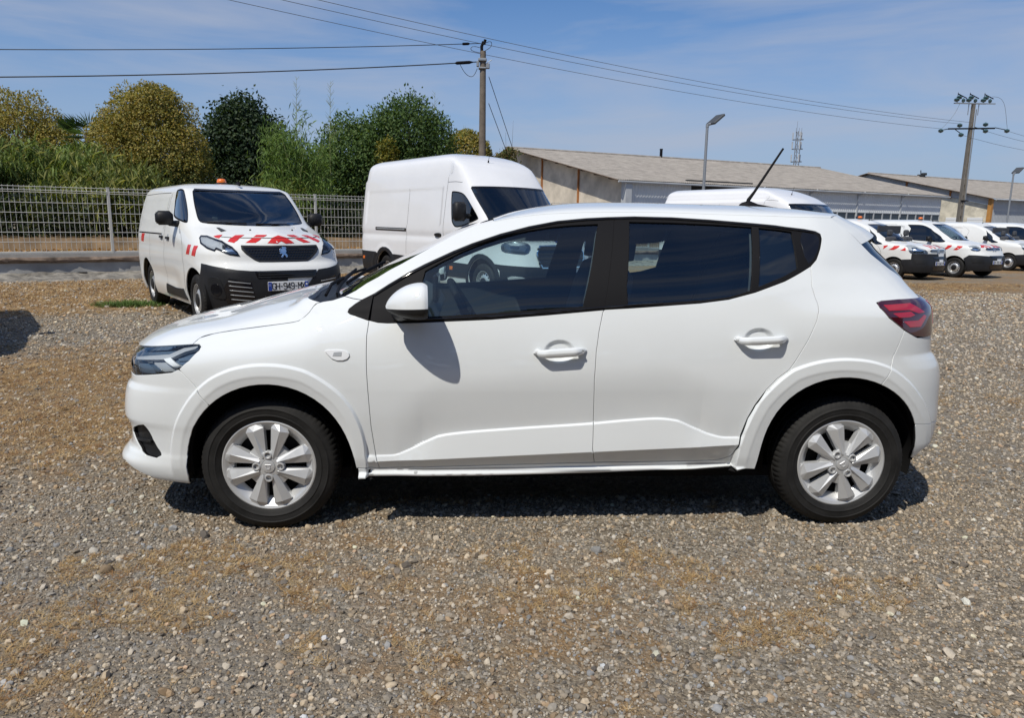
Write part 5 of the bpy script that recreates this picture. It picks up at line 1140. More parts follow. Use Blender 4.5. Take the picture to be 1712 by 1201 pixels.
def build_expert(loc,rz,**k):
    w=EXPERT;D=VD['expert'];root=empty('parked_van',loc,rz,**k)
    body,WS=van_core(root,w,1.80,1.285,D['ws'],D['sw'],[(.76,.36,.40),(3.60,.36,.40)],.4,.335,'van_white')
    # black lower bumper with its intake, lamps and plate
    bt=D['bt']; low=[(.26,.26)]
    bp=[(w.u0,.235),(w.u0,bt[-1][1]-.006)]+bt[::-1]+[(.565,.62),(.56,.50),(.60,.36),(.62,.235)]
    bpf=bp+[(2*w.u0-u,v) for u,v in bp[:1:-1]]
    bum=panel(w,bpf,off=.012,gap=0,step=.05,lip=.014).build('bumper','bumper_plastic',root)
    sl=D['slot']; zt=sl[0][1];zb=sl[2][1]
    s_=symm_poly(w,[(w.u0+.02,zt),(sl[0][0],zt),(sl[2][0]-.01,zb+.01),(sl[2][0]-.03,zb)])
    panel(w,s_,off=.015,gap=0,step=.05,lip=.01).build('upper_intake','gloss_black',bum)
    for kz in (.25,.55,.85):
        v=zb+(zt-zb)*kz; panel(w,symm_poly(w,[(w.u0+.02,v),(sl[0][0]-.04,v),(sl[0][0]-.05,v-.010),(w.u0+.02,v-.010)]),off=.021,gap=0,step=.08,lip=.008).build('slat','bumper_plastic',bum)
    panel(w,symm_poly(w,[(w.u0+.02,.42),(-.36,.42),(-.30,.27),(w.u0+.02,.27)]),off=.014,gap=0,step=.08,lip=.01).build('lower_intake','gloss_black',bum)
    for v in (.395,.36,.325,.29): panel(w,symm_poly(w,[(w.u0+.02,v),(-.36,v),(-.36,v-.008),(w.u0+.02,v-.008)]),off=.020,gap=0,step=.08,lip=.006).build('slat','bumper_plastic',bum)
    for q in (0,1):
        f=(lambda L:L) if q==0 else (lambda L:mir(w,L))
        fg=panel(w,f(round_poly(D['fog'],1)),off=.020,gap=0,step=.05,lip=.012).build('fog_housing','black_plastic',bum)
        c=D['foglamp'][0]; circ=lambda r:[(c[0]+r*1.1*math.cos(t),c[1]+r*math.sin(t)) for t in np.linspace(0,2*math.pi,18)[:-1]]
        panel(w,f(circ(.075)),off=.024,gap=0,step=.05,lip=.004).build('fog_lamp','gloss_black',fg)
        panel(w,f([(.05,.66),(-.20,.60),(-.25,.31),(.10,.34),(.14,.5)]),off=.016,gap=0,step=.06,lip=.006).build('side_intake','gloss_black',bum)
        for i in range(5):
            v=.60-.055*i; panel(w,f([(.06-.005*i,v+.022),(-.19-.012*i,v-.008),(-.19-.012*i,v-.012),(.06-.005*i,v+.018)]),off=.022,gap=0,step=.08,lip=.006).build('slat','lamp_grey',bum)
        # headlights
        hl=f(D['hl']); h=panel(w,hl,off=.003,gap=0,step=.04,lip=.004).build('headlight','lamp_grey',root)
        panel(w,f(D['hl_in']),off=.006,gap=0,step=.05,lip=.003).build('reflector','lamp_grey',h); panel(w,f(D['hl_in2']),off=.006,gap=0,step=.05,lip=.003).build('reflector','chrome',h)
        panel(w,f(round_poly(D['hl'],1)),off=.012,gap=.003,step=.04,lip=.008).build('lens','lens_glass',h)
        B=offset_poly(np.array(hl if area2(hl)>0 else hl[::-1]),.016); panel(w,hl,[[tuple(z) for z in B]],off=.0085,gap=0,step=.05,lip=.004).build('headlight_rim','gloss_black',h)
        # warning stripes
        for nm in ('s1','s2a','s2b','s3a','s3b','d1','d2','d3'): panel(w,f(D[nm]),off=.0028,gap=0,step=.05,lip=.0005).build('warning_stripe','red_tape',root)
        for nm in ('h1','h2'):
            u,v=D[nm][0]; cup=panel(w,f([(u+.055*math.cos(t),v+.055*math.sin(t)) for t in np.linspace(0,2*math.pi,15)[:-1]]),off=.002,gap=0,step=.06,lip=.0008).build('handle_cup','lamp_grey',root)
            panel(w,f([(u-.085,v+.014),(u+.085,v+.014),(u+.085,v-.016),(u-.085,v-.016)]),off=.022,gap=0,step=.06,lip=.018).build('handle','black_plastic',cup)
        panel(w,f([(2.45,D['rail'][0][1]-.012),(4.1,D['rail'][0][1]-.012),(4.1,D['rail'][0][1]-.028),(2.45,D['rail'][0][1]-.028)]),off=.003,gap=0,step=.1,lip=.001).build('door_rail','dark_inside',root)
        panel(w,f([(2.32,.44),(1.75,.42),(1.30,.44),(1.20,.30),(2.40,.30)]),off=.012,gap=0,step=.08,lip=.012).build('side_moulding','bumper_plastic',root)
        for L_ in ([(2.26,1.74),(2.28,1.30),(2.30,.75),(2.26,.34)],[(1.30,1.30),(1.18,1.05),(1.16,.75),(1.22,.42)],[(2.36,1.74),(3.2,1.75),(4.1,1.74)],[(2.26,.34),(1.3,.32)],[(3.28,1.14),(3.26,.7)]): seam(root,w,f(L_),.003)
        panel(w,f([(1.30,1.24),(1.33,1.22),(1.31,1.18),(1.28,1.19)]),off=.004,gap=0,step=.1,lip=.004).build('indicator','lamp_grey',root)
    cw_=D['s4a'];lo=D['s4b']
    panel(w,symm_poly(w,[(w.u0+.0,1.176),(w.u0+.10,1.147)])[:3],off=.0028,gap=0,step=.05,lip=.0005).build('warning_stripe','red_tape',root)
    a0,a1,a2,a3,a4=lo
    car_=[(w.u0,1.139),(-.535,1.139),(a4[0],a4[1]),(a3[0],a3[1]-.002),(w.u0,1.108)]
    panel(w,car_+[(2*w.u0-u,v) for u,v in car_[3:0:-1]],off=.0028,gap=0,step=.05,lip=.0005).build('warning_stripe','red_tape',root)
    seam(root,w,[(.30,1.158),(.0,1.142),(-.3,1.142),(w.u0,1.1425),(2*w.u0+.3,1.142),(2*w.u0,1.142),(2*w.u0-.30,1.158)],.003)
    # grille with mesh studs and the badge
    gr=D['grille']; G=[(w.u0,gr[0][1]+.002),gr[1],gr[0]]+gr[2:6]+[gr[6],(w.u0,gr[6][1])]
    Gf=G+[(2*w.u0-u,v) for u,v in G[-2:0:-1]]
    g=panel(w,round_poly(Gf,1),off=.006,gap=0,step=.05,lip=.008).build('grille','gloss_black',root)
    B=offset_poly(np.array(Gf if area2(Gf)>0 else Gf[::-1]),.02); panel(w,Gf,[[tuple(z) for z in B]],off=.012,gap=0,step=.05,lip=.008).build('grille_frame','bumper_plastic',g)
    Bp=[tuple(z) for z in offset_poly(np.array(Gf if area2(Gf)>0 else Gf[::-1]),.035)]
    st=MB()
    for r_ in range(6):
        v=1.02-.032*r_
        for c_ in range(-16,17):
            u=w.u0+c_*.036+(.018 if r_%2 else 0)
            if pip(np.array(Bp),np.array([[u,v]]))[0] and abs(u-w.u0)>.07:
                p=w.P(u,v);n=w.N(u,v); st.box(p+n*.010,(.010,.020,.012),bev=.003)
    st.build('grille_studs','black_plastic',g,kind='stuff')
    lion=[(565,440),(610,445),(622,460),(600,458),(612,470),(615,490),(600,505),(620,520),(625,545),(605,550),(600,535),(585,520),(570,535),(555,550),(535,545),(555,525),(560,510),(530,512),(525,500),(550,495),(525,490),(523,475),(545,480),(530,465),(540,455),(560,465)]
    L2=[(w.u0-(x-574)/110*.105,.965-(y-495)/110*.135) for x,y in lion]
    panel(w,L2,off=.024,gap=0,step=.03,lip=.010).build('badge','chrome',g)
    licence_plate(root,float(w.xf(.545))-.022,.548,'GH-949-MX')
    van_mirror(root,w,1.30,1.36,(.14,.22,.19))
    wiper(root,w,.36,-.35,1.315,-.005); wiper(root,w,-.50,-1.25,1.30,-.005)
    for u in (-.30,2*w.u0+.30-.1): MB().lathe([(.014,0),(.01,.012),(.0005,.014)],n=10,axis='z',c=w.P(u,1.235)).build('washer_jet','black_trim',root,smooth=60)
    MB().box((.95+.15,-.28,1.30),(.20,.30,.003),R=Matrix.Rotation(.1,3,'Y')).build('paper_sheet','paper',root)
    beacon(root,(2.7,-.02,1.893)); 
    fin=MB().prism([(1.72,1.842),(1.90,1.878),(1.80,1.905),(1.775,1.905)],lambda p,d:(p[0],d,p[1]),-.012,.012).build('roof_fin','black_trim',root)
    return root
def build_transit(w,loc,rz,full=True,**k):
    D=VD['transit'];root=empty('parked_van',loc,rz,**k); dz=w.zv(w.vmax)-2.75
    sh=lambda L:[(u,v+ (dz*.25 if v>1.9 else 0)) for u,v in L]
    wsL=D['ws']+[(.33,1.40)]
    body,WS=van_core(root,w,2.06,1.36,wsL,D['sw'],[(1.03,.36,.42),(4.68,.36,.42)],.42,.345,'van_white_plain')
    cl=[(.62,.12)]
    for q in (0,1):
        f=(lambda L:L) if q==0 else (lambda L:mir(w,L))
        # lower cladding: rear, sill, with arch lips
        arch=lambda xc,a0,a1,R:[(xc+R*math.cos(t),.36+R*math.sin(t)) for t in np.linspace(a0,a1,14)]
        rr=[(w.u1,.76),(5.1,.74)]+arch(4.68,.42,.30,.50)[:0]+[p for p in arch(4.68,math.pi*.27,-.15,.425)]+[(5.12,.25),(w.u1,.22)]
        panel(w,f(rr),off=.010,gap=0,step=.07,lip=.012).build('cladding','bumper_plastic',root)
        md=[(4.36,.72),(1.40,.655)]+[p for p in arch(1.03,math.pi*.22,-.15,.425)]+[(1.50,.40),(4.2,.40)]+[p for p in arch(4.68,math.pi+.15,math.pi*.74,.425)]
        panel(w,f(md),off=.010,gap=0,step=.07,lip=.012).build('cladding','bumper_plastic',root)
        for xc in (1.03,4.68):
            lip_=arch(xc,math.pi+.1,-.1,.50)+arch(xc,-.1,math.pi+.1,.425)
            panel(w,f(lip_),off=.016,gap=0,step=.05,lip=.016).build('arch_trim','bumper_plastic',root)
        pg=D['rail'];panel(w,f(pg),off=.008,gap=0,step=.08,lip=.008).build('door_rail','gloss_black',root)
        panel(w,f([(2.55,pg[1][1]-.012),(5.13,pg[0][1]-.012),(5.13,pg[0][1]-.030),(2.55,pg[1][1]-.030)]) if False else f([(pg[0][0]-.05,pg[0][1]-.022),(pg[1][0]+.05,pg[1][1]-.018),(pg[1][0]+.05,pg[1][1]-.032),(pg[0][0]-.05,pg[0][1]-.036)]),off=.011,gap=0,step=.1,lip=.003).build('rail_strip','lamp_grey',root)
        panel(w,f(round_poly(D['dh'],1)),off=.03,gap=0,step=.05,lip=.03).build('handle','black_plastic',root)
        for nm in ('mk1','mk2'):
            u,v=D[nm][0]; v=min(max(v,.56),.60); panel(w,f([(u-.05,v+.03),(u+.05,v+.03),(u+.05,v-.03),(u-.05,v-.03)]),off=.016,gap=0,step=.08,lip=.006).build('side_marker','orange_lens',root)
        for L_ in ([(2.28,2.26+dz*.5),(2.30,1.9),(2.33,1.3),(2.30,.70)],[(.95,2.12),(1.6,2.14),(2.28,2.14)],[(3.75,2.06),(3.75,.75)],[(1.55,1.35),(1.30,1.05),(1.30,.75)],[(2.3,2.27+dz*.5),(2.1,2.32+dz*.5),(1.9,2.55+dz)]): seam(root,w,f(L_),.003)
        h=panel(w,f(D['hl']),off=.003,gap=0,step=.05,lip=.004).build('headlight','lamp_grey',root)
        hl=np.array(D['hl']);c=hl.mean(0)
        for s_,m_ in ((.78,'lamp_white'),(.30,'lamp_blue')): panel(w,f([tuple(c+(p-c)*s_*np.array((1,.8))) for p in hl]),off=.004+.004*(1-s_)*3,gap=0,step=.05,lip=.004).build('reflector',m_,h)
        panel(w,f(round_poly(D['hl'],1)),off=.016,gap=0,step=.05,lip=.012).build('lens','lens_glass',h)
        panel(w,f(round_poly(D['fog'],1)),off=.022,gap=0,step=.05,lip=.008).build('fog_lamp','lamp_grey',root)
    ct=D['ct_f']; bp=[(w.u0,.235),(w.u0,ct[-1][1])]+ct[::-1]+[(.545,.60),(.53,.45),(.56,.235)]
    panel(w,bp+[(2*w.u0-u,v) for u,v in bp[:1:-1]],off=.014,gap=0,step=.06,lip=.014).build('bumper','bumper_plastic',root)
    gl=D['grl']; G=[(w.u0,1.03)]+gl+[(w.u0,.64)]; G=G+[(2*w.u0-u,v) for u,v in G[-2:0:-1]]
    g=panel(w,round_poly(G,1),off=.018,gap=0,step=.06,lip=.012).build('grille','gloss_black',root)
    for v in (.96,.88,.80,.72): panel(w,symm_poly(w,[(w.u0+.01,v+.018),(gl[1][0]-.03,v+.018),(gl[1][0]-.03,v-.012),(w.u0+.01,v-.012)]),off=.028,gap=0,step=.08,lip=.012).build('slat','bumper_plastic',g)
    Bp=offset_poly(np.array(G if area2(G)>0 else G[::-1]),.018);panel(w,G,[[tuple(z) for z in Bp]],off=.026,gap=0,step=.06,lip=.01).build('grille_frame','chrome',g)
    bd=[(w.u0+.09*math.cos(t),1.10+.035*math.sin(t)) for t in np.linspace(0,2*math.pi,20)[:-1]]; panel(w,bd,off=.012,gap=0,step=.04,lip=.01).build('badge','plate_blue',root)
    # tinted band at the head of the windscreen
    tp=D['ws'][0]; band=[(w.u0,2.055),(tp[0],tp[1]-.005),(tp[0]-.06,tp[1]-.12),(w.u0+.55,1.95),(w.u0+.25,1.90),(w.u0+.14,1.83),(w.u0,1.825)]
    panel(w,band+[(2*w.u0-u,v) for u,v in band[-2:0:-1]],off=-.009,gap=0,step=.06,lip=0).build('sun_band','dark_glass',root)
    licence_plate(root,float(w.xf(.5))-.024,.48,'FR-702-GP')
    van_mirror(root,w,1.02,1.55,(.16,.24,.34),.02)
    wiper(root,w,.20,-.45,1.385,.01)
    aerial(root,w.P(w.u0+.2,2.52+dz),(-.3,0,1),.22)
    return root
def build_small_van(kind,loc,rz,stripes=True,lamp=True,**k):
    w=BERLINGO if kind=='b4' else CITAN; D=VD[kind]; root=empty('parked_van',loc,rz,**k)
    wsb=1.125 if kind=='b4' else 1.155
    ar=[(.92,.32,.365),(3.62,.32,.365)] if kind=='b4' else [(.86,.32,.375),(3.60,.32,.375)]
    body,WS=van_core(root,w,1.665 if kind=='b4' else 1.70,wsb,D['ws'],D['sw'],ar,.36,.315,'van_white')
    bt=D['bt']; arch0=ar[0][0]
    if kind=='b4': bp=[(w.u0,.235),(w.u0,.775),bt[3],bt[2],bt[1],bt[0],(.66,.5),(.60,.4),(.62,.235)]
    else: bp=[(w.u0,.235),(w.u0,.70)]+bt[::-1]+[(.50,.5),(.47,.4),(.48,.235)]
    bum=panel(w,bp+[(2*w.u0-u,v) for u,v in bp[:1:-1]],off=.012,gap=0,step=.07,lip=.014).build('bumper','bumper_plastic',root)
    for zt,zb,uu in ((.70,.63,-.30),(.43,.30,-.26)): panel(w,symm_poly(w,[(w.u0+.01,zt),(uu,zt),(uu-.05,zb),(w.u0+.01,zb)]),off=.018,gap=0,step=.08,lip=.01).build('intake','gloss_black',bum)
    # two chevrons inside a dark bar, each a folded strip
    zc=.865 if kind=='b4' else .90
    gb=panel(w,symm_poly(w,[(w.u0+.01,zc+.05),(-.28,zc+.045),(-.22,zc+.0),(-.30,zc-.035),(w.u0+.01,zc-.04)]),off=.006,gap=0,step=.07,lip=.006).build('grille','gloss_black',root)
    for v in (zc+.035,zc-.015): panel(w,symm_poly(w,[(w.u0+.07,v+.008),(-.27,v+.008),(-.27,v-.006),(w.u0+.07,v-.006)]),off=.014,gap=0,step=.08,lip=.006).build('chrome_bar','chrome',gb)
    for d in (.0,-.052): 
        ch=[(w.u0,zc+.07+d),(w.u0+.075,zc+.005+d),(w.u0+.075,zc-.022+d),(w.u0,zc+.040+d)]; panel(w,ch+[(2*w.u0-u,v) for u,v in ch[2:0:-1]],off=.020,gap=0,step=.05,lip=.010).build('badge','chrome',gb)
    for q in (0,1):
        f=(lambda L:L) if q==0 else (lambda L:mir(w,L))
        h=panel(w,f(D['hl']),off=.003,gap=0,step=.05,lip=.004).build('headlight','lamp_grey',root); hl=np.array(D['hl']);c=hl.mean(0)
        panel(w,f([tuple(c+(p-c)*.6) for p in hl]),off=.007,gap=0,step=.05,lip=.003).build('reflector','chrome',h)
        panel(w,f(round_poly(D['hl'],1)),off=.014,gap=0,step=.05,lip=.010).build('lens','lens_glass',h)
        panel(w,f([(.35,.62),(-.05,.60),(-.05,.50),(.30,.48)]),off=.018,gap=0,step=.07,lip=.01).build('fog_housing','black_plastic',bum)
        if stripes:
            for nm in ('e1','e2','e3'): panel(w,f(D[nm]),off=.003,gap=0,step=.06,lip=.0005).build('warning_stripe','red_tape',root)
            for uo in (.10,.28):
                va=1.035;vb_=.955; panel(w,f([(w.u0+uo+.05,va),(w.u0+uo+.13,va),(w.u0+uo+.07,vb_),(w.u0+uo-.01,vb_)]),off=.003,gap=0,step=.06,lip=.0005).build('warning_stripe','red_tape',root)
            panel(w,f([(3.9,.98),(3.99,.98),(3.93,.86),(3.84,.86)]),off=.003,gap=0,step=.06,lip=.0005).build('warning_stripe','red_tape',root)
        for L_ in ([(2.42 if kind=='b4' else 2.74,1.66),(2.50 if kind=='b4' else 2.80,1.2),(2.5 if kind=='b4' else 2.78,.6),(2.4,.32)],[(1.42,1.02),(1.30,.8),(1.34,.42)],[(2.9,1.66),(4.0,1.66)],[(3.55,1.66),(3.55,.75)]): seam(root,w,f(L_),.003)
        u=2.38 if kind=='b4' else 2.62
        panel(w,f([(u-.09,.98),(u+.08,.98),(u+.08,.945),(u-.09,.945)]),off=.025,gap=0,step=.07,lip=.022).build('handle','black_plastic',root)
        panel(w,f([(3.2,.50),(1.32,.50),(1.32,.40),(3.2,.40)]),off=.012,gap=0,step=.09,lip=.012).build('side_moulding','bumper_plastic',root)
        panel(w,f([(w.u1-.30,1.0),(w.u1-.30,.60),(w.u1-.42,.60),(w.u1-.42,1.0)]),off=.008,gap=0,step=.08,lip=.008).build('tail_light','red_lens',root)
    licence_plate(root,float(w.xf(.5))-.022,.50,{'b4':'FD-642-PR','b5':'GD-706-XF'}[kind])
    van_mirror(root,w,1.36 if kind=='b4' else 1.28,1.20,(.12,.19,.18),-.02)
    wiper(root,w,.05,-.45,wsb+.022,.0)
    if lamp: beacon(root,(2.62,.10,w.zv(w.vmax)-.003))
    aerial(root,w.P(w.u0+.1,w.vmax-.62),(.75,.10,1) if kind!='b4' else (.1,0,1),.30)
    return root
# ------------------------------------------------------------ ground
def sm(a,b,x):
    t=min(max((x-a)/(b-a),0),1); return t*t*(3-2*t)
def gz(x,y): return -.17*smooth(3,14,np.asarray(x,float))*smooth(3,9,np.asarray(y,float))
FO=np.array((-8.86,13.62)); FD=np.array((.867,.499)); FD=FD/np.linalg.norm(FD); FN=np.array((FD[1],-FD[0]))   # fence line; FN towards the yard
def fence_side(x,y): return (np.asarray(x)-FO[0])*FN[0]+(np.asarray(y)-FO[1])*FN[1]
def ground_material():
    m=bpy.data.materials.new('gravel_ground');m.use_nodes=True;t=m.node_tree;b=t.nodes['Principled BSDF'];L=t.links
    b.inputs['Roughness'].default_value=.95;b.inputs['Specular IOR Level'].default_value=.2
    geo=nn(t,'ShaderNodeNewGeometry')
    def noise_(sc,det=4,rough=.55,off=0):
        mp=nn(t,'ShaderNodeMapping');mp.inputs['Location'].default_value=(off,off*.7,0);L.new(geo.outputs['Position'],mp.inputs[0])
        n=nn(t,'ShaderNodeTexNoise');n.inputs['Scale'].default_value=sc;n.inputs['Detail'].default_value=det;n.inputs['Roughness'].default_value=rough;L.new(mp.outputs[0],n.inputs['Vector']);return n.outputs['Fac']
    def ramp(src,p0,p1,c0=(0,0,0),c1=(1,1,1)):
        r=nn(t,'ShaderNodeValToRGB');e=r.color_ramp.elements;e[0].position=p0;e[1].position=p1;e[0].color=(*c0,1);e[1].color=(*c1,1);L.new(src,r.inputs[0]);return r.outputs[0]
    def mix(f,a,b_,mode='MIX'):
        x=nn(t,'ShaderNodeMix',data_type='RGBA',blend_type=mode)
        for s,i in ((f,0),(a,6),(b_,7)):
            if hasattr(s,'links'): L.new(s,x.inputs[i])
            elif i==0: x.inputs[0].default_value=s
            else: x.inputs[i].default_value=(*s,1)
        return x.outputs[2]
    def vor(sc,feat='F1'):
        v=nn(t,'ShaderNodeTexVoronoi',feature=feat);v.inputs['Scale'].default_value=sc;L.new(geo.outputs['Position'],v.inputs['Vector']);return v
    # cell-by-cell stone colours at two grain sizes
    v1=vor(62);v2=vor(135)
    sep=nn(t,'ShaderNodeSeparateColor');L.new(v1.outputs['Color'],sep.inputs[0]);sep2=nn(t,'ShaderNodeSeparateColor');L.new(v2.outputs['Color'],sep2.inputs[0])
    c1=nn(t,'ShaderNodeValToRGB');e=c1.color_ramp.elements
    e[0].position=0;e[0].color=(.095,.080,.062,1);e[1].position=1;e[1].color=(.42,.375,.31,1)
    for p_,c_ in ((.25,(.165,.140,.108)),(.5,(.235,.20,.152)),(.72,(.275,.245,.20)),(.9,(.32,.295,.26))): x=e.new(p_);x.color=(*c_,1)
    L.new(sep.outputs[0],c1.inputs[0])
    c2=nn(t,'ShaderNodeValToRGB');e=c2.color_ramp.elements
    e[0].position=0;e[0].color=(.115,.092,.066,1);e[1].position=1;e[1].color=(.33,.28,.21,1);L.new(sep2.outputs[1],c2.inputs[0])
    col=mix(ramp(noise_(9,3,.6),.42,.60),c1.outputs[0],c2.outputs[0])
    # brown earth and straw showing between the stones, in broad drifts
    straw=mix(noise_(48,4,.7),(.17,.090,.038),(.38,.245,.11))
    drift=noise_(.55,5,.62,3.1);fine=noise_(6.5,4,.65)
    at=nn(t,'ShaderNodeAttribute',attribute_name='straw')
    ms=nn(t,'ShaderNodeMath',operation='MULTIPLY_ADD');L.new(drift,ms.inputs[0]);ms.inputs[1].default_value=1.0;am=nn(t,'ShaderNodeMath',operation='MULTIPLY_ADD');L.new(at.outputs['Fac'],am.inputs[0]);am.inputs[1].default_value=.62;am.inputs[2].default_value=-.12;L.new(am.outputs[0],ms.inputs[2])
    ms2=nn(t,'ShaderNodeMath',operation='MULTIPLY_ADD');L.new(fine,ms2.inputs[0]);ms2.inputs[1].default_value=.75;L.new(ms.outputs[0],ms2.inputs[2])
    mk=ramp(ms2.outputs[0],.78,1.12)
    mkv=nn(t,'ShaderNodeMath',operation='MULTIPLY');L.new(mk,mkv.inputs[0]);mkv.inputs[1].default_value=.85
    col=mix(mkv.outputs[0],col,straw)
    # a paler, greyer drift of bare gravel
    col=mix(ramp(noise_(.30,4,.6,9.0),.50,.72),col,mix(.45,col,(.22,.205,.185)))
    L.new(col,b.inputs['Base Color'])
    # relief
    d=nn(t,'ShaderNodeMath',operation='ADD');L.new(v1.outputs['Distance'],d.inputs[0]);L.new(noise_(170,3),d.inputs[1])
    bp=nn(t,'ShaderNodeBump');bp.inputs['Strength'].default_value=.9;bp.inputs['Distance'].default_value=.012;bp.invert=True;L.new(d.outputs[0],bp.inputs['Height']);L.new(bp.outputs[0],b.inputs['Normal'])
    MATS['gravel_ground']=m
def straw_amount(x,y):
    """where dry grass has taken over the gravel"""
    x=np.asarray(x,float);y=np.asarray(y,float)
    f=fence_side(x,y)
    a=.46*smooth(5.2,2.6,np.abs(f-4.2)*1.15)*smooth(.6,1.4,f)            # strip along the fence wall
    a=a+.46*np.exp(-(((x+4.3)/1.8)**2+((y-2.4)/1.2)**2))+.32*np.exp(-(((x+3.6)/2.2)**2+((y-.9)/1.0)**2))+.30*np.exp(-(((x+3.5)/1.2)**2+((y-4.6)/.9)**2))
    a=a+.30*np.exp(-((fence_side(x,y)-9.8)/1.5)**2)*smooth(5,9,x)
    a=a+.16*np.exp(-(((x+1.6)/1.3)**2+((y+1.5)/.5)**2))+.12*np.exp(-(((x-.3)/1.1)**2+((y+1.35)/.45)**2))
    a=a-.30*np.exp(-(((x+5.6)/1.8)**2+((y-5.4)/1.2)**2))-.22*np.exp(-(((x-7)/2.6)**2+((y-6.)/2.2)**2))-.10*smooth(.5,2.5,x)*smooth(1.5,-1,y)
    return a
def build_ground():
    ground_material()
    xs=np.concatenate([np.linspace(-900,-60,8),np.linspace(-45,-9,30),np.arange(-8,9,.08),np.linspace(9.4,60,70),np.linspace(80,900,8)])
    ys=np.concatenate([np.linspace(-60,-6,14),np.arange(-5,7,.08),np.linspace(7.3,40,80),np.linspace(45,120,20),np.linspace(160,1200,8)])
    X,Y=np.meshgrid(xs,ys,indexing='ij')
    Z=gz(X,Y)
    near=(np.abs(X)<8)&(Y<6.5)&(Y>-4.5)
    h=np.zeros_like(X)
    for sc,am in ((.7,.012),(2.3,.007),(6.0,.005)):
        for i,j in np.argwhere(near): h[i,j]+=am*noise.noise((X[i,j]*sc,Y[i,j]*sc,sc))
    # keep the tyres standing on the ground
    for wx in (XF,XR):
        for wy in (-.765,.765): h*=1-np.exp(-(((X-wx)/.22)**2+((Y-wy)/.2)**2))
    Z=Z+h
    mb=MB();mb.grid(np.stack([X,Y,Z],-1));o=mb.build('ground','gravel_ground',smooth=180,kind='structure')
    if o.data.polygons[0].normal.z<0: o.data.flip_normals()
    a=o.data.attributes.new('straw','FLOAT','POINT');a.data.foreach_set('value',straw_amount(X,Y).ravel().astype(np.float32))
    return h,xs,ys
def ground_h(x,y,G):
    h,xs,ys=G;i=np.clip(np.searchsorted(xs,x)-1,0,len(xs)-2);j=np.clip(np.searchsorted(ys,y)-1,0,len(ys)-2)
    fx=(x-xs[i])/(xs[i+1]-xs[i]);fy=(y-ys[j])/(ys[j+1]-ys[j])
    return gz(x,y)+(h[i,j]*(1-fx)*(1-fy)+h[i+1,j]*fx*(1-fy)+h[i,j+1]*(1-fx)*fy+h[i+1,j+1]*fx*fy)
# ------------------------------------------------------------ scattered stones and straw (geometry nodes)
def scatter(name,P,rot,scale,idx,tint,protos,mat):
    """points with attributes -> instances of small meshes"""
    coll=bpy.data.collections.new(name+'_kinds')
    for k,me in enumerate(protos):
        o=bpy.data.objects.new('%s_kind_%02d'%(name,k),me);coll.objects.link(o)
    me=bpy.data.meshes.new(name);n=len(P);me.vertices.add(n);me.vertices.foreach_set('co',np.asarray(P,np.float32).ravel())
    for nm,ty,val in (('rot','FLOAT_VECTOR',rot),('scl','FLOAT_VECTOR',scale)):
        a=me.attributes.new(nm,ty,'POINT');a.data.foreach_set('vector',np.asarray(val,np.float32).ravel())
    a=me.attributes.new('kind','INT','POINT');a.data.foreach_set('value',np.asarray(idx,np.int32))
    a=me.attributes.new('tint','FLOAT_COLOR','POINT');c=np.ones((n,4),np.float32);c[:,:3]=tint;a.data.foreach_set('color',c.ravel())
    me.materials.append(mat)
    ob=bpy.data.objects.new(name,me);COL.objects.link(ob);ob['kind']='stuff'
    g=bpy.data.node_groups.new(name+'_scatter','GeometryNodeTree');g.interface.new_socket('Geometry',in_out='INPUT',socket_type='NodeSocketGeometry');g.interface.new_socket('Geometry',in_out='OUTPUT',socket_type='NodeSocketGeometry')
    N=g.nodes;gi=N.new('NodeGroupInput');go=N.new('NodeGroupOutput');mp=N.new('GeometryNodeMeshToPoints');ip=N.new('GeometryNodeInstanceOnPoints');ci=N.new('GeometryNodeCollectionInfo')
    ci.inputs['Collection'].default_value=coll;ci.inputs['Separate Children'].default_value=True;ci.inputs['Reset Children'].default_value=True
    def attr(nm,ty):
        a=N.new('GeometryNodeInputNamedAttribute');a.data_type=ty;a.inputs['Name'].default_value=nm;return [o for o in a.outputs if o.enabled][0] if False else a.outputs['Attribute']
    k=g.links.new
    k(gi.outputs[0],mp.inputs['Mesh']);k(mp.outputs[0],ip.inputs['Points']);k(ci.outputs[0],ip.inputs['Instance']);ip.inputs['Pick Instance'].default_value=True
    k(attr('kind','INT'),ip.inputs['Instance Index']);k(attr('scl','FLOAT_VECTOR'),ip.inputs['Scale'])
    er=N.new('FunctionNodeEulerToRotation');k(attr('rot','FLOAT_VECTOR'),er.inputs[0]);k(er.outputs[0],ip.inputs['Rotation'])
    k(ip.outputs[0],go.inputs[0])
    md=ob.modifiers.new('scatter','NODES');md.node_group=g
    return ob
def tint_material(name,rough=.9,vscale=160,amount=.25,translucent=0):
    m=bpy.data.materials.new(name);m.use_nodes=True;t=m.node_tree;b=t.nodes['Principled BSDF'];L=t.links
    a=nn(t,'ShaderNodeAttribute',attribute_name='tint',attribute_type='INSTANCER');b.inputs['Roughness'].default_value=rough;b.inputs['Specular IOR Level'].default_value=.25
    geo=nn(t,'ShaderNodeNewGeometry');n=nn(t,'ShaderNodeTexNoise');n.inputs['Scale'].default_value=vscale;n.inputs['Detail'].default_value=3;L.new(geo.outputs['Position'],n.inputs['Vector'])
    r=nn(t,'ShaderNodeMapRange');r.inputs['To Min'].default_value=1-amount;r.inputs['To Max'].default_value=1+amount;L.new(n.outputs['Fac'],r.inputs['Value'])
    v=nn(t,'ShaderNodeVectorMath',operation='SCALE');L.new(a.outputs['Color'],v.inputs[0]);L.new(r.outputs[0],v.inputs['Scale']);L.new(v.outputs[0],b.inputs['Base Color'])
    MATS[name]=m;return m
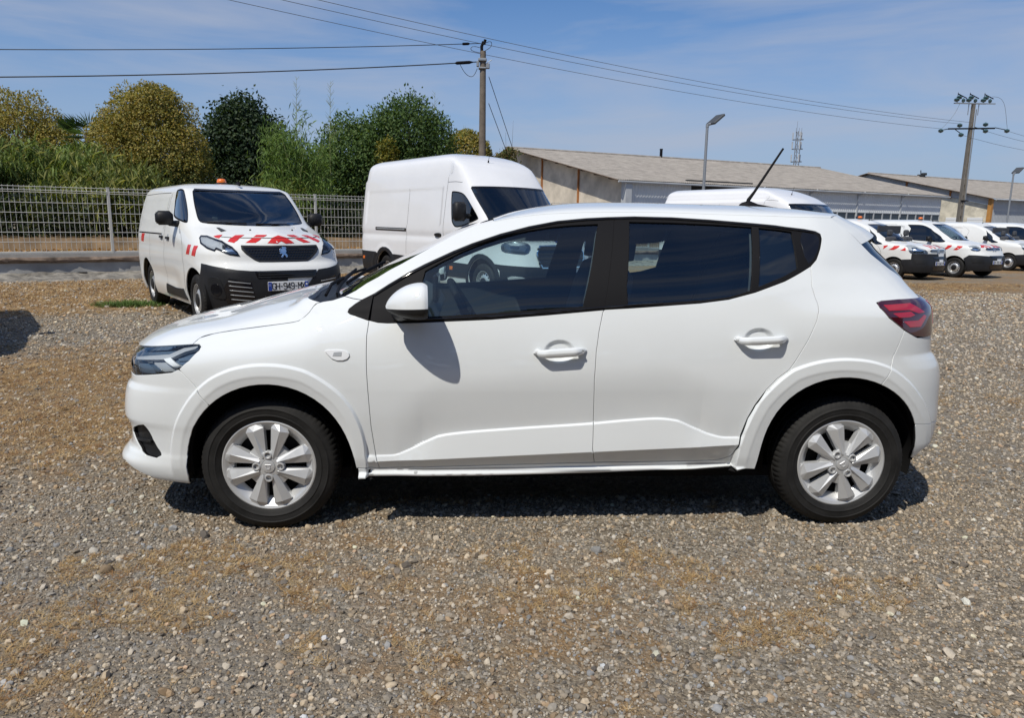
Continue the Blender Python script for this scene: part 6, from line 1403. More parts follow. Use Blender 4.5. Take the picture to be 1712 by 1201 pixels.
def stone_protos(n,mat,seed=3):
    out=[];r_=random.Random(seed)
    import bmesh
    for k in range(n):
        bm=bmesh.new();bmesh.ops.create_icosphere(bm,subdivisions=2 if k<n//2 else 1,radius=1.0);off=Vector((r_.uniform(0,50),r_.uniform(0,50),r_.uniform(0,50)))
        fl=r_.uniform(.45,.8);el=r_.uniform(.65,1.0)
        planes=[(Vector((r_.gauss(0,1),r_.gauss(0,1),r_.gauss(0,1))).normalized(),r_.uniform(.55,.85)) for _ in range(7)]
        for v in bm.verts:
            c=v.co.copy()
            for pn,pd in planes:
                d=c.dot(pn)
                if d>pd: c-=pn*(d-pd)*.9
            c*=1+.18*noise.noise(c*1.6+off); v.co=Vector((c.x,c.y*el,c.z*fl))
        me=bpy.data.meshes.new('stone_%02d'%k);bm.to_mesh(me);bm.free();me.materials.append(mat)
        if k<n//2: me.polygons.foreach_set('use_smooth',[True]*len(me.polygons));me.set_sharp_from_angle(angle=math.radians(32))
        out.append(me)
    return out
def straw_protos(n,mat,seed=5,green=False):
    out=[];r_=random.Random(seed)
    for k in range(n):
        mb=MB();nb=r_.randint(7,13)
        for b in range(nb):
            a=r_.uniform(0,6.28);l=r_.uniform(.5,1.0);el=r_.uniform(.08,.5) if not green else r_.uniform(.3,1.1);w_=r_.uniform(.010,.022)*(1.0 if not green else 2.0)
            base=np.array((r_.gauss(0,.16),r_.gauss(0,.16),0.0));d=np.array((math.cos(a),math.sin(a),0));s=np.array((-d[1],d[0],0));bend=r_.uniform(-.5,.2)
            pts=[]
            for q in (0,.4,.75,1.0): pts.append(base+d*l*q*math.cos(el)+np.array((0,0,1.))*(l*math.sin(el)*q+bend*l*.5*q*q*math.sin(el))+s*r_.gauss(0,.02)*q)
            wd=(w_,w_*.9,w_*.6,.001)
            V=[p+s*w*sg for p,w in zip(pts,wd) for sg in(-1,1)];V=[(p[0],p[1],max(p[2],.004)) for p in V]
            mb.add(V,[(0,1,3,2),(2,3,5,4),(4,5,7,6)])
        me=bpy.data.meshes.new('tuft_%02d'%k);me.from_pydata(mb.v,[],mb.f);me.update();me.materials.append(mat);out.append(me)
    return out
STONE_COLS=np.array([(.34,.305,.255),(.43,.395,.34),(.39,.325,.24),(.27,.23,.18),(.15,.135,.12),(.29,.295,.30),(.50,.44,.35),(.33,.245,.16),(.38,.28,.20),(.55,.52,.46)])
STONE_W=np.array([.24,.14,.17,.17,.08,.07,.04,.08,.02,.015]);STONE_W=STONE_W/STONE_W.sum()
CAMXY=np.array((-.396,-3.959))
def in_view(x,y,margin=.06):
    dx=x-CAMXY[0];dy=y-CAMXY[1];f=dx*math.sin(CYAW)+dy*math.cos(CYAW);r=dx*math.cos(CYAW)-dy*math.sin(CYAW)
    return (f>.2)&(np.abs(r)<(.7091+margin)*f+1.9)
def build_stones(G):
    mat=tint_material('stone',.88,160,.28);pr=stone_protos(14,mat)
    P=[];S=[]
    def add(x0,x1,y0,y1,dens,mean,sig,lo,hi):
        n=int((x1-x0)*(y1-y0)*dens);x=rng.uniform(x0,x1,n);y=rng.uniform(y0,y1,n);k=in_view(x,y)
        # hidden under the parked car: thinner
        k&=~((np.abs(x)<1.7)&(y>-.45)&(y<2.6)); x,y=x[k],y[k]
        keep=rng.random(len(x))<np.clip(1.0-straw_amount(x,y)*1.3,.25,1.15); x,y=x[keep],y[keep]
        r=np.clip(np.exp(rng.normal(math.log(mean),sig,len(x))),lo,hi);P.append(np.stack([x,y],1));S.append(r)
    add(-4.6,4.2,-3.1,-.35,6600,.0046,.45,.0025,.016)
    add(-4.6,4.4,-3.1,-.35,130,.0125,.30,.010,.030)
    add(-7.2,7.0,-.35,2.4,1900,.0075,.40,.004,.018)
    add(-10.,10.5,2.4,6.5,620,.0115,.38,.006,.028)
    add(-11.,17.,6.5,13.,190,.019,.35,.01,.04)
    P=np.concatenate(P);S=np.concatenate(S);n=len(P)
    z=ground_h(P[:,0],P[:,1],G)+S*.22
    rot=np.stack([rng.normal(0,.35,n),rng.normal(0,.35,n),rng.uniform(0,6.28,n)],1)
    sc=S[:,None]*rng.uniform(.85,1.2,(n,3))
    ci=rng.choice(len(STONE_COLS),n,p=STONE_W);tint=STONE_COLS[ci]*rng.uniform(.62,1.28,(n,1))*np.array((.93,.90,.86))
    big=S>.0115;tint[big]=np.clip(tint[big]*1.12,0,.55)
    # drifts of similar stone
    hue=np.array([noise.noise((a*.8,b*.8,4.)) for a,b in P[:, :2]]) if n<260000 else np.zeros(n)
    tint=tint*(1+.10*hue[:,None])*np.stack([1+.06*hue,np.ones(n),1-.09*hue],1)
    scatter('gravel',np.column_stack([P,z]),rot,sc,rng.integers(0,14,n),tint,pr,mat); print('stones',n)
def build_straw(G):
    mat=tint_material('dry_grass_blades',.8,60,.2);pr=straw_protos(8,mat)
    P=[];S=[]
    def add(x0,x1,y0,y1,dens,thr,smin,smax):
        n=int((x1-x0)*(y1-y0)*dens);x=rng.uniform(x0,x1,n);y=rng.uniform(y0,y1,n);k=in_view(x,y);x,y=x[k],y[k]
        nz=np.array([noise.noise((a*.9,b*.9,1.))*.5+noise.noise((a*3.1,b*3.1,2.))*.5+noise.noise((a*9,b*9,3.))*.25 for a,b in zip(x,y)])
        v=straw_amount(x,y)*1.6+nz*.8; k=(v>thr)&~((np.abs(x)<1.9)&(y>-.5)&(y<2.6))
        x,y,v=x[k],y[k],v[k];P.append(np.stack([x,y],1));S.append(rng.uniform(smin,smax,len(x))*np.clip(.7+v*.5,.6,1.3))
    add(-4.6,4.2,-3.1,-.5,2600,.22,.022,.055)
    add(-6,6,-.5,2.4,1000,.22,.03,.065)
    add(-9,10,2.4,7,420,.22,.045,.09)
    add(-12,20,7,16,150,.15,.07,.14)
    P=np.concatenate(P);S=np.concatenate(S);n=len(P)
    z=ground_h(P[:,0],P[:,1],G)+.002
    base=np.array([(.44,.30,.14),(.36,.22,.09),(.50,.37,.20),(.26,.14,.06),(.36,.25,.12)]);tint=base[rng.integers(0,5,n)]*rng.uniform(.8,1.15,(n,1))
    scatter('dry_grass',np.column_stack([P,z]),np.stack([rng.normal(0,.1,n),rng.normal(0,.1,n),rng.uniform(0,6.28,n)],1),S[:,None]*np.ones((1,3)),rng.integers(0,8,n),tint,pr,mat);print('straw',n)
    # the one green tuft beside the striped van
    gm=tint_material('green_grass_blades',.7,60,.2);gp=straw_protos(4,gm,9,True)
    n=420;x=rng.normal(-5.86,.26,n);y=rng.normal(7.75,.14,n)+(x+5.86)*.05;k=(np.abs(x+5.86)<.55)&(np.abs(y-7.75)<.3);x,y=x[k],y[k];n=len(x)
    tint=np.array((.09,.15,.035))*rng.uniform(.7,1.4,(n,1))
    scatter('green_grass',np.column_stack([x,y,ground_h(x,y,G)+.002]),np.stack([rng.normal(0,.1,n),rng.normal(0,.1,n),rng.uniform(0,6.28,n)],1),rng.uniform(.07,.13,(n,1))*np.ones((1,3)),rng.integers(0,4,n),tint,gp,gm)
# ------------------------------------------------------------ fence on its low wall
def build_fence():
    def FP(t,s,z): q=FO+FD*t+FN*s; return (q[0],q[1],z)
    t0,t1=-9.72,19.44
    # wall: profile swept along the line, rough on the lip and the foot
    pbr('plaster',(.37,.37,.36),.9,var=.35,vscale=1.1,bump=.4,bscale=60)
    pbr('cement',(.36,.345,.32),.9,var=.12,vscale=5,bump=.5,bscale=120)
    pbr('crust',(.17,.125,.095),.95,var=.6,vscale=5,bump=.8,bscale=40)
    pbr('rubble_stone',(.185,.17,.145),.95,var=.7,vscale=5,bump=1,bscale=24)
    pbr('galv_white',(.52,.52,.495),.45,metal=.15)
    root=empty('boundary_wall',FP(0,0,0),0,label='low rendered wall with a crumbling dark lip carrying the wire fence',cat='wall')
    off=np.array(FP(0,0,0))
    def sweep(prof,n,name,mat,rough=(0,0),seed=0):
        ts=np.linspace(t0,t1,n);G=[]
        for i,t in enumerate(ts):
            row=[]
            for j,(s,z,r) in enumerate(prof):
                if r: s=s+r*noise.noise((t*2.3,j*1.7,seed))+r*.6*noise.noise((t*9,j*2.9,seed+5)); z=z+r*.6*noise.noise((t*3.1,j*1.3,seed+9))
                g=float(gz(*(FO+FD*t+FN*s))); row.append(np.array(FP(t,s,z+g))-off)
            G.append(row)
        mb=MB().grid(np.array(G));o=mb.build(name,mat,root,smooth=35)
        return o
    sweep([(.06,.55,0),(.06,.545,0),(.06,.475,.0),(-.14,.475,0)],60,'coping','cement')
    sweep([(.05,.478,.0),(.13,.465,.03),(.15,.42,.05),(.12,.37,.035),(.07,.345,.01)],420,'wall_lip','crust',seed=2)
    sweep([(.075,.36,0),(.08,.2,0.003),(.085,.0,0.004),(.09,-.25,0)],120,'wall_face','plaster')
    sweep([(.08,.13,.03),(.16,.125,.09),(.26,.11,.12),(.38,.095,.13),(.50,.085,.13),(.64,.07,.12),(.80,.045,.07),(.98,.01,.04),(1.2,-.08,0)],900,'rubble_foot','rubble_stone',seed=7)
    # fence: posts and welded mesh panels
    f=empty('wire_fence',FP(0,0,.55),0,label='pale welded wire mesh fence with square posts on the low wall',cat='fence');off2=np.array(FP(0,0,.55))
    sp=2.43; npan=int(round((t1-t0)/sp))
    pm=None;pan=None
    zl=[.02,.235,.45,.665,.88,1.10,1.325,1.37,1.445]
    for i in range(npan+1):
        t=t0+i*sp;g=float(gz(*(FO+FD*t)))
        if pm is None:
            ang=math.atan2(FD[1],FD[0]);mb=MB().box((0,0,.70),(.060,.060,1.60),bev=.006).box((0,0,1.503),(.066,.066,.012)); pm=mb.build('post','galv_white',f);o=pm
        else: o=pm.copy();COL.objects.link(o)
        o.location=np.array(FP(t,0,.55+g))-off2;o.rotation_euler=(0,0,ang)
    for i in range(npan):
        t=t0+i*sp;ga=float(gz(*(FO+FD*(t+sp/2))))
        if pan is None:
            mb=MB();
            for k in range(25):
                x=.03+k*(sp-.06)/24; y=0; mb.tube([(x,0,.0),(x,0,1.30),(x,-.035,1.325),(x,-.035,1.37),(x,0,1.40),(x,0,1.475)],.0042,4,cap=False)
            for z in zl:
                yy=-.035 if z in (1.325,1.37) else -.004; mb.tube([(0.03,yy,z),(sp-.03,yy,z)],.0062,4,cap=False)
            pan=mb.build('mesh_panel','galv_white',f,kind='stuff');o=pan
            rb=MB().box((sp/2,.0,-.012),(sp-.02,.05,.045),bev=.004).build('foot_rail','galv_white',f);r=rb
        else:
            o=pan.copy();COL.objects.link(o);r=rb.copy();COL.objects.link(r)
        for q in (o,r): q.location=np.array(FP(t,0,.58+ga))-off2;q.rotation_euler=(0,0,math.atan2(FD[1],FD[0]))
    # raised strip of earth behind the fence
    pbr('leaf_litter',(.16,.105,.055),.95,var=.5,vscale=2.2,bump=.8,bscale=30)
    ts=np.linspace(-45,24,150);ss=[-.12,-1.0,-2.2,-2.4,-4.5,-8,-14,-22];hs=[.50,.52,.56,.82,.85,.9,.9,.6];G=[]
    for t in ts: G.append([np.array(FP(t,s,h+.05*noise.noise((t*1.3,s,1.)))) for s,h in zip(ss,hs)])
    o=MB().grid(np.array(G)).build('raised_ground','leaf_litter',smooth=60,kind='structure')
    if o.data.polygons[5].normal.z<0:o.data.flip_normals()
# ------------------------------------------------------------ warehouses
def build_warehouses():
    pbr('fibre_cement',(.275,.25,.222),.95,var=.28,vscale=1.6,bump=.5,bscale=30)
    pbr('roughcast',(.56,.50,.41),.95,var=.30,vscale=.8,bump=.8,bscale=9)
    pbr('roughcast_pale',(.56,.52,.42),.95,var=.30,vscale=1.5,bump=.9,bscale=7)
    pbr('white_cladding',(.62,.64,.65),.7,var=.08,vscale=.5)
    pbr('grey_cladding',(.38,.40,.42),.7,var=.10,vscale=.5)
    pbr('rust_steel',(.36,.15,.05),.8,var=.35,vscale=3)
    pbr('old_timber',(.13,.095,.07),.9,var=.3,vscale=3)
    pbr('yellow_steel',(.42,.20,.05),.7,var=.25,vscale=2)
    pbr('dark_opening',(.02,.022,.025),.7); pbr('window_dark',(.03,.045,.06),.15)
    pbr('beam_grey',(.42,.44,.46),.7,var=.15,vscale=1)
    def V(*a): return np.array(a,float)
    def corrugated(a,b,c,d,pitch,amp,name,mat,root,rows=3,per=6,thick=.0):
        """sheet a-b along the eave, d-c along the ridge; waves run a->d"""
        n=int(np.linalg.norm(b-a)/pitch)*per;G=[];nrm=np.cross(b-a,d-a);nrm/=np.linalg.norm(nrm)
        if nrm[2]<-.1: nrm=-nrm
        for i in range(n+1):
            s=i/n;w_=amp*math.sin(2*math.pi*i/per);G.append([(a*(1-s)+b*s)*(1-q)+(d*(1-s)+c*s)*q+nrm*w_ for q in np.linspace(0,1,rows)])
        G=np.array(G);o=MB().grid(G).build(name,mat,root,smooth=80);return o
    # --- long warehouse: gable towards the left, long wall facing the yard
    root=empty('warehouse',(9.63,44.57,0),0,label='long old warehouse with corrugated grey roof and roughcast gable behind the vans',cat='building')
    O=V(9.63,44.57,0)
    C1=V(0,0,4.30);C2=V(41.19,59.9,4.29)-O*V(1,1,0);d=(C2-C1)/np.linalg.norm(C2-C1);n_=V(-d[1],d[0],0)
    A1=V(3.18,58.54,7.48)-O; R2=C2+n_*13.6+V(0,0,3.12)
    E1=A1+(A1-C1)*V(1,1,0)*.9; E1[2]=4.5
    zb=-.3;out=-n_
    eo=.35;up=(A1-C1)/np.linalg.norm(A1-C1);Cr1=C1-up*eo-d*.95;Cr2=C2-up*eo+d*.6
    corrugated(Cr1,Cr2,R2+d*.6,A1-d*.95,.177,.026,'roof','fibre_cement',root)
    R3=R2+(R2-C2)*V(1,1,0);R3[2]=4.5
    corrugated(E1-d*.95,R3,R2+d*.6,A1-d*.95,.177,.026,'roof','fibre_cement',root)
    mb=MB().tube([A1-d*.97+V(0,0,.02),R2+d*.6+V(0,0,.02)],.11,8); mb.build('ridge_cap','fibre_cement',root,smooth=60)
    # gable: rough wall with a verge board under the sheets
    g=MB();poly=[C1*V(1,1,0)+V(0,0,zb),C1,A1-V(0,0,.06),E1,E1*V(1,1,0)+V(0,0,zb)];bk=[p+d*.2 for p in poly];k=len(poly)
    g.add(poly+bk,[tuple(range(k)),tuple(range(2*k-1,k-1,-1))]+[(i,(i+1)%k,k+(i+1)%k,k+i) for i in range(k)]);g.build('gable_wall','roughcast',root)
    mb=MB();mb.tube([Cr1-V(0,0,.04),A1-d*.95-V(0,0,.04),E1-d*.95],.045,6);mb.build('verge','old_timber',root)
    for t_ in (.375,.72): # two rusty stanchions set in the gable
        p=C1+(A1-C1)*t_;MB().box(((p[0]-d[0]*.06),(p[1]-d[1]*.06),(p[2]-.25+zb)/2),(.13,.12,p[2]-.25-zb),R=Matrix.Rotation(math.atan2(d[1],d[0]),3,'Z')).build('stanchion','rust_steel',root)
    for t_ in np.linspace(.05,.95,9): # purlin ends under the verge
        p=C1+(A1-C1)*t_-d*.48-V(0,0,.12);MB().box(p,(.92,.12,.10),R=Matrix.Rotation(math.atan2(d[1],d[0]),3,'Z')).build('purlin_end','old_timber',root)
    # corner pier
    MB().box(C1*V(1,1,0)+V(0,0,(4.1+zb)/2)-d*.02+out*.06,(.5,.5,4.1-zb),R=Matrix.Rotation(math.atan2(d[1],d[0]),3,'Z')).build('corner_pier','beam_grey',root)
    # long wall: ribbed white sheets with openings between, dark glazing low down
    def wallstrip(s0,s1,z0,z1,name,mat,off=0,rib=.25,amp=.03):
        a=C1*V(1,1,0)+d*s0+out*off;b=C1*V(1,1,0)+d*s1+out*off;n=max(2,int((s1-s0)/rib)*4);G=[]
        for i in range(n+1):
            q=a+(b-a)*i/n+out*(amp*(1 if (i%4) in (0,3) else 0));G.append([q+V(0,0,z0),q+V(0,0,z1)])
        return MB().grid(np.array(G)).build(name,mat,root)
    LT=np.linalg.norm(C2-C1)
    wallstrip(.30,5.6,zb,4.15,'wall_cladding','white_cladding')
    MB().box(C1*V(1,1,0)+d*((5.6+12.0)/2)+n_*.5+V(0,0,3.2),(6.4,.2,2.6),R=Matrix.Rotation(math.atan2(d[1],d[0]),3,'Z')).build('dark_recess','dark_opening',root)
    wallstrip(5.6,12.0,zb,2.2,'wall_cladding','white_cladding')
    s=12.0
    while s<LT-.2:
        e=min(s+5.75,LT);wallstrip(s,e,2.60,4.12,'wall_cladding','white_cladding')
        MB().box(C1*V(1,1,0)+d*s+out*.06+V(0,0,3.2),(.10,.12,1.9),R=Matrix.Rotation(math.atan2(d[1],d[0]),3,'Z')).build('downpipe','beam_grey',root)
        MB().tube([C1*V(1,1,0)+d*(s+.03)+out*.1+V(0,0,3.9),C1*V(1,1,0)+d*(s+.5)+out*.35+V(0,0,4.2)],.05,6).build('swan_neck','beam_grey',root,smooth=60)
        # glazing: five panes to a bay, each set in its own frame
        k=5;w_=(e-s)/k
        for i in range(k):
            c=C1*V(1,1,0)+d*(s+w_*(i+.5))+out*.02+V(0,0,2.30)
            fr=MB();Rz=Matrix.Rotation(math.atan2(d[1],d[0]),3,'Z')
            for dx,dz,sx,sz in ((0,.27,w_,.06),(0,-.27,w_,.06),(-w_/2+.03,0,.06,.5),(w_/2-.03,0,.06,.5)): fr.box(c+np.array(Rz@Vector((dx,0,dz))),(sx,.06,sz),R=Rz)
            fo=fr.build('window','beam_grey',root); MB().box(c+n_*.03,(w_-.1,.02,.5),R=Rz).build('pane','window_dark',fo)
        wallstrip(s,e,zb,2.0,'wall_cladding','grey_cladding')
        s=e
    MB().tube([Cr1+out*.05-V(0,0,.12),Cr2+out*.05-V(0,0,.12)],.07,6).build('gutter','beam_grey',root,smooth=60)
    g=MB();poly=[C2*V(1,1,0)+V(0,0,zb),C2,R2-V(0,0,.06),R3,R3*V(1,1,0)+V(0,0,zb)];g.add(poly,[tuple(range(5))]);g.build('end_wall','grey_cladding',root)
    p=A1+(R2-A1)*.425;MB().tube([p-V(0,0,.2),p+V(0,0,.75)],.13,10).lathe([(.15,0),(.15,.08),(.0005,.09)],n=10,axis='z',c=p+V(0,0,.72)).build('flue','black_trim',root,smooth=50)
    # --- second warehouse further right
    r2=empty('warehouse',(48.83,64.1,0),0,label='second warehouse with a pale stone gable and orange corner post at far right',cat='building')
    O2=V(48.83,64.1,0);K1=V(0,0,4.33);AP=V(43.11,75.82,7.21)-O2;KL=AP+(AP-K1)*V(1,1,0)*.9;KL[2]=4.6
    L2=34;K2=K1+d*L2;AP2=AP+d*L2
    upk=(AP-K1)/np.linalg.norm(AP-K1)
    corrugated(K1-upk*.4-d*.6,K2-upk*.4,AP2,AP-d*.6,.177,.026,'roof','fibre_cement',r2)
    corrugated(KL-d*.6,KL+d*L2,AP2,AP-d*.6,.177,.026,'roof','fibre_cement',r2)
    MB().tube([AP-d*.35+V(0,0,.02),AP2+V(0,0,.02)],.11,8).build('ridge_cap','fibre_cement',r2,smooth=60)
    def slab(poly,name,mat,off=0.0):
        poly=[p-d*off for p in poly];k=len(poly);bk=[p+d*.15 for p in poly];MB().add(poly+bk,[tuple(range(k)),tuple(range(2*k-1,k-1,-1))]+[(i,(i+1)%k,k+(i+1)%k,k+i) for i in range(k)]).build(name,mat,r2)
    low=lambda p,q:V(p[0],p[1],q)
    slab([low(K1,zb),K1-V(0,0,.75),AP-V(0,0,.75),KL-V(0,0,.75),low(KL,zb)],'gable_wall','roughcast_pale')
    slab([K1-V(0,0,.72),K1-V(0,0,.10),AP-V(0,0,.10),KL-V(0,0,.1),KL-V(0,0,.72),AP-V(0,0,.72)],'gable_panel','beam_grey',.05)
    MB().tube([K1-upk*.4-d*.6-V(0,0,.04),AP-d*.6-V(0,0,.04),KL-d*.6],.05,6).build('verge','old_timber',r2)
    for t_ in (.30,.66):
        p=K1+(AP-K1)*t_;MB().box(p-d*.12-V(0,0,.45),(.14,.14,.8),R=Matrix.Rotation(math.atan2(d[1],d[0]),3,'Z')).build('stanchion','rust_steel',r2)
    MB().box(low(K1,(4.2+zb)/2)-d*.1+out*.05,(.34,.34,4.2-zb),R=Matrix.Rotation(math.atan2(d[1],d[0]),3,'Z')).build('corner_post','yellow_steel',r2)
    a=low(K1,0)+out*.02;G=[]
    for i in range(int(L2/.25)*4+1):
        q=a+d*(.3+(L2-.3)*i/(int(L2/.25)*4))+out*(.03*(1 if (i%4) in (0,3) else 0));G.append([q+V(0,0,zb),q+V(0,0,4.15)])
    MB().grid(np.array(G)).build('wall_cladding','grey_cladding',r2)
    MB().tube([K1-upk*.42+out*.03-V(0,0,.1),K2-upk*.42+out*.03-V(0,0,.1)],.08,6).build('gutter','beam_grey',r2,smooth=60)
    MB().box(low(K1,0)+d*3.1+out*.09+V(0,0,2.0),(.08,.1,4.2),R=Matrix.Rotation(math.atan2(d[1],d[0]),3,'Z')).build('downpipe','beam_grey',r2)
    # two white shutters on the stone gable
    gd=(low(AP,0)-low(K1,0));gd/=np.linalg.norm(gd)
    for s_ in (3.35,1.25):
        c=low(K1,0)+gd*s_-d*.03+V(0,0,2.05);Rg=Matrix.Rotation(math.atan2(gd[1],gd[0]),3,'Z');mb=MB()
        for k_ in range(3): mb.box(c+V(0,0,.27-.27*k_),(1.5,.10,.25),R=Rg,bev=.01)
        mb.build('shutter','plate_white',r2)
    p=AP+(AP2-AP)*.27
    mb=MB();mb.box(p+V(0,0,.12),(.9,.5,.3),R=Matrix.Rotation(.5,3,'Z'),bev=.05).box(p+V(.35,0,.32),(.5,.4,.28),bev=.05).tube([p,p+V(-.1,0,.75)],.05,6);mb.build('roof_vent','dark_opening',r2)
# ------------------------------------------------------------ poles, lamps, wires
def build_poles():
    pbr('old_wood',(.15,.125,.10),.9,var=.3,vscale=4,bump=.5,bscale=40)
    pbr('concrete_pole',(.155,.14,.12),.9,var=.18,vscale=3,bump=.4,bscale=50)
    pbr('pole_steel',(.30,.32,.34),.5,metal=.5); pbr('wire_black',(.015,.015,.016),.6); pbr('wire_grey',(.10,.11,.12),.6); pbr('insulator',(.05,.10,.105),.15,coat=.8); pbr('led_face',(.30,.30,.28),.4); pbr('lamp_dark',(.06,.065,.07),.5)
    # wooden pole behind the tall van
    r=empty('utility_pole',(-.13,23.07,0),label='grey wooden utility pole rising behind the tall white van',cat='pole')
    MB().tube([(0,0,-.3),(0.01,0,4),(.02,0,7.30)],[.15,.125,.105],14).build('shaft','old_wood',r,smooth=50)
    MB().box((.0,-.02,7.0),(.30,.28,.10),bev=.02).box((0,-.02,6.72),(.27,.27,.06),bev=.02).box((-.16,-.08,6.86),(.10,.10,.20),bev=.02).box((.19,-.05,6.80),(.14,.12,.18),bev=.02).build('pole_clamp','pole_steel',r)
    MB().tube([(-.02,0,7.25),(-.03,0,7.45),(.03,-.02,7.62)],[.05,.055,.045],8).tube([(.05,-.03,7.52),(.10,-.03,7.68)],.05,8).build('pole_head','black_trim',r,smooth=50)
    MB().tube([(.16,-.02,6.9),(.33,-.02,7.02)],.012,5).build('hook','pole_steel',r)
    for pts in ([(.10,-.1,7.55),(.28,-.1,7.60),(.30,-.1,7.45),(.06,-.1,7.28)],[(-.10,-.1,7.40),(-.35,-.1,7.42),(-.38,-.1,7.30),(-.06,-.1,7.22)],[(-.78,0,6.83),(-.60,0,6.55),(-.35,0,6.45),(-.18,0,6.72)]):
        c=np.array(pts);MB().tube(list(NatSpline(range(len(c)),c)(np.linspace(0,len(c)-1,14))),.010,5).build('jumper_cable','wire_black',r,smooth=60)
    # two spans to the left with their splice boxes
    for (a,b,rad,box,sag,lab) in (((-.20,23.07,7.56),(-18.0,17.3,5.70),.013,(.045,.20,.05),.12,'upper black cable running left from the wooden pole'),((-.22,23.07,6.95),(-18.0,17.3,4.95),.019,(.055,.46,.42),.16,'thicker lower black cable running left from the wooden pole')):
        a=np.array(a);b=np.array(b);pts=[]
        for t in np.linspace(0,1,40): q=a+(b-a)*t;q[2]-=sag*4*t*(1-t)*1.0;pts.append(q)
        ob=MB().tube(pts,rad,6).build('overhead_cable','wire_black',smooth=60);tag(ob,lab,'cable','overhead cables')
        dd=(pts[2]-pts[1]);dd/=np.linalg.norm(dd);p0=a+(b-a)/np.linalg.norm(b-a)*(.62 if box[2]>.1 else .55);k=np.interp(np.linalg.norm(p0-a)/np.linalg.norm(b-a),np.linspace(0,1,40),range(40));p0=pts[0]+(p0-a)*V3(1,1,1);p0[2]=np.interp(k,range(40),[q[2] for q in pts])
        MB().tube([p0-dd*box[1]*.5*1.6,p0-dd*box[1]*.5,p0+dd*box[1]*.5,p0+dd*box[1]*.5*1.3],[rad,box[0],box[0],rad],10).build('splice_box','black_trim',ob,smooth=40)
    # the guy cables slanting down to the right
    for q0,q1,lab in (((.10,23.05,6.55),(.95,26.2,4.05),'left of the two cables slanting down from the wooden pole'),((.10,23.05,5.4+1.05),(1.25,26.6,4.1),'right of the two cables slanting down from the wooden pole')):
        a=np.array(q0);b=np.array(q1)
        if 'left' in lab: a[2]=5.55
        tag(MB().tube([a,b],.012,5).build('overhead_cable','wire_black',smooth=60),lab,'cable','overhead cables')
    # concrete pole with its ladder of holes
    r=empty('power_pole',(35.75,49.18,-.2),label='concrete power pole with square holes and insulators at right',cat='pole')
    H=10.5;tilt=.0
    def col(z): return .30-.012*z
    mb=MB()
    for s in (-1,1):
        mb.add([(s*(col(z)/2)+a*.045*s*-1*0+ (0 if e else -s*.075),y,z) for z in (0,H) for e in (0,1) for y in (-.17+.006*z,.17-.006*z)],[(0,1,3,2),(4,6,7,5),(0,4,5,1),(2,3,7,6),(0,2,6,4),(1,5,7,3)]) if False else mb.box((0,0,0),(.001,.001,.001))
    mb=MB()
    for s in (-1,1):
        V=[]
        for z in (0,H):
            hw=col(z)/2;dp=.17-.005*z
            for x in (hw,hw-.085):
                for y in (-dp,dp): V.append((s*x,y,z))
        F=[(0,1,3,2),(4,6,7,5),(0,4,5,1),(2,3,7,6),(0,2,6,4),(1,5,7,3)];mb.add(V,F if s>0 else [f[::-1] for f in F])
    mb.build('pole_leg','concrete_pole',r)
    z=.2
    while z<H:
        h=.52 if z<7.6 else H-z;hw=col(z)/2-.08;MB().box((0,0,z+h/2),(2*hw,.26-.008*z,h)).build('web','concrete_pole',r);z+=h+.24
    MB().box((.20,-.12,3.6),(.5,.04,.05)).box((.0,-.19,3.6),(.4,.03,.09)).build('pole_band','black_trim',r)
    MB().tube([(.20,-.10,0),(.20,-.10,H-.4)],.035,6).build('conduit','pole_steel',r,smooth=60)
    # crossarms
    MB().box((.0,-.10,8.75),(3.5,.10,.10),R=Matrix.Rotation(-.03,3,'Y')).build('crossarm','black_trim',r)
    MB().box((.05,-.1,H),(3.0,.08,.07)).box((-.2,.12,H+.02),(2.4,.08,.07)).box((-.35,0,H-.4),(.04,.04,.8)).box((.4,0,H-.4),(.04,.04,.8)).build('crossarm','pole_steel',r)
    def ins(p,nm='insulator',R=.19):
        MB().lathe([(.03,-.16),(R*.8,-.10),(R,-.04),(R*.72,-.02),(R,.02),(R*.8,.07),(.04,.12),(.0005,.16)],n=14,axis='z',c=p).build(nm,'insulator',r,smooth=50)
    for x,y,z in ((-2.35,-.2,8.55),(-1.0,-.5,8.25),(-.98,-.2,8.95),(.95,-.2,9.05),(.80,-.5,8.55),(2.55,-.3,8.62)): ins((x,y,z))
    MB().tube([(-1.7,-.1,8.70),(-2.2,-.2,8.60)],.03,5).tube([(-1.3,-.1,8.72),(-1.05,-.5,8.35)],.03,5).tube([(.2,-.1,8.85),(.7,-.5,8.62)],.03,5).tube([(1.75,-.1,8.85),(2.45,-.3,8.68)],.03,5).build('stay_rod','black_trim',r)
    for x in (-1.05,-.15,.95):
        ins((x-.25,0,H+.25),R=.20);ins((x+.25,0,H+.22),R=.13);ins((x-.05,.05,H+.42),R=.20);MB().tube([(x-.25,-.05,H+.65),(x+.45,-.05,H+.35)],.035,6).build('fuse_arm','black_trim',r);MB().tube([(x-.2,0,H+.05),(x-.2,0,H+.75)],.02,5).build('pin','black_trim',r)
    base=np.array((35.75,49.18,-.2))
    for pts in ([(1.3,-.05,H+.5),(2.1,-.1,H+.2),(2.45,-.2,H-1.0),(2.55,-.3,8.8)],[(-1.1,-.1,H),(-1.5,-.1,9.6),(-2.3,-.2,8.7)]):
        c=np.array(pts);MB().tube(list(NatSpline(range(len(c)),c)(np.linspace(0,len(c)-1,12))),.012,4).build('jumper_cable','wire_grey',r)
